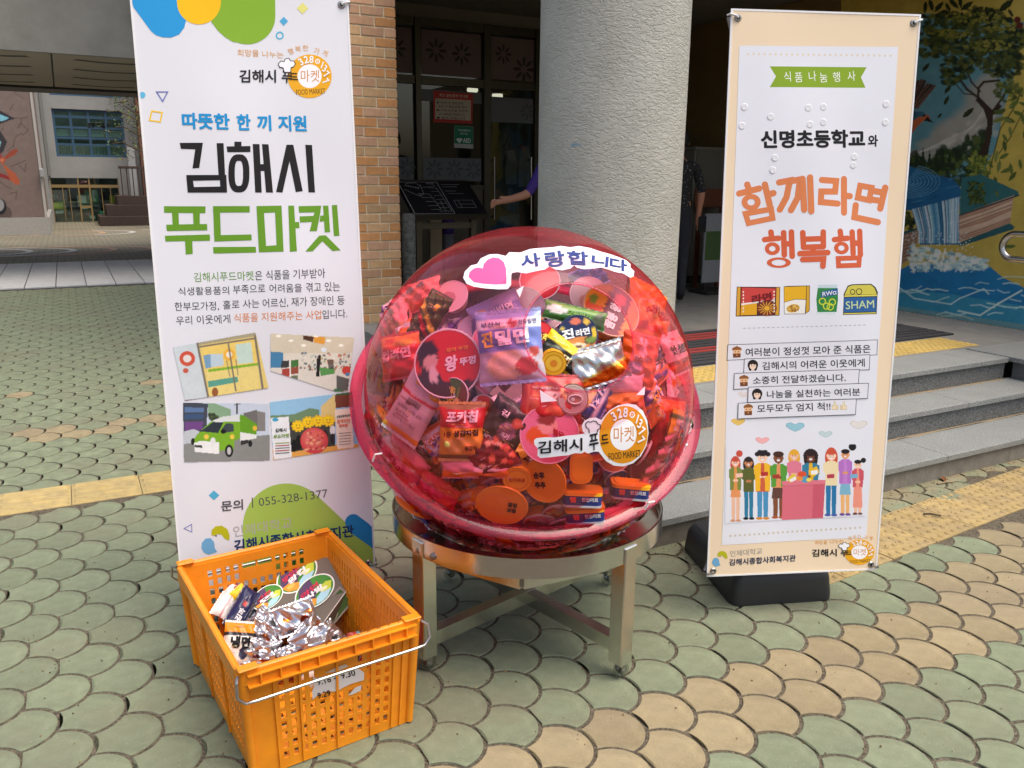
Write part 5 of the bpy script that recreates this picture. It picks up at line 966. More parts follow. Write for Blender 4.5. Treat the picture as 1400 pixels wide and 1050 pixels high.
def strokes(col, polys):
    for p in polys: a.poly(p, col)
def frame4(o, n): return [[o[0], o[1], n[1], n[0]], [o[1], o[2], n[2], n[1]], [o[2], o[3], n[3], n[2]], [o[3], o[0], n[0], n[3]]]
BKT = lin((26, 24, 24)); G2 = lin((100, 150, 34))
strokes(BKT, [[(250, 570), (343, 570), (328, 670), (301, 672), (312, 596), (255, 594)], [(397, 572), (425, 572), (431, 699), (405, 699)]]+frame4([(276, 698), (436, 698), (439, 768), (282, 768)], [(303, 721), (410, 719), (412, 744), (307, 746)]))
strokes(BKT, [[(468, 566), (496, 566), (496, 586), (468, 586)], [(437, 585), (532, 583), (532, 607), (440, 608)], [(541, 575), (568, 575), (577, 768), (551, 768)], [(578, 575), (604, 576), (622, 768), (594, 768)], [(566, 655), (592, 655), (594, 682), (569, 682)]])
a.raw([q for k in range(40) for q in ((486+(16.5+.0)*math.copysign(abs(math.cos(k*.15708))**.6, math.cos(k*.15708)), 692+50*math.copysign(abs(math.sin(k*.15708))**.8, math.sin(k*.15708))), (486+42*math.copysign(abs(math.cos(k*.15708))**.75, math.cos(k*.15708)), 692+76*math.copysign(abs(math.sin(k*.15708))**.8, math.sin(k*.15708))))], [(2*k, 2*k+1, 2*((k+1) % 40)+1, 2*((k+1) % 40)) for k in range(40)], BKT)
strokes(BKT, [[(676, 577), (703, 577), (660, 768), (634, 766)], [(689, 600), (703, 577), (741, 762), (713, 766), (686, 632)], [(751, 577), (778, 578), (790, 767), (764, 767)]])
strokes(G2, [[(187, 822), (353, 823), (352, 850), (188, 848)], [(219, 847), (245, 847), (247, 900), (222, 900)], [(303, 847), (330, 847), (330, 900), (305, 900)], [(196, 896), (359, 893), (360, 918), (199, 921)], [(191, 940), (370, 935), (371, 960), (193, 963)], [(271, 958), (300, 958), (302, 1012), (274, 1015)]])
strokes(G2, [[(383, 822), (529, 822), (529, 847), (383, 848)], [(384, 846), (411, 846), (414, 940), (387, 940)], [(388, 938), (536, 935), (537, 958), (388, 963)], [(383, 985), (553, 984), (555, 1007), (385, 1011)]])
strokes(G2, frame4([(556, 822), (656, 820), (664, 1003), (566, 1006)], [(586, 849), (630, 847), (636, 978), (594, 981)])+[[(683, 820), (706, 820), (717, 1002), (689, 1004)], [(705, 886), (726, 885), (728, 909), (708, 910)]])
strokes(G2, [[(724, 822), (815, 820), (811, 846), (726, 848)], [(788, 845), (812, 843), (797, 921), (768, 922)], [(728, 863), (797, 860), (794, 884), (730, 887)], [(811, 860), (826, 859), (827, 882), (808, 884)], [(822, 820), (843, 820), (850, 925), (829, 926)], [(857, 818), (878, 817), (887, 940), (865, 941)], [(806, 940), (832, 938), (892, 998), (860, 1001), (819, 962), (780, 1002), (751, 1003)]])
TX = lin((62, 60, 62)); a.T = Z5
a.text('김해시푸드마켓', (664, 214), (868, 208), (662, 182), lin((98, 148, 50)), .0); a.text('은 식품을 기부받아', (872, 208), (1112, 199), (871, 176), TX, .0)
a.text('식생활용품의', (610, 260), (784, 256), (608, 232), TX, .0); a.text('부족으로', (797, 255), (907, 250), (796, 226), TX, .0); a.text('어려움을', (921, 250), (1032, 248), (920, 221), TX, .0); a.text('겪고 있는', (1046, 248), (1162, 245), (1045, 216), TX, .0)
a.text('한부모가정,', (598, 314), (749, 311), (596, 283), TX, .0); a.text('홀로 사는', (763, 307), (887, 301), (762, 277), TX, .0); a.text('어르신,', (898, 303), (985, 299), (897, 271), TX, .0); a.text('재가 장애인 등', (996, 297), (1178, 291), (995, 266), TX, .0)
a.text('우리 이웃에게', (603, 361), (788, 354), (601, 331), TX, .0); a.text('식품을 지원해주는 사업', (800, 352), (1098, 340), (799, 322), lin((222, 132, 60)), .0); a.text('입니다.', (1102, 340), (1187, 336), (1101, 310), TX, .0)
a.T = Z7
blob = [(760+300*math.cos(R_(g_)), 402+298*math.sin(R_(g_))) for g_ in range(180, 318, 8)]+[(1350, 548), (1362, 668), (1000, 690), (460, 690)]
a.poly(blob, lin((160, 192, 84))); a.poly([(1215+56*math.cos(R_(g_)), 370+56*math.sin(R_(g_))) for g_ in range(150, 310, 12)]+[(1348, 400), (1355, 552), (1180, 430)], lin((32, 130, 186)))
a.poly([(262, 152), (300, 185), (264, 218), (226, 186)], lin((80, 172, 208))); a.line([(58, 412), (110, 383), (112, 436)], 5, lin((116, 124, 186)), True)
a.text('문의', (312, 297), (462, 283), (310, 226), lin((80, 78, 80)), .02); a.line([(524, 202), (528, 272)], 7, lin((80, 78, 80))); a.text('055-328-1377', (572, 262), (1042, 198), (566, 206), lin((84, 86, 84)), .0)
def emblem(a, c, r):
    T0 = a.T; a.T = lambda x, y: T0(c[0]+x*r, c[1]+y*r)
    a.poly([(-.30, -.35), (-.28, -.70), (-.02, -.95), (.40, -1.0), (.80, -.75), (.95, -.30), (.92, .02), (.62, -.08), (.40, -.38), (.12, -.42), (-.08, -.30)], lin((182, 182, 24))); a.poly([(-.98, .55), (-.95, .18), (-.70, -.12), (-.35, -.15), (-.12, .12), (-.06, .55), (.10, .80), (-.50, .98), (-.80, .85)], lin((110, 168, 206))); a.ell(.02, -.30, .06, .06, lin((40, 60, 80)), n=10); a.T = T0
emblem(a, (275, 492), 100)
a.text('인제대학교', (398, 474), (800, 412), (392, 396), lin((170, 168, 164)), .0); a.text('김해시종합사회복지관', (404, 575), (1222, 468), (398, 490), lin((24, 52, 100)), .03)
a.mesh(mp, maxlen=9).build('printed_artwork', PRINT, LB.root)
# four printed photographs
def ras(B, r, name, quad): 
    q = np.array(quad, float)
    def mask(X, Y):
        m = np.ones(X.shape, bool)
        for i in range(len(q)): (x1, y1), (x2, y2) = q[i], q[(i+1) % len(q)]; m &= ((x2-x1)*(Y-y1)-(y2-y1)*(X-x1)) > 0
        return m
    f1 = plane_fn(B.o, B.n, .0016, B.inv)
    def f0(x, y): p = f1(x, y); p[:, 1] += B.wv(p[:, 0], p[:, 2]); return p
    f0.vec = True; r.build(f0, name, PRINT, B.root, mask=mask)
Z6 = lambda x, y: (220+x/4.667, 440+y/4.667)
def PL(r, pts, c_, al=1.): r.poly(TL(Z6, pts), c_, al)
def PLn(r, pts, w_, c_, al=1.): r.line(TL(Z6, pts), w_, c_, al)
def PE(r, x, y, rx, ry, c_, **k): r.ell(*Z6(x, y), rx/4.667, ry/4.667, c_, **k)
r = Raster(234, 450, 370, 550, .8, (206, 214, 214)); PL(r, [(225, 130), (610, 60), (690, 425), (300, 500)], (226, 202, 120)); PL(r, [(75, 100), (225, 60), (300, 520), (140, 520)], (204, 214, 216)); PL(r, [(225, 60), (620, 20), (615, 90), (240, 150)], (168, 160, 130))
PL(r, [(260, 150), (600, 105), (620, 260), (280, 310)], (236, 206, 110)); PL(r, [(290, 310), (620, 262), (650, 420), (310, 480)], (232, 212, 130)); PL(r, [(270, 215), (320, 205), (330, 290), (285, 300)], (120, 160, 190)); PL(r, [(315, 205), (395, 205), (400, 280), (320, 290)], (190, 210, 220)); PL(r, [(475, 145), (575, 130), (590, 260), (490, 270)], (196, 220, 206)); PL(r, [(300, 305), (620, 262), (622, 278), (302, 322)], (130, 180, 50)); PL(r, [(300, 380), (490, 350), (492, 385), (302, 420)], (90, 160, 140))
PE(r, 168, 235, 50, 48, (206, 84, 60)); PE(r, 168, 235, 26, 24, (226, 222, 214)); PE(r, 158, 312, 18, 16, (196, 90, 70)); PE(r, 436, 210, 36, 38, (238, 180, 60)); PE(r, 436, 210, 20, 20, (240, 232, 210))
for l, w_ in (([(232, 135), (305, 500)], 3), ([(245, 160), (600, 105)], 2.4), ([(600, 90), (650, 430)], 3), ([(310, 490), (680, 430)], 3), ([(430, 140), (478, 440)], 2.2), ([(420, 250), (440, 350)], 1.2), ([(478, 240), (492, 340)], 1.2)): PLn(r, l, w_, (120, 112, 100))
PLn(r, [(150, 505), (300, 490)], 2, (120, 60, 50)); PE(r, 345, 450, 20, 30, (150, 90, 50)); r.noise(.08, 5, 1); ras(LB, r, 'printed_photo', TL(Z6, [(75, 160), (605, 65), (690, 425), (152, 506)]))
r = Raster(366, 452, 488, 542, .8, (222, 216, 200)); PL(r, [(690, 60), (1240, 90), (1240, 200), (690, 200)], (214, 204, 180)); PL(r, [(690, 280), (900, 280), (1200, 330), (1200, 470), (690, 470)], (220, 214, 202)); PL(r, [(700, 190), (780, 195), (782, 290), (700, 295)], (70, 130, 170)); PL(r, [(905, 85), (975, 95), (970, 130), (908, 112)], (80, 50, 36)); PL(r, [(975, 92), (1050, 98), (1042, 145), (975, 130)], (226, 158, 60))
for k in range(90): x, y = r9v = (random.uniform(880, 1230), random.uniform(190, 300)); PL(r, [(x, y), (x+12, y), (x+12, y+14), (x, y+14)], random.choice([(90, 90, 80), (200, 120, 90), (150, 170, 110), (236, 232, 220), (110, 80, 70), (190, 196, 180), (70, 110, 130)]), .8)
for x0, y0, c_ in ((770, 250, (60, 60, 60)), (775, 300, (170, 70, 60)), (770, 345, (190, 80, 70)), (830, 245, (70, 120, 60)), (830, 290, (150, 80, 60)), (828, 345, (110, 120, 90))): PL(r, [(x0, y0), (x0+46, y0-4), (x0+46, y0+40), (x0-6, y0+46)], c_)
PL(r, [(820, 240), (828, 240), (828, 420), (820, 420)], (240, 238, 232)); PL(r, [(995, 235), (1020, 235), (1010, 350), (990, 350)], (30, 28, 30)); PE(r, 1012, 222, 10, 12, (40, 30, 26)); PL(r, [(1010, 290), (1110, 300), (1110, 330), (1020, 345)], (90, 150, 80)); PE(r, 1082, 255, 26, 18, (220, 180, 150)); PL(r, [(1060, 240), (1100, 240), (1105, 300), (1070, 300)], (40, 40, 44), .8); PE(r, 1040, 178, 18, 14, (226, 236, 244))
PL(r, [(1120, 340), (1220, 370), (1215, 440), (1120, 440)], (96, 96, 92)); PE(r, 1185, 310, 30, 28, (206, 70, 60)); PE(r, 1190, 335, 14, 12, (80, 130, 170)); PL(r, [(1078, 470), (1110, 425), (1215, 455), (1215, 480)], (60, 120, 70))
for k in range(6): PE(r, 750+k*80, 90+10*(k % 3)*3, 16, 8, (255, 252, 236), soft=.6)
r.noise(.07, 5, 2); ras(LB, r, 'printed_photo', TL(Z6, [(700, 72), (1236, 98), (1190, 470), (1120, 448), (698, 448)]))
r = Raster(248, 546, 370, 634, .8, (196, 208, 222)); PL(r, [(140, 780), (700, 720), (700, 890), (140, 895)], (136, 138, 134)); PL(r, [(140, 505), (300, 525), (290, 700), (140, 720)], (66, 72, 84)); PL(r, [(150, 545), (275, 550), (272, 580), (150, 580)], (90, 120, 160)); PL(r, [(150, 590), (272, 590), (270, 620), (150, 622)], (60, 84, 120)); PL(r, [(150, 640), (270, 640), (265, 690), (150, 700)], (110, 70, 130))
PL(r, [(300, 505), (445, 560), (445, 600), (330, 630), (300, 600)], (134, 168, 134)); foliage_ = [PE(r, 330+random.uniform(-30, 30), 610+random.uniform(-20, 20), 12, 10, random.choice([(50, 64, 42), (70, 84, 56)])) for _ in range(16)]
PL(r, [(525, 585), (615, 562), (620, 700), (560, 700)], (110, 108, 104)); PL(r, [(615, 570), (668, 580), (668, 700), (620, 700)], (130, 128, 124)); PL(r, [(480, 510), (492, 510), (492, 590), (480, 590)], (70, 70, 70)); PLn(r, [(468, 532), (506, 524)], 1, (60, 60, 60))
PL(r, [(148, 700), (210, 685), (245, 700), (240, 770), (150, 780)], (190, 196, 200)); PE(r, 205, 765, 14, 22, (30, 30, 32))
PL(r, [(215, 740), (260, 690), (330, 630), (480, 600), (505, 600), (505, 745), (470, 760), (465, 820), (220, 830), (212, 780)], (120, 172, 40)); PL(r, [(330, 632), (400, 605), (500, 595), (505, 640), (400, 640), (340, 660)], (216, 222, 220)); PL(r, [(250, 700), (335, 640), (400, 642), (365, 712)], (44, 54, 62)); PL(r, [(385, 690), (415, 650), (462, 652), (466, 700), (385, 715)], (60, 70, 76)); PL(r, [(505, 590), (540, 605), (615, 655), (610, 720), (505, 750)], (100, 156, 36)); PL(r, [(505, 705), (612, 722), (608, 745), (505, 765)], (230, 232, 228))
PL(r, [(212, 775), (250, 760), (370, 770), (370, 845), (215, 830)], (232, 234, 232)); PL(r, [(215, 785), (262, 790), (262, 806), (215, 800)], (60, 60, 60)); PE(r, 435, 825, 26, 40, (26, 26, 28)); PE(r, 435, 825, 13, 24, (190, 192, 190)); PE(r, 570, 778, 13, 22, (26, 26, 28)); PE(r, 332, 760, 16, 20, (226, 228, 226)); PE(r, 290, 735, 16, 16, (232, 196, 80)); PE(r, 455, 735, 14, 16, (236, 200, 80)); PE(r, 398, 702, 18, 14, (24, 24, 24)); PE(r, 600, 680, 14, 16, (226, 186, 60)); PL(r, [(510, 760), (560, 752), (560, 775), (510, 790)], (50, 50, 50))
r.noise(.06, 5, 3); ras(LB, r, 'printed_photo', TL(Z6, [(140, 515), (690, 522), (698, 886), (146, 896)]))
r = Raster(364, 530, 496, 634, .8, (148, 196, 226)); PL(r, [(690, 600), (850, 590), (950, 550), (1010, 560), (1010, 700), (690, 700)], (110, 140, 104)); PL(r, [(1020, 540), (1110, 460), (1120, 640), (1020, 640)], (222, 196, 130)); PL(r, [(700, 800), (1260, 780), (1265, 900), (700, 900)], (226, 166, 80)); PL(r, [(820, 640), (1110, 640), (1110, 790), (830, 830)], (64, 66, 60)); PL(r, [(1110, 470), (1230, 460), (1230, 540), (1115, 550)], (116, 64, 48)); PL(r, [(1115, 448), (1230, 440), (1230, 462), (1112, 470)], (60, 100, 60))
PL(r, [(700, 615), (815, 605), (835, 865), (722, 880)], (232, 236, 238)); PE(r, 730, 625, 20, 12, (60, 160, 200)); PL(r, [(1110, 560), (1215, 550), (1230, 800), (1125, 810)], (238, 226, 208)); PE(r, 850, 790, 20, 40, (20, 20, 22)); PE(r, 880, 770, 22, 50, (24, 24, 26)); PE(r, 1045, 740, 20, 50, (26, 26, 28)); PE(r, 1095, 690, 18, 30, (220, 220, 222)); PE(r, 1095, 745, 16, 34, (40, 42, 46))
for x, y in ((875, 665), (940, 640), (1003, 632), (1068, 630)):
    for k in range(10): g_ = k*.628; PE(r, x+34*math.cos(g_), y+30*math.sin(g_), 9, 9, (236, 190, 30))
    PE(r, x, y, 32, 28, (246, 206, 36)); PE(r, x-10, y-6, 3.4, 4, (60, 40, 20)); PE(r, x+10, y-6, 3.4, 4, (60, 40, 20)); PLn(r, [(x-12, y+8), (x, y+15), (x+12, y+8)], .8, (170, 60, 30))
PE(r, 978, 758, 88, 84, (206, 70, 74)); PE(r, 970, 745, 66, 60, (220, 104, 98), soft=.5); 
for k in range(40): PE(r, random.uniform(915, 1040), random.uniform(700, 825), 9, 7, random.choice([(236, 150, 140), (170, 50, 60), (226, 120, 90), (240, 190, 150)]), al=.7)
r.noise(.05, 5, 4); ras(LB, r, 'printed_photo', TL(Z6, [(692, 512), (1080, 462), (1222, 445), (1265, 800), (716, 884)]))
a = Art(); a.l0 = 22; a.T = Z6
a.text('김해시', (730, 705), (800, 700), (730, 680), lin((40, 44, 50)), .03); a.text('푸드마켓', (718, 745), (818, 735), (718, 720), lin((120, 160, 60)), .03); a.text('신명초등학교와', (1120, 612), (1208, 602), (1120, 596), lin((60, 60, 70)), .02); a.text('함께라면', (1122, 648), (1205, 640), (1122, 622), lin((226, 140, 100)), .03); a.text('행복햄', (1135, 672), (1190, 668), (1135, 652), lin((226, 110, 90)), .03)
for k in range(5): a.line([(730, 775+k*16), (820, 768+k*16)], 6, random.choice([lin((150, 170, 90)), lin((120, 120, 120)), lin((180, 90, 80))])); a.line([(1135, 710+k*18), (1212, 704+k*18)], 4, lin((130, 130, 130)))
a.mesh(mp, maxlen=9).build('photo_lettering', PRINT, LB.root)
base('black water filled base of the tall food market banner, hidden behind the crate', (.53, 2.80), (.987, -.163), .40, .46)

# ---- right banner
RB = Ban((2.06, 1.818, .163), (.927, -.3755, 0), (.016, .071, .997), .60, 1.80, 'school_event_banner', 'cream bordered school event banner with orange headline and cartoon group, right of the ball')
CRM = mat('cream_vinyl', lin((238, 216, 184)), .5, spec=.35, noise=.012, nscale=1.2)
banner_common(RB, CRM, HEM); mp = RB.map(); a = Art(); Z4 = lambda x, y: (920+x/2.917, y/2.917); Z8 = lambda x, y: (940+x/2.1, 300+y/2.1); ZA = lambda x, y: (980+x/5.833, 370+y/5.833); ZB = lambda x, y: (980+x/5.833, 450+y/5.833); ZC = lambda x, y: (980+x/4.77, 570+y/4.77)
a.T = ID; WHT = lin((229, 231, 238)); a.poly([(1010.8, 62.4), (1227.9, 64.1), (1184.4, 734.6), (986.7, 745)], WHT)
DOT = lin((226, 214, 190)); x0, y0, x1, y1 = 1022.8, 74, 1217.6, 76
for k in range(27): a.ell(x0+(x1-x0)*k/26, y0+(y1-y0)*k/26, 1.7, 1.7, DOT, n=10, up=(k == 0))
x0, y0 = ZC(88, 775); x1, y1 = ZC(933, 722)
for k in range(28): a.ell(x0+(x1-x0)*k/27, y0+(y1-y0)*k/27, 1.6, 1.6, lin((206, 196, 176)), n=10, up=(k == 0))
a.T = Z4; a.poly([(385, 265), (773, 268), (750, 308), (768, 350), (385, 348), (410, 305)], lin((136, 168, 36)))
for ch, x, y in zip('식품나눔행사', (455, 500, 556, 600, 652, 712), (306, 309, 304, 309, 307, 303)): a.textc(ch, (x, y), 44, 4, lin((244, 246, 236)), -.008, .85)
a.poly([(345, 515), (825, 515), (819, 600), (350, 604)], lin((232, 233, 238)))
a.text('신명초등학교', (350, 593), (768, 589), (348, 520), lin((22, 22, 24)), .04); a.text('와', (778, 586), (818, 585), (778, 538), lin((22, 22, 24)), .03)
O1_ = lin((222, 132, 82)); O2_ = lin((212, 98, 60))
def brush(pts, w_, col, closed=False):
    a.line(pts, w_, col, closed)
    for k, p in enumerate(pts): a.ell(p[0], p[1], w_/2, w_/2, col, n=16)
def box_(c, w_, col): brush(c, w_, col, True)
for st_ in ([(264, 772), (344, 752)], [(296, 736), (304, 758)], [(366, 736), (386, 818)], [(380, 776), (400, 770)], [(422, 728), (464, 720), (452, 786), (426, 836)], [(474, 722), (504, 716), (496, 788), (470, 838)], [(500, 768), (518, 766)], [(514, 714), (522, 836)], [(544, 708), (550, 842)], [(592, 718), (650, 722), (646, 764), (590, 764), (588, 806), (656, 812)], [(682, 714), (682, 848)], [(686, 780), (706, 782)], [(848, 748), (828, 832)], [(806, 762), (840, 768)], [(798, 796), (834, 802)], [(730, 818), (724, 866), (818, 886)]): brush(st_, 25, O1_)
box_([(290, 852), (392, 834), (398, 870), (302, 890)], 22, O1_); box_([(748, 740), (794, 748), (784, 798), (738, 788)], 23, O1_); a.ring(312, 806, 15, 38, O1_, 32, .86)
a.T = Z8
for st_ in ([(222, 58), (262, 54)], [(240, 36), (242, 50)], [(276, 38), (278, 102)], [(298, 36), (300, 106)], [(280, 70), (298, 70)], [(330, 38), (332, 80)], [(388, 36), (388, 78)], [(332, 57), (388, 55)], [(332, 80), (388, 78)], [(359, 82), (359, 94)], [(322, 98), (400, 95)], [(330, 115), (388, 113), (386, 134)], [(420, 58), (458, 54)], [(437, 34), (439, 48)], [(472, 36), (474, 98)], [(494, 34), (495, 102)], [(475, 68), (494, 68)]): brush(st_, 16, O2_)
a.ring(244, 84, 9, 21.5, O2_, 28, .86); a.ring(440, 82, 9, 21.5, O2_, 28, .84); a.ring(262, 124, 20, 34, O2_, 36, .44); box_([(430, 112), (492, 110), (490, 131), (431, 133)], 14, O2_)
# little drawings of food
a.T = ZA; BR = lin((74, 38, 30)); OC = lin((214, 160, 52)); RD = lin((200, 66, 60))
a.poly([(160, 128), (505, 130), (498, 358), (150, 366)], BR); a.poly([(166, 133), (190, 133), (182, 358), (156, 360)], OC); a.poly([(476, 134), (500, 134), (492, 352), (466, 354)], OC); a.poly([(200, 134), (470, 142), (462, 230), (194, 262)], RD); a.poly([(194, 276), (320, 252), (318, 352), (188, 356)], lin((222, 164, 30))); a.poly([(194, 262), (462, 228), (460, 240), (194, 276)], lin((236, 226, 220))); a.ell(398, 300, 78, 62, lin((120, 46, 34))); 
for k in range(14): g_ = k*.449; a.line([(398+26*math.cos(g_), 300+22*math.sin(g_)), (398+68*math.cos(g_+.2), 300+54*math.sin(g_+.2))], 7, OC)
a.ell(398, 300, 22, 19, lin((226, 170, 50))); a.text('라면', (280, 268), (440, 240), (276, 196), lin((120, 24, 30)), .04)
for k in range(7): a.ell(212, 170+k*26, 6, 8, lin((236, 220, 206)), n=10, up=(k == 0)); a.ell(456, 168+k*26, 6, 8, lin((236, 220, 206)), n=10, up=False)
a.poly([(532, 126), (560, 122), (737, 118), (735, 320), (700, 346), (534, 348)], lin((60, 54, 44))); a.poly([(536, 130), (708, 124), (704, 228), (620, 226), (536, 250)], lin((228, 176, 32))); a.poly([(712, 126), (733, 122), (731, 318), (706, 336)], lin((214, 164, 40))); a.poly([(536, 254), (620, 230), (704, 232), (698, 342), (538, 344)], lin((238, 236, 226))); a.ell(605, 300, 52, 32, lin((206, 160, 60)), a0=-.2)
for k in range(16): a.ell(605+random.uniform(-40, 40), 302+random.uniform(-22, 22), 9, 5, random.choice([lin((176, 120, 50)), lin((234, 200, 110)), lin((150, 100, 46))]), a0=random.uniform(0, 3), n=8, up=(k % 8 == 0))
a.poly([(800, 112), (952, 110), (950, 138), (800, 138)], lin((196, 214, 220))); a.poly([(798, 138), (955, 138), (958, 230), (946, 328), (796, 330), (786, 230)], lin((48, 132, 70))); a.poly([(788, 330), (940, 328), (936, 347), (786, 348)], lin((214, 226, 226))); a.poly([(826, 168), (955, 140), (956, 190), (822, 214)], lin((36, 84, 150))); a.text('RWα', (834, 206), (946, 188), (832, 170), lin((232, 238, 240)), .02)
for cx, cy in ((834, 244), (866, 282), (912, 250), (896, 288)): a.ring(cx, cy, 20, 29, lin((206, 216, 60)), 20)
a.poly([(1002, 188), (1036, 118), (1070, 108), (1226, 104), (1262, 130), (1282, 172), (1278, 208), (1272, 346), (998, 352), (1004, 200)], lin((44, 42, 40))); a.poly([(1012, 186), (1040, 128), (1072, 116), (1222, 112), (1252, 136), (1270, 176), (1268, 188), (1012, 192)], lin((206, 196, 80))); a.poly([(1010, 196), (1276, 190), (1276, 202), (1010, 208)], lin((226, 214, 90))); a.poly([(1008, 214), (1272, 208), (1268, 326), (1004, 332)], lin((44, 96, 156))); a.poly([(1004, 338), (1266, 332), (1266, 340), (1002, 346)], lin((222, 210, 90)))
a.ring(1075, 168, 16, 22, lin((60, 56, 40)), 18); a.ring(1128, 166, 20, 26, lin((60, 56, 40)), 18); a.text('SHAM', (1020, 308), (1252, 296), (1018, 244), lin((196, 214, 160)), .01)
for k in range(26): x = 210+k*38; y = 460-k*1.1; a.line([(x, y), (x+22, y-.7)], 5, lin((160, 160, 164)))
a.T = ZB; NB = lin((50, 52, 62))
def hearts(cx, cy, w_, c_, c2): 
    P = [(0, .42), (-.28, .22), (-.50, -.08), (-.44, -.34), (-.22, -.42), (0, -.24), (.22, -.42), (.44, -.34), (.50, -.08), (.28, .22)]
    a.poly([(cx+p*w_*1.06, cy+q_*w_*.62) for p, q_ in P], c2); a.poly([(cx+p*w_*.96, cy+q_*w_*.55) for p, q_ in P], c_)
hearts(172, 742, 108, lin((232, 196, 104)), lin((214, 172, 80))); hearts(627, 782, 142, lin((152, 200, 214)), lin((120, 176, 194))); hearts(1128, 762, 134, lin((226, 222, 216)), lin((204, 198, 190))); hearts(865, 838, 104, lin((196, 214, 216)), lin((168, 196, 202))); hearts(218, 524, 90, lin((226, 216, 212)), lin((212, 200, 196))); hearts(366, 890, 106, lin((240, 178, 178)), lin((226, 152, 156)))
bx_ = [((88, 125), (1280, 85), (1275, 205), (82, 248)), ((220, 238), (1218, 203), (1213, 323), (215, 350)), ((140, 353), (1133, 320), (1126, 432), (135, 480)), ((253, 463), (1205, 430), (1198, 550), (248, 585)), ((172, 590), (1108, 555), (1100, 678), (168, 715))]
tx_ = [('여러분이 정성껏 모아 준 식품은', (230, 218), (1225, 188), (228, 152)), ('김해시의 어려운 이웃에게', (365, 326), (1178, 298), (362, 262)), ('소중히 전달하겠습니다.', (290, 442), (1025, 416), (288, 380)), ('나눔을 실천하는 여러분', (402, 552), (1140, 528), (400, 492)), ('모두모두 엄지 척!!', (325, 668), (905, 645), (323, 604))]
fc = [(160, 183), (288, 290), (217, 412), (323, 520), (252, 643)]
for k in range(5):
    a.poly(bx_[k], lin((228, 229, 236))); a.line(bx_[k], 4.5, NB, True); a.text(*tx_[k], lin((34, 32, 40)), .012); x, y = fc[k]
    if k % 2 == 0:
        HB = lin((142, 92, 48)); a.ell(x, y-22, 38, 22, HB); a.ell(x, y-40, 10, 8, HB); a.poly([(x-30, y-16), (x+30, y-18), (x+30, y+16), (x-30, y+18)], lin((236, 186, 140))); a.poly([(x-32, y+12), (x+30, y+10), (x+30, y+42), (x-30, y+44)], lin((120, 70, 36))); a.ell(x-14, y-3, 4, 5, NB, n=10); a.ell(x+14, y-3, 4, 5, NB, n=10); a.ell(x, y+24, 6, 5, lin((220, 160, 120)), n=10)
    else:
        HB = lin((34, 28, 30)); a.ell(x, y-4, 42, 42, HB); a.ell(x-20, y+24, 14, 18, HB); a.ell(x+20, y+24, 14, 18, HB); a.ell(x, y+6, 26, 26, lin((244, 214, 190))); a.poly([(x-20, y-22), (x+22, y-22), (x+16, y-4), (x, y-14), (x-14, y-4)], HB); a.ell(x-9, y+2, 3, 4, NB, n=8); a.ell(x+9, y+2, 3, 4, NB, n=8); a.poly([(x-14, y+36), (x, y+20), (x+14, y+36)], lin((246, 222, 200)))
for cx, q_ in ((938, 1), (1008, -1)):
    a.poly([(cx-24*q_, 640), (cx-24*q_, 606), (cx-6*q_, 604), (cx-10*q_, 575), (cx+2*q_, 572), (cx+10*q_, 602), (cx+28*q_, 604), (cx+28*q_, 642)], lin((210, 190, 150))); a.poly([(cx-20*q_, 636), (cx-20*q_, 610), (cx-2*q_, 608), (cx-6*q_, 579), (cx+0*q_, 577), (cx+8*q_, 606), (cx+24*q_, 608), (cx+24*q_, 638)], lin((238, 222, 186)))
    for z in (614, 622, 630): a.line([(cx+4*q_, z), (cx+24*q_, z)], 2, lin((190, 166, 126)))
a.T = ZC; a.text('인제대학교', (86, 912), (298, 893), (84, 872), lin((150, 150, 146)), .0); a.text('김해시종합사회복지관', (80, 969), (516, 942), (81, 926), lin((36, 52, 84)), .02); emblem(a, (20, 925), 52)
a.text('희망을', (642, 833), (722, 830), (642, 808), GO); a.text('나누는', (738, 829), (828, 825), (738, 800), GO)
for ch, x, y, g_ in zip('행복한가게', (868, 898, 928, 972, 1004), (790, 783, 780, 784, 790), (14, 8, 2, -8, -16)): a.textc(ch, (x, y), 28, g_, GO)
logo(a, 0, lambda x, y: (930+x*97, 882+y*82-x*2))
a.mesh(mp, maxlen=9).build('printed_artwork', PRINT, RB.root)
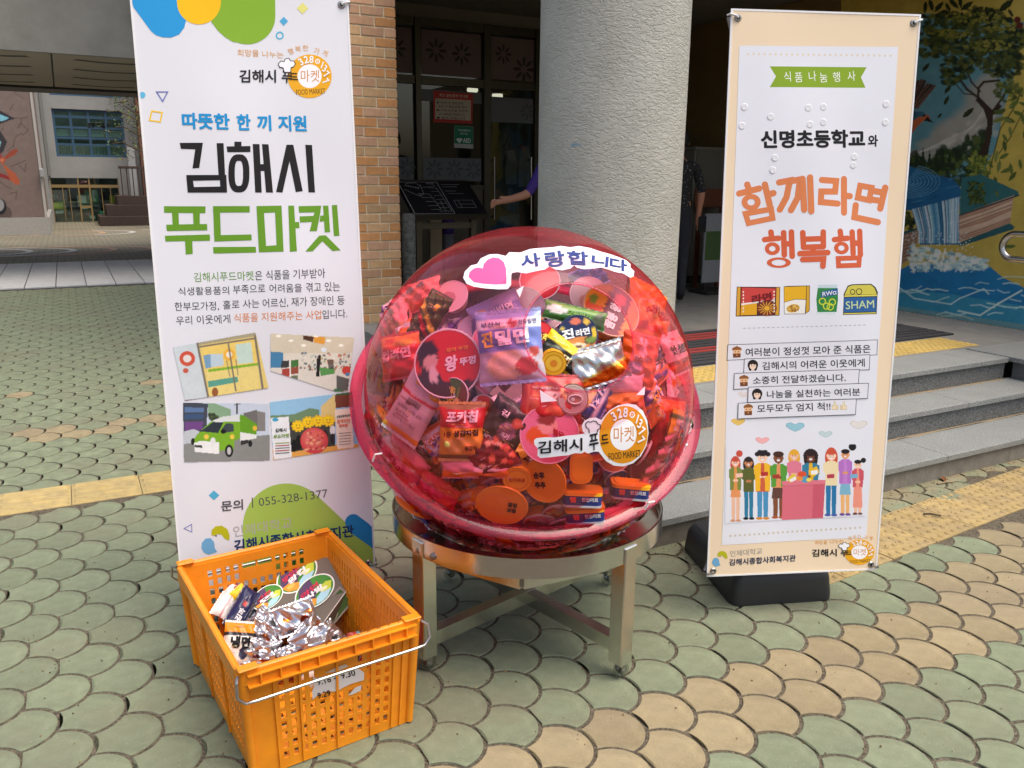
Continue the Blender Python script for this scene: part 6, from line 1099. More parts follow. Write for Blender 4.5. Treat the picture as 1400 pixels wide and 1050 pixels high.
# cartoon group of nine around a pink collection box
r = Raster(988, 600, 1190, 722, .42, (229, 231, 238))
def CE(x, y, rx, ry, c_, **k): r.ell(*ZC(x, y), rx/4.77, ry/4.77, c_, **k)
def CP(pts, c_): r.poly(TL(ZC, pts), c_)
def CL(pts, w_, c_): r.line(TL(ZC, pts), w_/4.77, c_)
def figure(x, top, w_, skin, hair, shirt, jacket, legs, shoe, waist, hem, foot, skirt=None, long=0, bun=None, afro=False):
    hr_ = w_*.30; hy = top+hr_*1.5
    if long: CE(x, hy+hr_*.5, hr_*1.45, hr_*1.75*long, hair)
    if bun: CE(x+bun[0], top+bun[1], bun[2], bun[2], hair)
    lw = w_*.17
    for q in (-1, 1):
        xx = x+q*w_*.19; CP([(xx-lw, waist), (xx+lw, waist), (xx+lw*.8, foot-8), (xx-lw*.8, foot-8)], legs if skirt is None or True else skin); CE(xx+q*3, foot, lw*1.25, 9, shoe)
    if skirt: CP([(x-w_*.36, waist-4), (x+w_*.36, waist-4), (x+w_*.44, hem), (x-w_*.44, hem)], skirt)
    CP([(x-6, hy+hr_*.6), (x+6, hy+hr_*.6), (x+7, hy+hr_*1.5), (x-7, hy+hr_*1.5)], skin)
    sy = hy+hr_*1.25; CP([(x-w_*.42, sy+14), (x-w_*.25, sy), (x+w_*.25, sy), (x+w_*.42, sy+14), (x+w_*.40, waist), (x-w_*.40, waist)], shirt)
    if jacket:
        for q in (-1, 1): CP([(x+q*w_*.50, sy+18), (x+q*w_*.26, sy-2), (x+q*w_*.10, sy+2), (x+q*w_*.16, waist-6), (x+q*w_*.46, waist-2)], jacket)
    for q in (-1, 1): CP([(x+q*w_*.54, sy+16), (x+q*w_*.38, sy+8), (x+q*w_*.34, sy+58), (x+q*w_*.10, sy+84), (x+q*w_*.14, sy+98), (x+q*w_*.54, sy+72)], jacket or shirt); CE(x+q*w_*.10, sy+88, 10, 9, skin)
    CE(x, hy, hr_, hr_*1.18, skin); CE(x-hr_*.98, hy+2, 4, 6, skin); CE(x+hr_*.98, hy+2, 4, 6, skin)
    CE(x, hy-hr_*.78, hr_*1.12, hr_*.62, hair)
    if afro: [CE(x+hr_*1.15*math.cos(R_(g_)), hy-6+hr_*1.15*math.sin(R_(g_)), hr_*.42, hr_*.42, hair) for g_ in range(-200, 30, 24)]
    for q in (-1, 1): CE(x+q*hr_*.38, hy-2, 2.4, 3, (40, 28, 26))
    CE(x, hy+hr_*.45, hr_*.36, hr_*.26, (250, 244, 240)); CL([(x-hr_*.36, hy+hr_*.36), (x+hr_*.36, hy+hr_*.36)], 2.2, (130, 40, 36)); CE(x, hy+hr_*.08, 2.2, 3.5, tuple(int(v*.85) for v in skin))
    return sy
figure(505, 214, 88, (242, 190, 152), (232, 172, 50), (226, 128, 150), None, (226, 128, 150), (90, 60, 40), 440, 440, 600, long=1.2)
figure(612, 214, 104, (118, 70, 50), (46, 32, 32), (232, 182, 40), (52, 128, 158), (40, 60, 80), (40, 40, 40), 430, 430, 600, long=1.1, afro=True)
figure(122, 262, 78, (246, 196, 170), (200, 80, 62), (228, 150, 80), (124, 138, 66), (238, 190, 160), (214, 150, 110), 480, 522, 676, skirt=(230, 152, 96), long=1.3, bun=(26, -22, 22))
figure(208, 262, 84, (196, 128, 82), (52, 38, 40), (92, 98, 46), None, (44, 124, 158), (30, 40, 40), 488, 500, 662, long=1.2)
figure(300, 216, 104, (246, 204, 176), (36, 32, 38), (206, 96, 64), (242, 186, 44), (74, 146, 190), (214, 140, 40), 488, 500, 662); [CE(300+d, 234+abs(d)*.3-8*(k % 2), 17, 15, (36, 32, 38)) for k, d in enumerate((-34, -18, 0, 18, 36))]
figure(404, 222, 104, (132, 80, 52), (70, 42, 34), (230, 152, 100), (88, 158, 60), (132, 80, 52), (176, 92, 50), 462, 532, 656, skirt=(100, 66, 56))
figure(745, 208, 96, (248, 206, 180), (206, 84, 60), (240, 222, 176), None, (40, 120, 170), (74, 96, 170), 446, 450, 640, long=1.35)
figure(836, 206, 84, (226, 156, 104), (30, 26, 32), (196, 130, 206), (182, 116, 196), (240, 184, 120), (110, 76, 150), 436, 506, 636, skirt=(128, 182, 206), bun=(46, -12, 25))
figure(918, 276, 72, (246, 196, 160), (30, 28, 34), (240, 150, 130), (206, 86, 100), (240, 190, 160), (110, 60, 50), 460, 590, 632, skirt=(240, 152, 132), bun=(36, 6, 17))
CP([(430, 424), (706, 416), (694, 664), (426, 676)], (222, 112, 128)); CP([(628, 420), (706, 416), (694, 662), (624, 664)], (206, 92, 112)); CP([(424, 420), (708, 410), (706, 438), (432, 452)], (226, 122, 138)); CL([(432, 453), (706, 439)], 3, (190, 80, 100))
CP([(455, 408), (500, 370), (530, 400), (480, 430)], (230, 200, 70)); CP([(472, 412), (512, 388), (522, 408), (488, 426)], (246, 244, 238)); CE(556, 374, 28, 20, (222, 84, 50)); CE(575, 408, 24, 22, (90, 160, 190)); CP([(596, 350), (650, 320), (668, 360), (620, 400)], (240, 190, 40)); CP([(612, 352), (655, 344), (656, 372), (616, 376)], (246, 246, 240)); CE(540, 402, 22, 14, (236, 150, 60)); CE(600, 410, 16, 12, (240, 220, 90))
for x, y, c_ in ((312, 372, (180, 50, 50)), (388, 388, (170, 60, 50)), (740, 385, (180, 60, 80)), (892, 384, (120, 180, 210)), (146, 380, (246, 200, 180))): CP([(x-24, y-10), (x+24, y-14), (x+24, y+12), (x-22, y+16)], c_)
CL([(80, 684), (430, 676), (700, 662), (950, 634)], 3, (190, 190, 200))
ras(RB, r, 'cartoon_group', TL(ZC, [(60, 190), (985, 175), (975, 648), (50, 696)]))
for k, (x, y) in enumerate([(285, 427), (275, 502), (388, 466), (537, 431), (598, 427), (543, 497), (597, 488), (850, 415), (847, 488), (405, 630), (397, 679), (723, 625), (719, 658)]):
    u_, v_ = RB.uv(*Z4(x, y)); b = MB(); b.lathe([(0, .0007), (.006, .0006), (.0075, .0008), (.0100, .0007), (.0112, .0)], 20, M=Matrix.Translation((u_, -.0011+float(RB.wv(u_, v_)), v_))@Matrix.Rotation(R_(90), 4, 'X')); b.build('adhesive_disc', mat('clear_disc', (.76, .77, .80), .5), RB.root)
base('black plastic water filled base under the cream bordered banner', (2.19, 2.125), (.946, -.326), .385, .50, hh=.125)
# ============================================================ STAND
SC = (1.227, 2.19); SRZ = math.atan2(-.512, .859)
BST = mat('brushed_stainless', (.64, .63, .59), .22, 1., noise=.10, nscale=7, bump=.0003, bscale=90)
sd = thing('ball_stand', 'stainless steel ring stand on clear casters under the pink ball', 'stand', (*SC, 0), SRZ)
ZT, ZB, RH = .447, .385, .435
b = MB(); b.lathe([(RH-.004, ZB), (RH, ZB+.001), (RH, ZT-.001), (RH-.004, ZT), (RH-.007, ZT-.001), (RH-.007, ZB+.001), (RH-.004, ZB)], 96); b.build('ring_band', BST, sd, auto=50)
b = MB(); b.lathe([(.335, ZB+.020), (RH-.009, ZB+.020), (RH-.009, ZB+.026), (.335, ZB+.026), (.335, ZB+.020)], 72); b.build('ring_shelf', BST, sd, auto=30)
LXY = .293; oct_ = [(LXY*sx*.93, LXY*sy*.93) for sx, sy in ((-1, -1), (1, -1), (1, 1), (-1, 1))]; mids = [(0, -.418), (.418, 0), (0, .418), (-.418, 0)]
for k in range(4):
    p, q = oct_[k], oct_[(k+1) % 4]; m = mids[k]
    for a_, c_ in ((p, m), (m, q)): b = MB(); b.bar((*a_, ZB-.017), (*c_, ZB-.017), .028, .032); b.build('frame_bar', BST, sd)
for k, (sx, sy) in enumerate(((-1, -1), (1, -1), (1, 1), (-1, 1))):
    M = Matrix.Translation((LXY*sx, LXY*sy, 0))@Matrix.Rotation(R_(45), 4, 'Z'); b = MB(); b.box((-.026, -.026, .052), (.026, .026, ZT-.012), M=M, bev=.003); b.build('leg', BST, sd)
    w_ = (LXY*sx+.004, LXY*sy); b = MB(); WR = .026
    b.lathe([(.006, -.009), (WR-.003, -.010), (WR, -.007), (WR, .007), (WR-.003, .010), (.006, .009)], 28, M=Matrix.Translation((w_[0], w_[1], WR+.001))@Matrix.Rotation(R_(35), 4, 'Z')@Matrix.Rotation(R_(90), 4, 'X'))
    cs = b.build('caster', glass_mat('clear_caster', (.80, .82, .80), rough=.08), sd)
    b = MB(); b.lathe([(.006, -.016), (.006, .016)], 12, M=Matrix.Translation((w_[0], w_[1], WR+.001))@Matrix.Rotation(R_(35), 4, 'Z')@Matrix.Rotation(R_(90), 4, 'X')); b.lathe([(.013, -.0085), (.013, .0085)], 14, M=Matrix.Translation((w_[0], w_[1], WR+.001))@Matrix.Rotation(R_(35), 4, 'Z')@Matrix.Rotation(R_(90), 4, 'X')); b.build('axle', CHR, cs)
    b = MB(); b.box((w_[0]-.016, w_[1]-.016, .0535-.004), (w_[0]+.016, w_[1]+.016, .0518)); 
    for q in (-1, 1): b.box((-.010, q*.0135-.0012, -.004), (.010, q*.0135+.0012, .0225), M=Matrix.Translation((w_[0], w_[1], WR+.001))@Matrix.Rotation(R_(35), 4, 'Z'))
    b.build('fork', CHR, cs)
for sx in (-1, 1): b = MB(); r0 = .028; b.bar((-LXY*sx+r0*.7*sx, -LXY+r0*.7, .108), (LXY*sx-r0*.7*sx, LXY-r0*.7, .108 if sx > 0 else .1085), .040, .045 if sx > 0 else .0435); b.build('cross_brace', BST, sd)
for px in (589, 596): 
    g_ = math.atan2(-.30, -.26)+(px-592)*.02; b = MB(); b.lathe([(.010, 0), (.011, .004), (.006, .007), (0, .008)], 10, M=Matrix.Translation(((RH+.0)*math.cos(g_), (RH+.0)*math.sin(g_), .405))@Matrix.Rotation(g_, 4, 'Z')@Matrix.Rotation(R_(90), 4, 'Y')); b.build('bolt', CHR, sd)

# ============================================================ THE BALL
CB = Vector((1.227, 2.19, .81)); RB_ = .51
def acrylic(name, t0, t1, dif, dcol, rmax=.6):
    """tinted clear plastic: the tint deepens where the wall is seen edge on; a little fluorescent scatter"""
    m = bpy.data.materials.new(name); m.use_nodes = True; t = m.node_tree; N = t.nodes; L = t.links; N.remove(N['Principled BSDF']); out = N['Material Output']
    lw = N.new('ShaderNodeLayerWeight'); lw.inputs[0].default_value = .38; mx = N.new('ShaderNodeMix'); mx.data_type = 'RGBA'; L.new(lw.outputs['Facing'], mx.inputs[0]); mx.inputs[6].default_value = (*t0, 1); mx.inputs[7].default_value = (*t1, 1)
    tr = N.new('ShaderNodeBsdfTransparent'); L.new(mx.outputs[2], tr.inputs[0]); df = N.new('ShaderNodeBsdfDiffuse'); df.inputs[0].default_value = (*dcol, 1); tl = N.new('ShaderNodeBsdfTranslucent'); tl.inputs[0].default_value = (*dcol, 1); ds = N.new('ShaderNodeMixShader'); L.new(df.outputs[0], ds.inputs[1]); L.new(tl.outputs[0], ds.inputs[2])
    mr = N.new('ShaderNodeMapRange'); mr.inputs[3].default_value = dif[0]; mr.inputs[4].default_value = dif[1]; L.new(lw.outputs['Facing'], mr.inputs[0]); m1 = N.new('ShaderNodeMixShader'); L.new(mr.outputs[0], m1.inputs[0]); L.new(tr.outputs[0], m1.inputs[1]); L.new(ds.outputs[0], m1.inputs[2])
    # fine scuffs on the plastic
    nz = N.new('ShaderNodeTexNoise'); nz.inputs['Scale'].default_value = 5; nz.inputs['Detail'].default_value = 9; nz.inputs['Roughness'].default_value = .75; tc = N.new('ShaderNodeTexCoord'); mp_ = N.new('ShaderNodeMapping'); mp_.inputs['Scale'].default_value = (1, 6, 1); L.new(tc.outputs['Object'], mp_.inputs[0]); L.new(mp_.outputs[0], nz.inputs['Vector'])
    r2 = N.new('ShaderNodeMapRange'); r2.inputs[1].default_value = .3; r2.inputs[2].default_value = .75; r2.inputs[3].default_value = .03; r2.inputs[4].default_value = .12; L.new(nz.outputs[0], r2.inputs[0])
    gl = N.new('ShaderNodeBsdfGlossy'); L.new(r2.outputs[0], gl.inputs['Roughness']); refl_ = .045; fr = N.new('ShaderNodeLayerWeight'); fr.inputs[0].default_value = .5; fp = N.new('ShaderNodeMath'); fp.operation = 'POWER'; fp.inputs[1].default_value = 4.5; L.new(fr.outputs['Facing'], fp.inputs[0]); fm = N.new('ShaderNodeMapRange'); fm.inputs[3].default_value = refl_; fm.inputs[4].default_value = rmax; L.new(fp.outputs[0], fm.inputs[0]); m2 = N.new('ShaderNodeMixShader'); L.new(fm.outputs[0], m2.inputs[0]); L.new(m1.outputs[0], m2.inputs[1]); L.new(gl.outputs[0], m2.inputs[2]); L.new(m2.outputs[0], out.inputs[0]); return m
ACR = acrylic('pink_acrylic', (1, .66, .79), (1, .32, .33), (.012, .18), (1, .16, .18)); ACRB = acrylic('pink_acrylic_back', (.98, .48, .55), (.93, .20, .22), (.01, .07), (1, .15, .14), .25); ACRF = acrylic('pink_acrylic_flange', (1, .52, .68), (1, .32, .46), (.03, .14), (1, .22, .34), .35)
def cw2(v): return Vector(RW@np.array(v, float))
def cam2w(v): return Vector(RW@np.array(v, float)).normalized()
NB_ = cam2w((.073, -.69, -.72)); hp = Vector(on_sphere(796, 456, CB, RB_)); HD = (hp-CB).normalized(); TH0 = math.asin(.150/RB_)
ball = thing('clear_ball', 'large clear pink acrylic ball packed full of snacks and instant noodles', 'ball', tuple(CB))
def frame(n): z = Vector(n).normalized(); x = z.orthogonal().normalized(); return x, z.cross(x), z
hx_, hy_, hz_ = frame(HD); v = []; nr, na = 44, 144
for i in range(nr+1):
    for k in range(na):
        g_ = 2*math.pi*k/na; e = hx_*math.cos(g_)+hy_*math.sin(g_); tm_ = math.atan2(hz_.dot(NB_), -e.dot(NB_)); th = TH0+(tm_-TH0)*i/nr; v.append((hz_*math.cos(th)+e*math.sin(th))*RB_)
f = [(i*na+k, i*na+(k+1) % na, (i+1)*na+(k+1) % na, (i+1)*na+k) for i in range(nr) for k in range(na)]
b = MB(); b.add(v, f, smooth=True); b.build('front_dome', ACR, ball, auto=0)
nx_, ny_, nz_ = frame(-NB_); v = []; nr = 40
for i in range(nr+1):
    th = math.pi/2*i/nr
    for k in range(na): g_ = 2*math.pi*k/na; v.append((nz_*math.cos(th)+(nx_*math.cos(g_)+ny_*math.sin(g_))*math.sin(th))*RB_)
f = [(i*na+k, i*na+(k+1) % na, (i+1)*na+(k+1) % na, (i+1)*na+k) for i in range(nr) for k in range(na)]
b = MB(); b.add(v, f, smooth=True); b.build('rear_dome', ACRB, ball, auto=0)
FM = mtx(cam2w((1, 0, 0))*(-.006), nx_, ny_, nz_)
for z0, z1 in ((-.0075, -.0012), (.0012, .0075)):
    b = MB(); b.lathe([(RB_+.0015, z0), (.545, z0), (.549, (z0+z1)/2), (.545, z1), (RB_+.0015, z1), (RB_+.0015, z0)], 160, M=FM); b.build('flange', ACRF, ball, auto=50)
b = MB(); 
for th, rr in ((TH0, .0028),): b.tube([(hz_*math.cos(th)+(hx_*math.cos(2*math.pi*k/96)+hy_*math.sin(2*math.pi*k/96))*math.sin(th))*RB_ for k in range(96)], rr, 8, closed=True)
b.build('hatch_rim', ACRF, ball)
v = []; 
for i, (th, rr) in enumerate(((TH0, RB_+.002), (TH0+.004, RB_+.007), (TH0+.10, RB_+.007), (TH0+.20, RB_+.006), (TH0+.205, RB_+.001))):
    for k in range(na): g_ = 2*math.pi*k/na; v.append((hz_*math.cos(th)+(hx_*math.cos(g_)+hy_*math.sin(g_))*math.sin(th))*rr)
b = MB(); b.add(v, [(i*na+k, i*na+(k+1) % na, (i+1)*na+(k+1) % na, (i+1)*na+k) for i in range(4) for k in range(na)], smooth=True); b.build('hatch_collar', glass_mat('collar_acrylic', (1, .86, .89), refl=.02), ball)
for px, py, a_ in ((517, 624, 40), (886, 689, -35)):
    p = Vector(on_sphere(px, py, CB, .54))-CB; b = MB(); b.tube([p+cw2((-.012, .012, -.02)), p+cw2((-.004, -.008, -.03)), p+cw2((.014, -.010, -.02))], .003, 8); b.build('flange_clip', mat('white_clip', (.8, .7, .7), .4), ball)
for px0, py0, w_ in ((706, 397, 13), (738, 533, 24), (870, 530, 14)):
    a = Art(); pts = [(px0, py0), (px0+w_*.8, py0-8+w_*.1), (px0+w_*.35, py0+10)] if w_ == 13 else ([(px0, py0), (px0+w_, py0+15), (px0+2, py0+17)] if w_ == 24 else [(px0, py0+10), (px0+w_*.85, py0-2), (px0+w_*.8, py0+10)])
    a.poly(pts, lin((240, 240, 244))); a.mesh(lambda x, y, l: tuple(Vector(on_sphere(x, y, CB, RB_+.001+l))-CB)).build('paper_corner', PRINT, ball)
smap = lambda x, y, l: tuple(Vector(on_sphere(x, y, CB, RB_+.0012+l))-CB)
# heart and greeting sticker
a = Art(.00025); Zh = lambda x, y: (480+x/5.25, 300+y/5.25); Zr = lambda x, y: (700+x/5.25, 300+y/5.25); SW = lin((240, 241, 246))
out1 = TL(Zh, [(805, 420), (815, 375), (860, 330), (905, 320), (930, 280), (990, 252), (1050, 248), (1110, 262)])+TL(Zr, [(-20, 235), (60, 238), (130, 212), (200, 205), (290, 200), (350, 190), (420, 200), (480, 190), (560, 205), (640, 232), (700, 248), (760, 268), (820, 292), (850, 320), (850, 345), (878, 372), (872, 408), (850, 418), (800, 388), (740, 376), (700, 362), (640, 345), (590, 352), (520, 358), (470, 348), (445, 330), (420, 352), (360, 366), (310, 358), (268, 338), (235, 360), (160, 374), (100, 388), (40, 378), (0, 384)])+TL(Zh, [(1150, 400), (1148, 470), (1125, 500), (1060, 502), (960, 494), (880, 482), (830, 462)])
a.poly(out1, SW)
a.poly(TL(Zh, [(842, 412), (850, 378), (880, 352), (915, 344), (945, 352), (952, 320), (980, 288), (1020, 272), (1062, 278), (1096, 305), (1112, 350), (1116, 410), (1114, 462), (1040, 468), (950, 462), (880, 450)]), lin((250, 92, 152)))
NV = lin((52, 66, 132)); a.T = Zr
for s, bl, br, tl in (('사', (70, 352), (212, 330), (56, 256)), ('랑', (250, 345), (392, 330), (228, 234)), ('합', (400, 322), (552, 330), (392, 222)), ('니', (568, 322), (690, 342), (575, 248)), ('다', (702, 350), (828, 376), (702, 268))): a.text(s, bl, br, tl, NV, .03)
a.mesh(smap, maxlen=9).build('greeting_sticker', PRINT, ball)
# emblem sticker
a = Art(.00025); Zs = lambda x, y: (700+x/5.25, 480+y/5.25); a.T = Zs
out2 = [(175, 625), (240, 618), (310, 620), (400, 606), (470, 600), (520, 592), (530, 600), (508, 575), (500, 535), (520, 500), (560, 480), (600, 476), (640, 494), (660, 470), (700, 425), (760, 390), (830, 376), (890, 386), (940, 430), (972, 500), (980, 590), (965, 680), (925, 755), (870, 805), (800, 828), (730, 822), (675, 790), (640, 745), (622, 722), (590, 722), (545, 735), (520, 722), (500, 735), (455, 732), (400, 748), (330, 755), (270, 762), (205, 768), (182, 750), (186, 700), (160, 670), (158, 640)]
a.poly(out2, SW); T0 = a.T
logo(a, 1, lambda x, y: (800+x*174, 600+y*206+x*(-10)), hand=0); BK = lin((32, 28, 28))
a.text('김해시', (186, 740), (506, 714), (186, 648), BK, .02); a.text('푸', (556, 720), (624, 706), (552, 600), BK, .02); a.text('드', (640, 668), (694, 660), (640, 602), BK, .02)
a.line([(556, 590), (552, 560), (534, 548), (528, 522), (545, 506), (568, 510), (582, 500), (606, 506), (616, 522), (634, 530), (636, 552), (616, 564), (610, 590)], 6, BK)
a.mesh(smap, maxlen=9).build('emblem_sticker', PRINT, ball)

# ============================================================ WHAT IS IN THE BALL
WRAP = mat('printed_wrapper', attr=True, rough=.32, spec=.5, bump=.0018, bscale=42); LIDM = mat('printed_lid', attr=True, rough=.3, spec=.5); FOIL = mat('silver_foil', attr=True, rough=.24, metal=.88, bump=.0015, bscale=30, bdet=2)
CLEARP = glass_mat('clear_plastic_lid', (.86, .86, .86), rough=.05)
def place(px, py, r, roll=0, tx=0, ty=0, blend=.5, P=None):
    P = Vector(on_sphere(px, py, CB, r)) if P is None else Vector(P); ns = (P-CB).normalized(); nc = (Vector(CAM)-P).normalized(); n = (ns*blend+nc*(1-blend)).normalized()
    x = Vector((0, 0, 1)).cross(n).normalized(); z = n.cross(x); M = mtx(P, x, -n, z)
    return M@Matrix.Rotation(R_(-roll), 4, 'Y')@Matrix.Rotation(R_(tx), 4, 'X')@Matrix.Rotation(R_(ty), 4, 'Z')
def c3(c): return c if max(c) <= 1 and any(isinstance(q, float) for q in c) else lin(c)
def paint(A, B, base, bands, ells):
    o = np.zeros(A.shape+(3,)); o[:] = lin(base)
    for bd in bands:
        b0, b1, c = bd[:3]; s = bd[3] if len(bd) > 3 else 0; o[(B+A*s >= b0) & (B+A*s < b1)] = lin(c)
    for (a0, b0, ra, rb, c) in ells: o[((A-a0)/ra)**2+((B-b0)/rb)**2 < 1] = lin(c)
    return o
def lettering(par, texts, W, H, fn, m=None):
    if not texts: return
    a = Art(.00015)
    for t_ in texts:
        s, u0, u1, v0, v1, c = t_[:6]; sl = t_[7] if len(t_) > 7 else 0; a.text(s, (u0*W/2, v0*H/2), (u1*W/2, (v0+sl)*H/2), (u0*W/2, v1*H/2), lin(c), t_[6] if len(t_) > 6 else .03)
    a.mesh(fn, maxlen=.02).build('lettering', m or PAPER, par)
def packet(name, label, cat, M, W, H, T, base, bands=(), ells=(), texts=(), group=None, nx=26, seed=0, m=None, crumple=.10):
    t = thing(name, label, cat, M=M, group=group); ny = max(8, int(nx*H/W)); r = random.Random(seed or sum(ord(q)*(k+1) for k, q in enumerate(label)) % 9973); ph = [r.uniform(0, 6) for _ in range(8)]; k_ = [r.uniform(5, 13)*(.62 if m is FOIL else 1) for _ in range(8)]
    def th(a, b):
        e = max(0, 1-abs(a)**3)**.6*max(0, 1-abs(b)**2.6)**.7; wv = math.sin(k_[0]*a+ph[0]+k_[1]*b)+math.sin(k_[2]*b-k_[3]*a*.5+ph[1])+.6*abs(math.sin(k_[4]*1.5*a+k_[5]*b+ph[2]))
        return T*(e+crumple*wv*(.35+e*.6))
    xs = np.linspace(-1, 1, nx+1); ys = np.linspace(-1, 1, ny+1); A, B = np.meshgrid(xs, ys); c = paint(A, B, base, bands, ells); v = []; cc = []
    for sgn in (-1, 1):
        for j in range(ny+1):
            for i in range(nx+1): v.append((A[j, i]*W/2*(1-.05*(1-abs(B[j, i])**2)), sgn*th(A[j, i], B[j, i])-(.0 if sgn < 0 else -.0015), B[j, i]*H/2*(1-.03*(1-A[j, i]**2)))); cc.append(tuple(c[j, i]))
    n = (nx+1)*(ny+1); f = []
    for s_ in range(2):
        for j in range(ny):
            for i in range(nx): q = s_*n+j*(nx+1)+i; f.append((q, q+1, q+nx+2, q+nx+1) if s_ == 0 else (q+nx+1, q+nx+2, q+1, q))
    b = MB(); b.add(v, f, cc, smooth=True); b.build('wrapper', m or WRAP, t, auto=0)
    b = MB(); z_ = 14
    for q in (-1, 1):
        vv = []
        for i in range(z_*2+1): a = -1+i/z_; y0 = -T*crumple*.3; vv += [(a*W/2, y0, q*H/2*.985), (a*W/2, y0+.001*math.sin(i*1.7), q*(H/2*1.07+(.0022 if i % 2 else 0)))]
        b.add(vv, [(2*i, 2*i+1, 2*i+3, 2*i+2) for i in range(z_*2)], tuple(.85*np.array(lin(base))+.1))
    b.build('crimped_end', m or WRAP, t)
    if nx > 16 and m is not FOIL:
        texts = list(texts)
        for k in range(6):
            v0 = r.uniform(-.88, .80); u0 = r.uniform(-.85, .3); texts.append((r.choice(FINE), u0, min(.9, u0+r.uniform(.3, .6)), v0, v0+.055, r.choice([(250, 246, 240), (60, 34, 34), (250, 226, 120)]), .0))
    lettering(t, texts, W, H, lambda x, z, l: (x*(1-.05*(1-min(1, abs(2*z/H))**2)), -th(max(-1, min(1, 2*x/W)), max(-1, min(1, 2*z/H)))-.0022-l, z*(1-.03*(1-min(1, abs(2*x/W))**2))), PAPER)
    return t
def disc_art(rad, base, bands, ells, y, n=34, par=None, m=None):
    b = MB(); v = []; cc = []; nr = 14; A = []; 
    for i in range(nr+1):
        for k in range(n): g_ = 2*math.pi*k/n; rr = rad*i/nr; v.append((rr*math.cos(g_), y, rr*math.sin(g_))); A.append((math.cos(g_)*i/nr, math.sin(g_)*i/nr))
    A = np.array(A); cc = [tuple(q) for q in paint(A[:, 0], A[:, 1], base, bands, ells)]; f = [(i*n+k, i*n+(k+1) % n, (i+1)*n+(k+1) % n, (i+1)*n+k) for i in range(nr) for k in range(n)]; b.add(v, f, cc); return b
RXm = Matrix.Rotation(R_(90), 4, 'X')     # lathe axis z -> -y
def bowl(name, label, cat, M, rad, base, bands=(), ells=(), texts=(), body=(236, 236, 232), rim=(240, 240, 238), depth=.8, taper=.72, group=None, lid=None, clear=False):
    t = thing(name, label, cat, M=M, group=group); b = MB(); b.lathe([(rad*taper, -rad*depth), (rad*taper*1.02, -rad*depth*.96), (rad*.955, -.006), (rad*.965, -.003)], 34, lin(body), M=RXm); b.build('cup_body', LIDM, t)
    b = MB(); b.lathe([(rad*.95, -.004), (rad*1.0, -.004), (rad*1.02, -.001), (rad*1.0, .002), (rad*.965, .0015)], 34, lin(rim), M=RXm, cap=False); b.build('rim', LIDM, t)
    b = disc_art(rad*.972, base, bands, ells, -.0008); b.build('lid', LIDM if not clear else LIDM, t)
    lettering(t, texts, 2*rad, 2*rad, lambda x, z, l: (x, -.0016-l, z)); return t
def rrect(w_, h_, r, n=5):
    o = []
    for cx, cy, a0 in ((1, 1, 0), (-1, 1, 90), (-1, -1, 180), (1, -1, 270)):
        for k in range(n+1): g_ = R_(a0+90*k/n); o.append((cx*(w_/2-r)+r*math.cos(g_), cy*(h_/2-r)+r*math.sin(g_)))
    return o
def tin(name, label, M, w_, h_, d_, body, lidc, texts=(), ells=(), side=(), group=None):
    """rounded oblong can; its face looks along -y, the lid is on the face"""
    t = thing(name, label, 'tin', M=M, group=group); b = MB()
    for z0, z1, ins, c in ((-d_, -.004, 0, body),): b.prism(rrect(w_-ins, h_-ins, h_*.25), z0, z1, lin(c), M=RXm)
    b.build('can_body', LIDM, t); b = MB(); b.prism(rrect(w_*1.03, h_*1.04, h_*.27), -.010, .0, lin(lidc), M=RXm); b.prism(rrect(w_*.86, h_*.8, h_*.2), .0005, .003, lin(lidc), M=RXm); b.build('can_lid', LIDM, t)
    b = MB(); b.prism(rrect(w_*1.02, h_*1.03, h_*.26), -d_-.003, -d_+.003, lin((190, 190, 192)), M=RXm); b.build('can_seam', LIDM, t)
    if side: lettering(t, side, w_, d_, lambda x, z, l: (x, d_/2-z, -h_/2-.0012-l))
    if texts: lettering(t, texts, w_, h_, lambda x, z, l: (x, -.0036-l, z))
    return t
def can(name, label, M, rad, dep, top, sidec, texts=(), ells=(), cat='can', group=None, tab=False):
    t = thing(name, label, cat, M=M, group=group); b = MB(); b.lathe([(rad, -dep), (rad*1.01, -dep+.002), (rad*.985, -dep+.004), (rad*.985, -.005), (rad*1.01, -.003), (rad, 0), (rad*.9, -.001)], 32, lin(sidec), M=RXm, cap=False); b.build('can_body', LIDM, t)
    disc_art(rad*.93, top, (), ells, -.0004).build('can_lid', LIDM, t)
    if tab: b = MB(); b.tube([(rad*.45*math.cos(k*.52)*1.0+rad*.15, -.004, rad*.28*math.sin(k*.52)) for k in range(12)], .0022, 6, lin((214, 200, 196)), closed=True); b.lathe([(.006, 0), (.005, .003), (0, .0035)], 10, lin((200, 190, 186)), M=RXm); b.build('pull_tab', LIDM, t); 
    if tab: b = MB(); b.lathe([(rad*.84, .0), (rad*.86, .0015), (rad*.88, 0)], 28, lin((206, 196, 190)), M=RXm, cap=False); b.build('lid_ring', LIDM, t)
    lettering(t, texts, 2*rad, 2*rad, lambda x, z, l: (x, -.0012-l, z)); return t
FINE = ['원재료명 소맥분 팜유', '보관방법 직사광선', '영양정보', '맛있는', '전통밀면', '매운맛', '새우', '품질']
U = .00198
W_ = (238, 238, 236); 
KEYP = []
def at(px, py, r=.455, **k): M = place(px, py, r, **k); KEYP.append((M.translation-CB).normalized()); return M
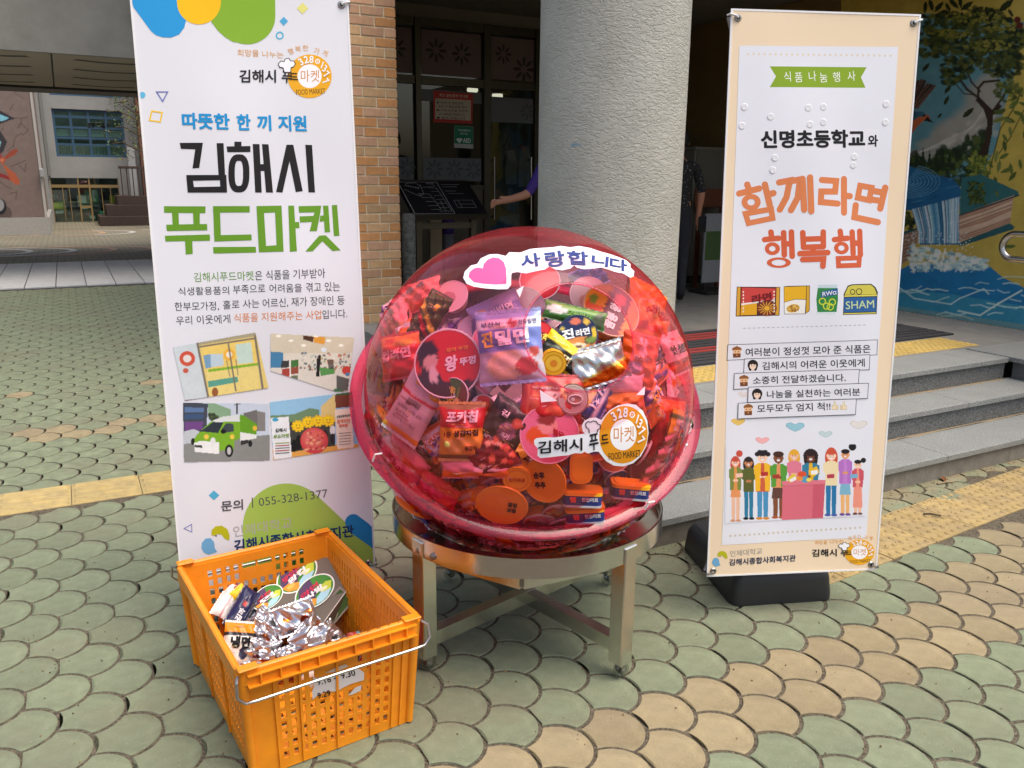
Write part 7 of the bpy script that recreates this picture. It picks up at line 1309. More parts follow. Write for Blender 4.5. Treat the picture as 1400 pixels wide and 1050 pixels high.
bowl('noodle_bowl', 'big round red and black noodle bowl lid reading 왕뚜껑 at the left of the ball', 'noodle bowl', at(612, 497, .452, roll=6, blend=.45), 47*U, (210, 40, 36), [(-1, -.52, (58, 34, 40)), (-.62, 1.2, (58, 40, 44), 1.0)][:1], [(-.62, .30, .34, .42, (40, 30, 34)), (-.55, .12, .22, .36, (214, 186, 172)), (-.66, .45, .30, .22, (36, 26, 30)), (-.62, -.42, .42, .30, (50, 40, 46)), (-.45, -.30, .14, .26, (226, 216, 210)), (.1, -.85, .9, .3, (66, 34, 40))], [('왕', -.08, .30, -.26, .20, (250, 248, 246), .04, .05), ('뚜껑', .36, .84, -.10, .14, (250, 248, 246), .04, .06), ('왕의 뚜껑', -.02, .62, .32, .44, (250, 180, 80), .02, .06), ('오뚜기', -.15, .45, .62, .74, (250, 220, 216), .02, .04)][:3], body=(226, 60, 50))
packet('noodle_packet', 'pale blue and white noodle packet reading 진밀면 near the middle of the ball', 'packet', at(698, 474, .455, roll=6, blend=.4), 88*U, 92*U, .028, (150, 170, 222), [(.52, .80, (244, 244, 248)), (-.12, .52, (118, 132, 200)), (-1, -.12, (196, 186, 196))], [(-.15, -.55, .62, .42, (232, 214, 168)), (-.1, -.5, .4, .25, (240, 228, 196)), (.45, -.62, .34, .26, (196, 60, 52)), (.72, -.2, .18, .14, (190, 70, 60)), (.1, .66, .16, .12, (206, 70, 80))], [('진', -.88, -.52, -.02, .44, (246, 220, 90), .05, .02), ('밀면', -.44, .62, .0, .46, (250, 250, 252), .05, .04), ('부산식', -.86, -.26, .58, .74, (70, 70, 130), .02), ('전통밀면', .30, .86, .60, .76, (70, 70, 130), .02)])
packet('chip_packet', 'small red and yellow potato chip packet reading 포카칩 low at the left', 'packet', at(632, 590, .465, roll=1, blend=.35), 64*U, 74*U, .032, (226, 180, 70), [(.14, 1.1, (196, 34, 40)), (-.22, .14, (240, 176, 40)), (-.26, -.22, (120, 80, 30)), (-1.1, -.80, (120, 110, 60))], [(-.3, -.52, .38, .24, (236, 200, 110)), (.1, -.44, .3, .2, (228, 186, 90)), (.45, -.58, .42, .24, (236, 170, 70)), (0, 1, 1.2, .16, (150, 130, 84))], [('포카칩', -.62, .72, .34, .78, (250, 246, 240), .05, .04), ('생감자칩', -.28, .76, -.16, .08, (60, 30, 20), .04, .06), ('1등', -.74, -.40, -.18, .02, (120, 40, 20), .03), ('생감자', .18, .72, -.66, -.48, (70, 40, 20), .03)])
packet('noodle_packet', 'bright red noodle packet with outlined lettering at the upper left of the ball', 'packet', at(548, 487, .45, roll=14, blend=.5), 66*U, 62*U, .026, (206, 30, 36), [(.45, 1.1, (236, 150, 60)), (.30, .45, (226, 60, 50))], [(-.4, .7, .3, .2, (226, 80, 60)), (.5, .55, .3, .2, (240, 190, 60)), (0, -.7, .5, .2, (226, 70, 60))], [('컵라면', -.80, .74, -.30, .26, (250, 190, 200), .05, .1)])
packet('snack_packet', 'clear backed pink snack packet with a barcode leaning at the left', 'packet', at(567, 557, .46, roll=-28, blend=.5), 62*U, 92*U, .020, (222, 206, 206), [(-1.1, -.84, (240, 160, 40)), (-.2, .05, (206, 190, 196)), (.3, .42, (206, 70, 80))], [(-.3, .1, .5, .05, (160, 120, 120)), (-.2, -.4, .5, .03, (160, 120, 120))], [('llllllllllll', -.35, .35, .06, .26, (60, 50, 56), .0), ('원재료명 소맥분 팜유', -.7, .7, -.16, -.06, (120, 90, 96), .0), ('영양정보', -.7, .1, -.36, -.26, (120, 90, 96), .0), ('보관방법 직사광선', -.7, .6, -.56, -.46, (120, 90, 96), .0)])
packet('seaweed_box', 'dark olive packet with a small white panel standing on its corner', 'packet', at(690, 583, .44, roll=-30, blend=.5), 60*U, 66*U, .02, (64, 60, 40), [(.5, 1, (40, 34, 30)), (-1, -.7, (90, 110, 60))], [(-.3, .5, .34, .28, (24, 22, 24)), (.2, -.1, .42, .36, (150, 110, 120)), (.45, .4, .25, .24, (190, 90, 60))], [('김', -.46, -.10, .40, .66, (240, 236, 230), .03), ('포기', .0, .42, -.38, -.16, (240, 230, 226), .03), ('NON', -.6, -.2, -.76, -.60, (230, 226, 220), .03)])
bowl('noodle_bowl', 'round pink noodle bowl lid with an orange block drawing above the emblem sticker', 'noodle bowl', at(751, 594, .455, roll=0, blend=.45), 39*U, (240, 150, 178), [], [(-.42, -.05, .42, .34, (236, 120, 40)), (-.05, .30, .34, .3, (246, 200, 180)), (-.1, .52, .34, .2, (150, 60, 50)), (.1, .82, .07, .06, (190, 50, 60)), (.3, .78, .08, .07, (190, 50, 60)), (.3, -.85, .6, .3, (226, 110, 140))], [('불닭', .12, .50, .0, .26, (196, 30, 50), .04, -.2), ('볶음면', .12, .62, -.24, -.04, (120, 90, 180), .03, -.2)], body=(246, 180, 196), rim=(246, 200, 210))
can('tuna_can', 'small round can with a pull tab in the middle of the ball', at(783, 546, .46, blend=.35), 21*U, .035, (190, 160, 150), (150, 110, 90), ells=[(0, 0, .55, .55, (206, 140, 120)), (0, 0, .5, .5, (176, 110, 90))], tab=True)
packet('sauce_pouch', 'red pouch with a cartoon girl behind the can with the pull tab', 'pouch', at(754, 545, .435, roll=-4, blend=.4), 84*U, 62*U, .018, (206, 44, 40), [(-1, -.7, (150, 20, 26)), (.86, 1.1, (196, 16, 30))], [(.0, .25, .24, .34, (250, 206, 190)), (.0, .52, .30, .2, (150, 50, 36)), (.62, .35, .34, .34, (246, 186, 120)), (-.55, -.1, .1, .8, (226, 110, 70)), (-.75, -.1, .06, .8, (226, 110, 70)), (.2, -.5, .4, .2, (236, 120, 80)), (-.06, .2, .03, .05, (60, 30, 30)), (.08, .2, .03, .05, (60, 30, 30))], [('떡볶이', .38, .88, .26, .44, (196, 30, 40), .03)])
can('snack_cup', 'small yellow lidded cup low in the middle of the ball', at(707, 656, .475, blend=.55, tx=14), 19.5*U, .045, (244, 180, 50), (240, 170, 44), [('김치볶음', -.56, .56, -.16, .16, (206, 110, 30), .02), ('오뚜기', -.3, .3, .3, .46, (206, 110, 30), .02)][:1], ells=[(0, 0, .86, .86, (224, 150, 36)), (0, 0, .78, .78, (244, 180, 50))], cat='cup')
bowl('snack_bowl', 'wide yellow lidded bowl with a block of black print at the bottom of the ball', 'bowl', at(686, 691, .48, roll=-8, blend=.65, tx=14), 36*U, (246, 172, 40), [], [(-.2, .1, .6, .5, (240, 150, 70)), (-.2, .1, .54, .44, (246, 165, 40))], [('품질', .22, .58, .02, .26, (70, 40, 30), .06), ('보증', .22, .58, -.28, -.04, (70, 40, 30), .06)], body=(236, 150, 40), rim=(250, 186, 60), depth=.5)
bowl('snack_bowl', 'yellow lidded bowl on edge with black square print beside the stacked tins', 'bowl', at(744, 657, .47, roll=8, blend=.5, ty=-25), 31*U, (240, 168, 40), [], [(.1, 0, .8, .8, (232, 156, 36))], [('순후', -.46, .06, .08, .40, (70, 40, 30), .06), ('추추', -.46, .06, -.36, -.04, (70, 40, 30), .06)], body=(236, 160, 40), rim=(246, 180, 50), depth=.6)
M = at(795, 640, .475, roll=0, blend=.5); tin('meat_tin', 'yellow lidded luncheon meat tin standing on end, topmost of the stacked tins', M, 30*U, 42*U, .05, (44, 60, 130), (250, 176, 30))
for k, (px, py, lb_, ro) in enumerate(((796, 668, 'luncheon meat tin lying below the upright yellow lidded tin', -2), (799, 691, 'luncheon meat tin at the very bottom of the stacked tins', 3), (862, 659, 'luncheon meat tin lying alone at the right of the stacked tins', -6))):
    M = at(px, py, .470, roll=ro, blend=.25)@Matrix.Rotation(R_(-78), 4, 'X'); tin('meat_tin', lb_, M, 54*U, 30*U, .04, (40, 54, 120), (250, 178, 36), side=[('런천미트', -.05, .78, -.25, .35, (236, 226, 230), .03), ('햄', -.66, -.34, -.4, .4, (240, 90, 80), .04)])
bowl('noodle_cup', 'navy noodle cup lid reading 진라면 seen through the round hatch opening', 'noodle cup', at(790, 458, .447, roll=10, blend=.25), 27*U, (30, 42, 84), [], [(0, -.52, .86, .42, (222, 142, 70)), (-.1, -.6, .4, .22, (244, 226, 190)), (-.1, -.6, .2, .1, (120, 90, 60)), (.62, -.36, .34, .22, (96, 66, 40)), (.62, -.36, .26, .15, (120, 150, 60)), (0, .72, .22, .18, (226, 120, 90)), (.55, .62, .16, .18, (236, 190, 70)), (-.7, .5, .1, .1, (220, 200, 90)), (-.5, -.55, .16, .12, (200, 60, 40)), (.85, .0, .1, .3, (240, 200, 60))], [('진', -.78, -.18, -.14, .36, (250, 250, 250), .05, .03), ('라면', -.10, .62, -.10, .26, (250, 250, 250), .05, .05)], body=(40, 50, 90), rim=(60, 70, 110))
packet('seaweed_packet', 'long narrow green packet lying across the top of the hatch opening', 'packet', at(786, 431, .445, roll=-14, blend=.4), 88*U, 24*U, .010, (64, 124, 44), [(.5, 1.1, (110, 160, 70)), (-1.1, -.6, (48, 96, 36))], [(-.62, .1, .34, .45, (236, 232, 222)), (.8, 0, .2, .8, (70, 80, 50))], [('오늘맛김', -.28, .5, -.36, .36, (150, 190, 90), .03)], crumple=.05)
bowl('noodle_bowl', 'yellow and dark red noodle bowl lid with bold white lettering upper right of the hatch', 'noodle bowl', at(836, 424, .40, roll=58, blend=.45, ty=12), 44*U, (240, 170, 40), [(-.55, .28, (110, 24, 30)), (-.9, -.55, (226, 140, 40))], [(-.3, .6, .5, .3, (222, 90, 40)), (.3, .55, .4, .3, (236, 150, 50)), (.55, -.15, .26, .22, (206, 60, 60)), (.1, .72, .2, .14, (120, 160, 50))], [('짬뽕', -.75, -.1, -.3, .12, (250, 236, 226), .06), ('왕', .0, .3, -.3, .12, (250, 236, 226), .06)], body=(240, 180, 60), rim=(226, 196, 150))
can('sauce_can', 'small red can with a yellow label at the left edge of the hatch opening', place(741, 462, .44, blend=.4, ty=35), 22*U, .07, (196, 30, 36), (188, 28, 34), [('고추', -.5, .5, -.2, .3, (250, 220, 90), .05)], ells=[(0, -.1, .7, .5, (120, 20, 26)), (-.4, .4, .3, .3, (230, 190, 50))])
packet('noodle_packet', 'yellow edged dark packet under the navy noodle cup', 'packet', at(768, 484, .425, roll=-38, blend=.4), 64*U, 40*U, .02, (40, 44, 36), [(.35, 1.1, (246, 214, 40)), (-1.1, -.8, (236, 200, 40))], [(-.3, -.1, .3, .3, (90, 96, 80))], [('면', .1, .5, -.5, .1, (230, 220, 180), .03)])
can('cheese_can', 'yellow round can lid at the bottom edge of the hatch opening', at(757, 497, .452, blend=.4, tx=20), 17*U, .03, (238, 186, 40), (228, 160, 34), ells=[(0, 0, .8, .8, (216, 150, 30)), (0, 0, .7, .7, (242, 196, 60)), (0, 0, .3, .3, (226, 140, 40))])
packet('foil_packet', 'silver and orange foil packet at the bottom of the hatch opening', 'packet', at(818, 499, .45, roll=16, blend=.4), 80*U, 50*U, .026, (214, 214, 210), [(-1.1, -.45, (236, 120, 30), -.35), (-.45, -.3, (246, 226, 120), -.35)], [(.2, .2, .3, .2, (230, 232, 226))], [], m=FOIL, crumple=.22, nx=36)
packet('noodle_packet', 'orange noodle packet with a rabbit shaped pink print right of the hatch', 'packet', at(873, 492, .455, roll=-16, blend=.5), 56*U, 70*U, .024, (238, 104, 24), [(.7, 1.1, (220, 80, 20))], [(.0, .3, .18, .3, (244, 180, 180)), (-.12, .72, .07, .2, (244, 180, 180)), (.12, .72, .07, .2, (244, 180, 180)), (-.3, -.4, .4, .26, (190, 150, 170)), (.5, -.2, .3, .4, (246, 130, 40))], [('맛있는', -.5, .4, -.1, .1, (250, 230, 210), .02)], crumple=.2)
packet('snack_packet', 'large puffy orange snack packet behind the rabbit print packet', 'packet', at(885, 428, .40, roll=-30, blend=.6), 72*U, 110*U, .04, (240, 136, 28), [(.2, .34, (226, 110, 20)), (-.8, -.6, (206, 70, 24))], [(.1, -.2, .4, .2, (246, 170, 50)), (-.2, .6, .5, .2, (244, 160, 60))], [('새우칩', -.6, .6, -.36, -.06, (190, 40, 30), .04)], crumple=.2)
packet('noodle_packet', 'pink and orange noodle packet reading 안성탕면 at the right edge of the ball', 'packet', at(921, 484, .46, roll=4, blend=.6), 56*U, 62*U, .028, (240, 186, 190), [(-1.1, -.35, (214, 90, 40)), (-.5, -.35, (150, 50, 30))], [(0, -.75, .7, .3, (226, 120, 50)), (.6, .6, .2, .18, (206, 120, 100)), (-.2, .75, .2, .1, (206, 60, 80))], [('안성탕면', -.78, .86, -.02, .46, (30, 26, 30), .03, -.05)])
packet('noodle_packet', 'deep red noodle packet with one large black brushed character low at the right', 'packet', at(912, 588, .455, roll=-14, blend=.6), 58*U, 92*U, .03, (190, 26, 30), [(.62, 1.1, (224, 100, 40)), (.5, .62, (206, 50, 36))], [(0, .75, .5, .14, (236, 130, 60)), (.4, -.7, .5, .2, (150, 20, 26))], [('辛', -.5, .5, -.52, .22, (24, 14, 16), .05, .1)], crumple=.14)
# lids and rounds of the upper layer
for px, py, rr, c_, el, lb_ in ((617, 405, 27, (226, 200, 200), [(-.2, -.1, .5, .4, (196, 150, 150))], 'pale round lid under the left end of the heart sticker'), (647, 452, 22, (214, 214, 222), [(.1, .2, .2, .8, (120, 130, 170))], 'white round lid with a grey stripe above the pale blue packet'), (716, 420, 30, (228, 206, 206), [(0, 0, .8, .8, (220, 190, 190))], 'large pale round lid under the greeting sticker'), (738, 384, 30, (196, 30, 40), [(0, 0, .82, .82, (206, 50, 56))], 'red round lid at the top of the pile'), (806, 404, 30, (206, 200, 196), [(.1, -.3, .7, .4, (196, 160, 150))], 'grey oval lid inside the top of the hatch'), (883, 640, 28, (226, 150, 150), [(0, 0, .9, .9, (206, 110, 110))], 'rose round lid right of the emblem sticker'), (840, 622, 25, (196, 120, 60), [], 'brown round lid half behind the emblem sticker'), (808, 580, 26, (190, 60, 40), [(0, .2, .6, .5, (226, 120, 50))], 'red and brown round lid beside the pink bowl lid'), (900, 560, 22, (214, 120, 120), [], 'dull pink lid left of the deep red packet')):
    bowl('noodle_bowl', lb_, 'noodle bowl', at(px, py, .40 if py > 420 else .38, roll=random.uniform(-20, 20), blend=.4), rr*U, c_, [], el, (), body=tuple(int(q*.85) for q in c_), rim=(240, 226, 226))
packet('snack_packet', 'crumpled blue packet at the very top of the pile', 'packet', at(805, 380, .38, roll=20, blend=.5), 60*U, 36*U, .03, (60, 110, 176), [], [(.2, .2, .3, .4, (150, 186, 226))], (), crumple=.3)
packet('noodle_packet', 'lilac packet with orange print above the pale blue noodle packet', 'packet', at(680, 430, .42, roll=26, blend=.4), 74*U, 46*U, .022, (170, 176, 224), [(-.2, .3, (120, 126, 196))], [(-.6, .2, .24, .4, (240, 180, 60))], [('비빔면', -.3, .7, -.18, .30, (250, 250, 252), .04)])
packet('snack_packet', 'pink packet with violet lettering at the far upper left of the ball', 'packet', at(541, 436, .405, roll=34, blend=.6), 58*U, 74*U, .03, (240, 150, 160), [(-.9, -.5, (190, 150, 110))], [(.2, -.2, .3, .4, (160, 120, 70))], [('새우맛', -.7, .5, .3, .56, (120, 60, 130), .03)], crumple=.18)
packet('snack_packet', 'salmon packet with small violet print just below the dome edge at upper left', 'packet', at(574, 405, .395, roll=24, blend=.5), 74*U, 50*U, .03, (242, 140, 130), [(-1, -.6, (236, 110, 70))], [(.3, .4, .2, .2, (240, 200, 190))], [('안성', -.4, -.05, .0, .30, (120, 50, 110), .03), ('탕면', .1, .5, .2, .5, (120, 50, 110), .03)], crumple=.18)
packet('snack_packet', 'folded green and gold packet above the red black bowl lid', 'packet', at(588, 432, .42, roll=-24, blend=.4), 40*U, 70*U, .024, (70, 96, 30), [(-.2, .05, (226, 210, 60), .5), (-.6, -.35, (200, 40, 50), .5)], [(.4, .4, .2, .2, (240, 220, 80))], (), crumple=.3)
packet('snack_packet', 'flattened pink and orange packet under the potato chip packet', 'packet', at(650, 640, .475, roll=4, blend=.6), 96*U, 26*U, .02, (240, 160, 170), [(-1, -.2, (240, 130, 40))], [(.4, .2, .4, .4, (250, 210, 214))], (), crumple=.2)
packet('snack_packet', 'pink packet with red print at the lower left below the barcode packet', 'packet', at(553, 628, .475, roll=-40, blend=.7), 80*U, 56*U, .022, (232, 120, 140), [(.3, .6, (206, 40, 60))], [(-.2, -.2, .4, .3, (246, 170, 180))], [('오징어', -.6, .3, -.4, -.1, (190, 30, 60), .03)], crumple=.2)
packet('snack_packet', 'brown and red flowered pouch below the dark olive packet', 'packet', at(672, 622, .465, roll=30, blend=.5), 62*U, 54*U, .018, (130, 50, 40), [], [(random.uniform(-.9, .9), random.uniform(-.9, .9), .14, .14, random.choice([(226, 120, 80), (196, 60, 50), (240, 190, 150), (90, 50, 40)])) for _ in range(22)], ())
packet('snack_packet', 'crimson packet squeezed against the lower left edge of the ball', 'packet', at(600, 670, .475, roll=-28, blend=.8), 64*U, 40*U, .018, (206, 20, 60), [(.0, .3, (226, 60, 110))], [(.5, -.3, .3, .4, (236, 90, 60))], (), crumple=.24)
bowl('snack_tray', 'orange rimmed tray low at the left below the ball seam', 'tray', at(568, 692, .49, roll=-28, blend=.9, tx=30), 34*U, (226, 110, 60), [], [(-.2, .3, .4, .3, (190, 60, 60)), (.3, .2, .3, .3, (240, 150, 60))], (), body=(236, 120, 30), rim=(246, 130, 30), depth=.3)
packet('noodle_packet', 'pink packet with red script print along the bottom right of the ball', 'packet', at(820, 706, .49, roll=6, blend=.8), 110*U, 24*U, .014, (236, 110, 130), [], [], [('for Seafood', -.5, .6, -.5, .5, (150, 30, 60), .0)])
packet('snack_packet', 'brown orange pouch above the emblem sticker', 'packet', at(852, 556, .44, roll=8, blend=.5), 66*U, 40*U, .02, (200, 110, 60), [(.3, 1.1, (236, 170, 60))], [(-.4, -.2, .3, .4, (90, 50, 40))], (), crumple=.2)
packet('snack_packet', 'pale pink flat pouch below the silver foil packet', 'packet', at(840, 522, .43, roll=-6, blend=.4), 84*U, 30*U, .014, (238, 190, 196), [], [(.1, 0, .6, .5, (240, 206, 210))], ())
packet('snack_packet', 'rust coloured packet at the lower right under the deep red packet', 'packet', at(902, 655, .475, roll=30, blend=.8), 70*U, 40*U, .02, (196, 80, 40), [(-.1, .3, (226, 140, 60))], [(.2, .2, .3, .3, (150, 40, 50))], (), crumple=.25)
# the rest of the heap, packed in behind what shows
PAL = {'red': (200, 34, 36), 'orange': (236, 128, 36), 'yellow': (240, 190, 50), 'pink': (236, 150, 170), 'violet': (110, 80, 160), 'brown': (120, 66, 40), 'green': (76, 120, 50), 'white': (232, 230, 228), 'blue': (60, 90, 160)}
protos = {}; cnt = 0; rq = random.Random(11); tries = 0; cdir = (Vector(CAM)-CB).normalized(); rv = cam2w((1, 0, 0)); uvv = cam2w((0, -1, 0)); used = []
def copy_tree(o, M, label, group):
    c = o.copy(); C.objects.link(c); c.matrix_world = M; c['label'] = label; c['group'] = group
    for ch in o.children: d = ch.copy(); C.objects.link(d); d.parent = c; d.matrix_parent_inverse = ch.matrix_parent_inverse.copy()
    return c
def where(d):
    a, b = d.dot(rv), d.dot(uvv); h = 'left' if a < -.3 else ('right' if a > .3 else 'middle'); v = 'lower' if b < -.3 else ('upper' if b > .3 else 'centre')
    return '%s %s' % (v, h)
KINDS = [('p', .13, .10), ('p', .11, .13), ('p', .09, .09), ('b', .046, 0), ('b', .036, 0), ('p', .14, .07)]
while cnt < 270 and tries < 12000:
    tries += 1; d = Vector((rq.gauss(0, 1), rq.gauss(0, 1), rq.gauss(0, 1))).normalized(); R0 = rq.choice([.465, .45, .44, .42, .39, .34]); P = CB+d*R0
    if cnt > 200: d.z = -abs(d.z)-.7; d.normalize(); R0 = rq.choice([.46, .43, .38]); P = CB+d*R0
    if P.z > CB.z+.30-.12*abs(d.dot(rv)): continue
    if d.dot(cdir) < -.2 and P.z > .62: continue
    if (P-hp).length < .16 and R0 > .40: continue
    if any((P-q).length < .048 for q in used): continue
    if R0 > .40 and any((d-q).length < .155 for q in KEYP): continue
    used.append(P.copy()); kd = rq.randrange(len(KINDS)); kind, kw, kh = KINDS[kd]; cn_ = rq.choice(list(PAL)); g_ = 'snacks packed deep in the pink ball'
    n = d if R0 > .44 else (d+Vector((rq.uniform(-.5, .5), rq.uniform(-.5, .5), rq.uniform(-.5, .5)))).normalized()
    x = Vector((0, 0, 1)).cross(n); x = x.normalized() if x.length > .05 else Vector((1, 0, 0)); M = mtx(P-d*.02, x, -n, n.cross(x))@Matrix.Rotation(rq.uniform(0, 6.28), 4, 'Y')
    lb_ = ('%s %s wedged among others at the %s of the pink ball' % (cn_, {0: 'snack packet', 1: 'upright noodle packet', 2: 'small square packet', 3: 'lidded noodle cup', 4: 'small lidded cup', 5: 'long slim packet'}[kd], where(d)))
    key = (kd, cn_)
    if key not in protos:
        c1 = PAL[cn_]; c2 = PAL[rq.choice(list(PAL))]; c3_ = PAL[rq.choice(list(PAL))]; wt = rq.choice([(250, 250, 250), (60, 30, 30), (250, 220, 90)])
        if kind == 'p': o = packet('snack_packet', lb_, 'packet', M, kw, kh, .022, c1, [(.45, .75, c2), (-.8, -.5, c3_, .2)], [(.2, -.1, .4, .3, c3_), (-.5, .1, .2, .3, W_), (-.2, -.4, .3, .2, c2), (.25, -.1, .2, .15, (240, 200, 140))], [(rq.choice(['맛있는', '라면', '과자', '새우', '김치', '매운맛']), -.7, .6, .05, .5, wt, .03), ('원재료명 소맥분 팜유', -.7, .5, -.72, -.62, wt, 0.), ('영양정보', -.6, .1, -.9, -.82, wt, 0.)], nx=14, crumple=.2, group=g_, seed=len(protos)+5)
        else: o = bowl('snack_cup', lb_, 'cup', M, kw, c1, [(-1, -.4, c2), (.6, 1, c3_)], [(.2, .3, .3, .2, c3_), (-.4, -.3, .3, .2, (240, 200, 140)), (0, 0, .2, .1, W_)], [(rq.choice(['컵면', '우동', '짜장', '햇반']), -.5, .5, -.1, .35, wt, .04), ('보관방법 직사광선', -.5, .5, -.35, -.27, wt, 0.)], body=c2, group=g_)
        protos[key] = o
    else: copy_tree(protos[key], M, lb_, g_)
    cnt += 1

blt = []
for k in range(46):
    g_ = 12+156*(k % 23)/22; rr = (222, 205)[k//23]-2*math.sin(k); px, py = 722+rr*1.0*math.cos(R_(g_)), 536+rr*math.sin(R_(g_)); P = Vector(on_sphere(px, py, CB, .488)); n = (P-CB).normalized(); x = Vector((0, 0, 1)).cross(n).normalized(); M = mtx(P, x, -n, n.cross(x))@Matrix.Rotation(rq.uniform(-.6, .6), 4, 'Y'); cn_ = rq.choice(['red', 'orange', 'pink', 'brown', 'violet', 'yellow', 'white'])
    d = n; lb_ = '%s flat packet below the seam of the pink ball at the %s' % (cn_, where(d))
    if k < 9:
        wt = rq.choice([(250, 250, 250), (60, 30, 30)]); o = packet('snack_packet', lb_, 'packet', M, .105, .075, .012, PAL[cn_], [(.4, .8, PAL[rq.choice(list(PAL))])], [(.3, -.2, .4, .4, PAL[rq.choice(list(PAL))]), (-.5, -.3, .2, .3, W_)], [(rq.choice(['맛있는', '라면', '과자', '새우']), -.7, .3, -.1, .35, wt, .03), ('영양정보', -.7, .5, -.6, -.45, wt, .0)], nx=14, crumple=.2, group='flat packets along the lower bowl', seed=k+77); blt.append((o, cn_))
    else: o, c0_ = blt[rq.randrange(len(blt))]; copy_tree(o, M, lb_.replace(cn_, c0_, 1), 'flat packets along the lower bowl')

# ============================================================ THE CRATE
KC = (.450, 2.158, 0); KRZ = R_(5.2); WT, DT, WB_, DB, HK = .2400, .332, .212, .300, .330
OR_ = mat('orange_plastic', (.86, .295, .010), .46, color2=(.72, .235, .010), nscale=5, noise=.09, bump=.0004, bscale=200, spec=.4, coat=.08)
kr = thing('plastic_crate', 'open orange perforated plastic crate with wire handles in the foreground', 'crate', KC, KRZ)
def wall(name, bl, br, tr, tl, us, vs, holes, th=.0045):
    """perforated panel: us, vs break points (0..1), holes(i, j) -> True"""
    bl, br, tr, tl = (Vector(p) for p in (bl, br, tr, tl)); n = (br-bl).cross(tl-bl).normalized(); b = MB(); nu, nv = len(us), len(vs)
    def P(u, v, d): return (bl*(1-u)*(1-v)+br*u*(1-v)+tr*u*v+tl*(1-u)*v)-n*d
    v = [P(u, w2, d) for d in (0, th) for w2 in vs for u in us]; f = []; N_ = nu*nv; H = [[holes(i, j) for j in range(nv-1)] for i in range(nu-1)]
    ix = lambda s_, i, j: s_*N_+j*nu+i
    for i in range(nu-1):
        for j in range(nv-1):
            if H[i][j]: continue
            f.append((ix(0, i, j), ix(0, i+1, j), ix(0, i+1, j+1), ix(0, i, j+1))); f.append((ix(1, i, j+1), ix(1, i+1, j+1), ix(1, i+1, j), ix(1, i, j)))
            for (a_, c_, di, dj) in (((i, j), (i+1, j), 0, -1), ((i+1, j), (i+1, j+1), 1, 0), ((i+1, j+1), (i, j+1), 0, 1), ((i, j+1), (i, j), -1, 0)):
                k, l = i+di, j+dj
                if k < 0 or l < 0 or k >= nu-1 or l >= nv-1 or H[k][l]: f.append((ix(0, *c_), ix(0, *a_), ix(1, *a_), ix(1, *c_)))
    b.add(v, f); return b, P, n
def breaks(a0, a1, n, frac):
    o = [0.]; hs = []; p = (a1-a0)/n
    for k in range(n): s0 = a0+p*k+p*(1-frac)/2; o += [s0, s0+p*frac]; hs.append(len(o)-2)
    o.append(1.); return o, hs
B4 = [(-WB_, -DB, .008), (WB_, -DB, .008), (WB_, DB, .008), (-WB_, DB, .008)]; T4_ = [(-WT+.012, -DT+.012, HK-.012), (WT-.012, -DT+.012, HK-.012), (WT-.012, DT-.012, HK-.012), (-WT+.012, DT-.012, HK-.012)]
for k in range(4):
    l = (k+1) % 4; short = k % 2 == 0
    if short:
        us, hu = breaks(.17, .86, 12, .52); vs, hv = breaks(.06, .93, 9, .68); SL = (hu[4], hu[7]+1)
        def hol(i, j, hu=hu, hv=hv):
            if j >= hv[8]-2 and hu[3]-0 < i < hu[8]+0: return j == hv[8] and hu[4] <= i <= hu[7]
            if i in hu and j in hv: return True
            return False
    else:
        us, hu = breaks(.07, .93, 26, .42); vs, hv = breaks(.10, .90, 6, .84)
        def hol(i, j, hu=hu, hv=hv): return i in hu and j in hv and (hu.index(i) % 9 != 8)
    b, P, n = wall('wall_panel', B4[k], B4[l], T4_[l], T4_[k], us, vs, hol); b.build('wall_panel', OR_, kr)
    ribs = (.17-.012, .30, .515, .73, .872, .93) if short else (.03, .34, .65, .97)
    b = MB()
    for u in ribs: p0, p1 = P(u, .0, -.003), P(u, .97, -.003); b.bar(p0, p1, .006, .0055, up=n)
    b.build('rib', OR_, kr)
    # corner post
    b = MB(); p0, p1 = Vector(B4[k]), Vector(T4_[k]); b.tube([p0, p1], [.011, .014], 12); b.build('corner_post', OR_, kr)
    if k == 0: PF_, nF = P, n
# base with slots, rim with lip and reinforcing webs
us, hu = breaks(.06, .94, 9, .5); vs, hv = breaks(.05, .95, 14, .5)
b, _, _ = wall('base', (-WB_, -DB, .010), (WB_, -DB, .010), (WB_, DB, .010), (-WB_, DB, .010), us, vs, lambda i, j: i in hu and j in hv, th=.008); b.build('base_panel', OR_, kr)
def ring(rx, ry, rr, z, n=6): return [(x, y, z) for x, y in ((cx*(rx-rr)+rr*math.cos(R_(a0+90*k/n)), cy*(ry-rr)+rr*math.sin(R_(a0+90*k/n))) for cx, cy, a0 in ((1, 1, 0), (-1, 1, 90), (-1, -1, 180), (1, -1, 270)) for k in range(n+1))]
b = MB(); prof = [(-.016, HK-.030), (-.013, HK-.004), (-.008, HK), (-.001, HK), (.003, HK-.003), (.004, HK-.042), (.0015, HK-.042), (-.0005, HK-.008), (-.012, HK-.010), (-.014, HK-.030)]; v = []; 
for d, z in prof: v += ring(WT+d, DT+d, .028+d, z)
n = 28; f = [(i*n+k, i*n+(k+1) % n, (i+1)*n+(k+1) % n, (i+1)*n+k) for i in range(len(prof)-1) for k in range(n)]; b.add(v, f); b.build('rim', OR_, kr)
b = MB()
for k in range(9):
    x = -WT+.05+(2*WT-.10)*k/8
    for q in (-1, 1): b = MB(); b.box((x-.0015, q*(DT+.004)-.001 if q > 0 else -(DT+.017), HK-.040), (x+.0015, (DT+.017) if q > 0 else -(DT+.003), HK-.014)); b.build('rim_web', OR_, kr)
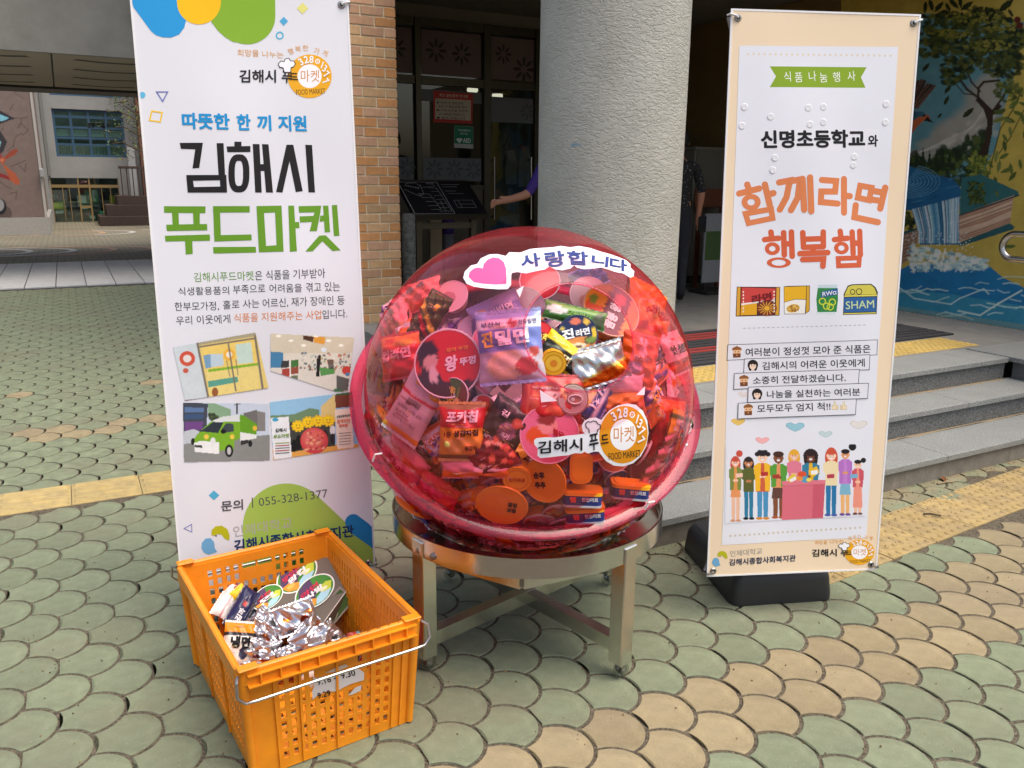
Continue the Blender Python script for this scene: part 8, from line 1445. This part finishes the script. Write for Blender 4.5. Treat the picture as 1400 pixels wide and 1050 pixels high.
for q in (-1, 1):
    b = MB(); b.box((-WT+.02, (DT+.0042) if q > 0 else -(DT+.018), HK-.043), (WT-.02, (DT+.018) if q > 0 else -(DT+.0042), HK-.040)); b.box((-WT+.02, (DT+.0042) if q > 0 else -(DT+.016), HK-.014), (WT-.02, (DT+.016) if q > 0 else -(DT+.0042), HK-.0115)); b.build('rim_flange', OR_, kr)
b = MB()
for sx in (-1, 1):
    for sy in (-1, 1): b = MB(); b.box((sx*(WT-.026)-.026, sy*(DT-.006)-.018, HK+.0005), (sx*(WT-.026)+.022, sy*(DT-.006)+.010, HK+.0065), bev=.002); b.build('stacking_lug', OR_, kr)
GALV = mat('galvanised_wire', (.52, .52, .50), .32, 1., noise=.06, nscale=60)
for q in (-1, 1):
    y = q*(DT+.022); xw = WT+.006; pts = [(-xw+.006, q*(DT+.002), HK-.012), (-xw-.003, y, HK-.016), (-xw-.005, y+q*.006, HK-.05), (-xw+.012, y+q*.008, HK-.068), (-xw+.04, y+q*.008, HK-.070), (0, y+q*.006, HK-.070), (xw-.04, y+q*.008, HK-.070), (xw-.012, y+q*.008, HK-.068), (xw+.005, y+q*.006, HK-.05), (xw+.003, y, HK-.016), (xw-.006, q*(DT+.002), HK-.012)]
    b = MB(); b.tube(pts, .0040, 10); b.build('wire_handle', GALV, kr)
# torn paper label with marker writing on the near wall
kinv = kr.matrix_world.inverted() if False else (Matrix.Translation(KC)@Matrix.Rotation(KRZ, 4, 'Z')).inverted(); KM = kinv.inverted()
o_ = KM@PF_(.5, .5, -.0006); nn = (KM.to_3x3()@nF); fn_ = plane_fn(tuple(o_), tuple(nn), 0, kinv)
Zk = lambda x, y: (400+x/5.525, 860+y/5.525); a = Art(.0002); a.T = Zk
a.poly([(150, 350), (175, 370), (330, 330), (470, 290), (520, 310), (540, 330), (536, 384), (440, 412), (380, 440), (330, 470), (270, 468), (200, 490), (150, 530), (146, 470), (164, 420)], lin((208, 200, 196))); a.poly([(420, 500), (470, 440), (520, 420), (512, 462), (460, 488)], lin((204, 196, 192))); a.poly([(240, 330), (330, 285), (400, 262), (420, 280), (330, 322)], lin((200, 180, 160)))
INK = lin((30, 26, 34)); a.textc('9.16 ~ 9.30', (325, 362), 66, 15, INK, .01, 1.0); a.textc('9.29', (235, 490), 60, 15, INK, .01)
sgn = 1
def kmap(x, y, l): p = fn_(x, y)[0]; q = Vector(p)+nF*(l+.0012); return tuple(q)
a.mesh(kmap).build('paper_label', PAPER, kr)
# marker scribbles on the near rim
a = Art(.0002)
for k in range(9): x = -.02+k*.028; a.textc(random.choice(['ㅅ', 'ㄴ', 'ㅗ', 'ㅁ', '7', 'ㅊ']), (x, -DT+.004), .014, 0, lin((60, 30, 20)), .0, ydown=False)
a.mesh(lambda x, y, l: (x, y, HK+.0008+l)).build('marker_scribble', PAPER, kr)

# ---- what lies in the crate
def uprightM(px, py, z, nvec, roll): P = Vector(on_z(px, py, z)); n = Vector(nvec).normalized(); x = Vector((0, 0, 1)).cross(n).normalized(); return mtx(P, x, -n, n.cross(x))@Matrix.Rotation(R_(-roll), 4, 'Y')
A_ = Vector(on_z(425, 748, .262)); B__ = Vector(on_z(472, 797, .205)); C_ = Vector(on_z(352, 838, .165)); e1 = (A_-C_).normalized(); e2 = (B__-A_); e2 = (e2-e1*e2.dot(e1)).normalized(); nn = e2.cross(e1); nn = nn if nn.dot(Vector(CAM)-A_) > 0 else -nn
L1 = (A_-C_).length; L2 = (B__-A_).length
if e1.cross(-e2).dot(nn) < 0: pass
BX = mtx(C_, e1, e2, e1.cross(e2)); bi = BX.inverted(); zs = 1 if (bi.to_3x3()@nn).z > 0 else -1
cx = thing('noodle_carton', 'grey brown carton printed with three oval noodle lids, leaning in the crate', 'carton', M=BX); b = MB(); b.box((0, 0, -.045*zs if zs > 0 else 0), (L1, L2, 0 if zs > 0 else .045), lin((112, 104, 94))); b.build('carton_body', PAPER, cx)
b = MB(); 
for (x0, y0, x1, y1) in ((0, 0, L1, .003), (0, L2-.003, L1, L2), (0, .0031, .003, L2-.0031), (L1-.003, .0031, L1, L2-.0031)): b.add([(x0, y0, zs*.0005), (x1, y0, zs*.0005), (x1, y1, zs*.0005), (x0, y1, zs*.0005)], [(0, 1, 2, 3)], lin((214, 204, 192)))
b.build('carton_edge', PAPER, cx)
Zc = lambda x, y: (280+x/5.833, 740+y/5.833); tf_ = plane_fn(tuple(C_), tuple(nn), .0, bi)
def tmap(x, y, l): p = tf_(x, y)[0]; return (p[0], p[1], p[2]+zs*(l+.0008))
def oval(a, cx_, cy_, rx, ry, ang, tx_):
    g_ = R_(ang); T0 = a.T; a.T = lambda x, y: T0(cx_+x*rx*math.cos(g_)-y*ry*math.sin(g_), cy_+x*rx*math.sin(g_)+y*ry*math.cos(g_))
    a.ell(0, 0, 1, 1, lin((238, 238, 234)), n=36); a.ell(0, 0, .93, .93, lin((70, 138, 56)), n=36)
    def seg(pts, c_): a.poly(pts, c_)
    seg([(-.90, .0), (-.55, -.72), (-.05, -.92), (.15, -.9), (.05, .1), (-.4, .75), (-.75, .5)], lin((88, 66, 100))); seg([(-.88, .1), (-.5, .1), (-.1, .5), (-.35, .82), (-.72, .55)], lin((236, 156, 60))); seg([(-.30, .84), (-.1, .45), (.5, .2), (.66, .55), (.3, .84), (0, .9)], lin((170, 212, 226))); seg([(.1, .1), (.62, -.1), (.88, .1), (.66, .5), (.3, .42)], lin((196, 210, 70)))
    a.ell(-.5, .35, .2, .14, lin((246, 190, 90)), n=14); a.ell(.38, .25, .2, .12, lin((236, 236, 190)), n=14)
    for k, s in enumerate(tx_): a.text(s, (-.68+.12*k, -.02+.32*k), (.30+.1*k, -.08+.32*k), (-.62+.12*k, -.40+.32*k), lin((206, 56, 84)) if k == 0 else lin((250, 240, 240)), .05)
    a.T = T0
a = Art(.00018); a.T = Zc
oval(a, 735, 268, 190, 118, -40, ('맛있는', '왕컵')); oval(a, 878, 408, 182, 112, -38, ('라면', '사발')); oval(a, 500, 450, 140, 86, -34, ('큰컵', '면'))
a.mesh(tmap).build('printed_lids', PAPER, cx)
D2 = thing('noodle_carton', 'green flat box with a dark oval print leaning at the right of the foil packets', 'carton', M=uprightM(456, 833, .150, (-.15, -1, .55), 42)); b = MB(); b.box((-.075, 0, -.032), (.065, .03, .032), lin((150, 140, 126))); b.build('carton_body', PAPER, D2)
a = Art(.00018); a.poly([(-.068, -.026), (.058, -.026), (.058, .026), (-.068, .026)], lin((62, 92, 34))); a.ell(-.028, 0, .042, .025, lin((206, 200, 180))); a.ell(-.028, 0, .039, .022, lin((54, 50, 36))); a.text('라면', (-.060, -.008), (.0, -.006), (-.060, .012), lin((206, 50, 50)), .04); a.ell(-.03, -.014, .018, .006, lin((200, 130, 60))); a.text('신라', (.028, -.004), (.05, -.004), (.028, .01), lin((40, 60, 24)), .03); a.mesh(lambda x, y, l: (x, -.0008-l, y)).build('printed_face', PAPER, D2)
def foilp(label, px, py, z, nvec, roll, W, H, cols, seed):
    e = [(random.Random(seed+i).uniform(-.7, .7), random.Random(seed*3+i).uniform(-.6, .6), .22, .16, c_) for i, c_ in enumerate(cols)]
    return packet('foil_packet', label, 'packet', uprightM(px, py+6, z-.012, nvec, roll), W*.80, H*.80, .022, (206, 208, 214), (), e, (), m=FOIL, crumple=.36, nx=30, seed=seed)
foilp('silver foil packet with orange food print, uppermost in the crate', 404, 838, .185, (-.1, -.8, 1), 12, .16, .11, [(226, 140, 50), (200, 90, 30), (236, 170, 90), (120, 50, 30)], 21)
foilp('crumpled silver foil packet with a brown patch left of the middle of the crate', 362, 852, .165, (-.3, -.7, 1), -40, .15, .11, [(170, 80, 50), (150, 90, 60)], 22)
foilp('shiny silver foil packet in front of the orange food print', 425, 862, .150, (.2, -.9, .9), 30, .15, .10, [(180, 100, 50), (240, 236, 230)], 23)
foilp('silver foil packet pressed into the near left corner of the crate', 356, 888, .120, (-.2, -1, .7), -15, .14, .10, [(150, 60, 40), (90, 40, 30)], 24)
foilp('silver foil packet with an orange dot at the near right of the heap', 446, 872, .130, (.3, -1, .9), 20, .15, .10, [(236, 150, 40), (60, 60, 60)], 25)
foilp('silver foil packet standing between the near wall and the heap', 402, 893, .110, (0, -1, .6), 6, .12, .09, [(140, 60, 40)], 26)
foilp('silver foil packet under the navy packet in the crate', 338, 838, .150, (-.4, -.8, .8), 60, .13, .08, [(160, 90, 60)], 27)
packet('noodle_packet', 'navy packet with pale lettering standing at the left wall of the crate', 'packet', uprightM(331, 832, .185, (.35, -1, .8), 38), .14, .055, .018, (28, 34, 76), [(-1.1, -.6, (50, 60, 110))], [(.15, .1, .14, .3, (214, 90, 80))], [('김라', -.7, -.1, -.35, .35, (240, 240, 244), .05)], crumple=.1)
packet('snack_packet', 'white packet with red stripes lying against the left wall of the crate', 'packet', uprightM(312, 820, .195, (.2, -.8, 1), 40), .13, .05, .02, (236, 232, 230), [(-.3, -.15, (206, 110, 110)), (.3, .4, (206, 150, 150))], [], [('멸치', .5, .9, -.2, .2, (180, 60, 60), .02)], crumple=.1)
packet('noodle_packet', 'orange topped packet with bold black strokes at the near left of the crate', 'packet', uprightM(326, 880, .140, (.1, -1, .8), -20), .09, .12, .02, (226, 222, 216), [(.5, 1.1, (226, 140, 30)), (.35, .5, (30, 30, 40))], [(.3, -.5, .3, .3, (40, 44, 70))], [('냉면', -.6, .7, -.3, .3, (20, 20, 24), .06)], crumple=.1)
packet('snack_packet', 'small packet with a yellow tab poking up at the left of the heap', 'packet', uprightM(326, 810, .215, (0, -1, .6), 30), .05, .03, .01, (240, 200, 50), (), (), (), nx=12)
for k, (px, py, c_, nm) in enumerate(((380, 905, (206, 60, 40), 'red'), (430, 905, (230, 228, 224), 'white'), (470, 895, (60, 40, 40), 'dark brown'), (500, 880, (200, 50, 44), 'scarlet'), (350, 915, (236, 232, 226), 'cream'), (455, 850, (190, 120, 60), 'tan'))):
    packet('snack_packet', '%s packet low in the crate behind the near wall openings' % nm, 'packet', uprightM(px, py+6, .055, (0, -1, .35), k*31), .12, .09, .022, c_, [(.2, .5, tuple(255-q for q in c_))], (), (), nx=16)
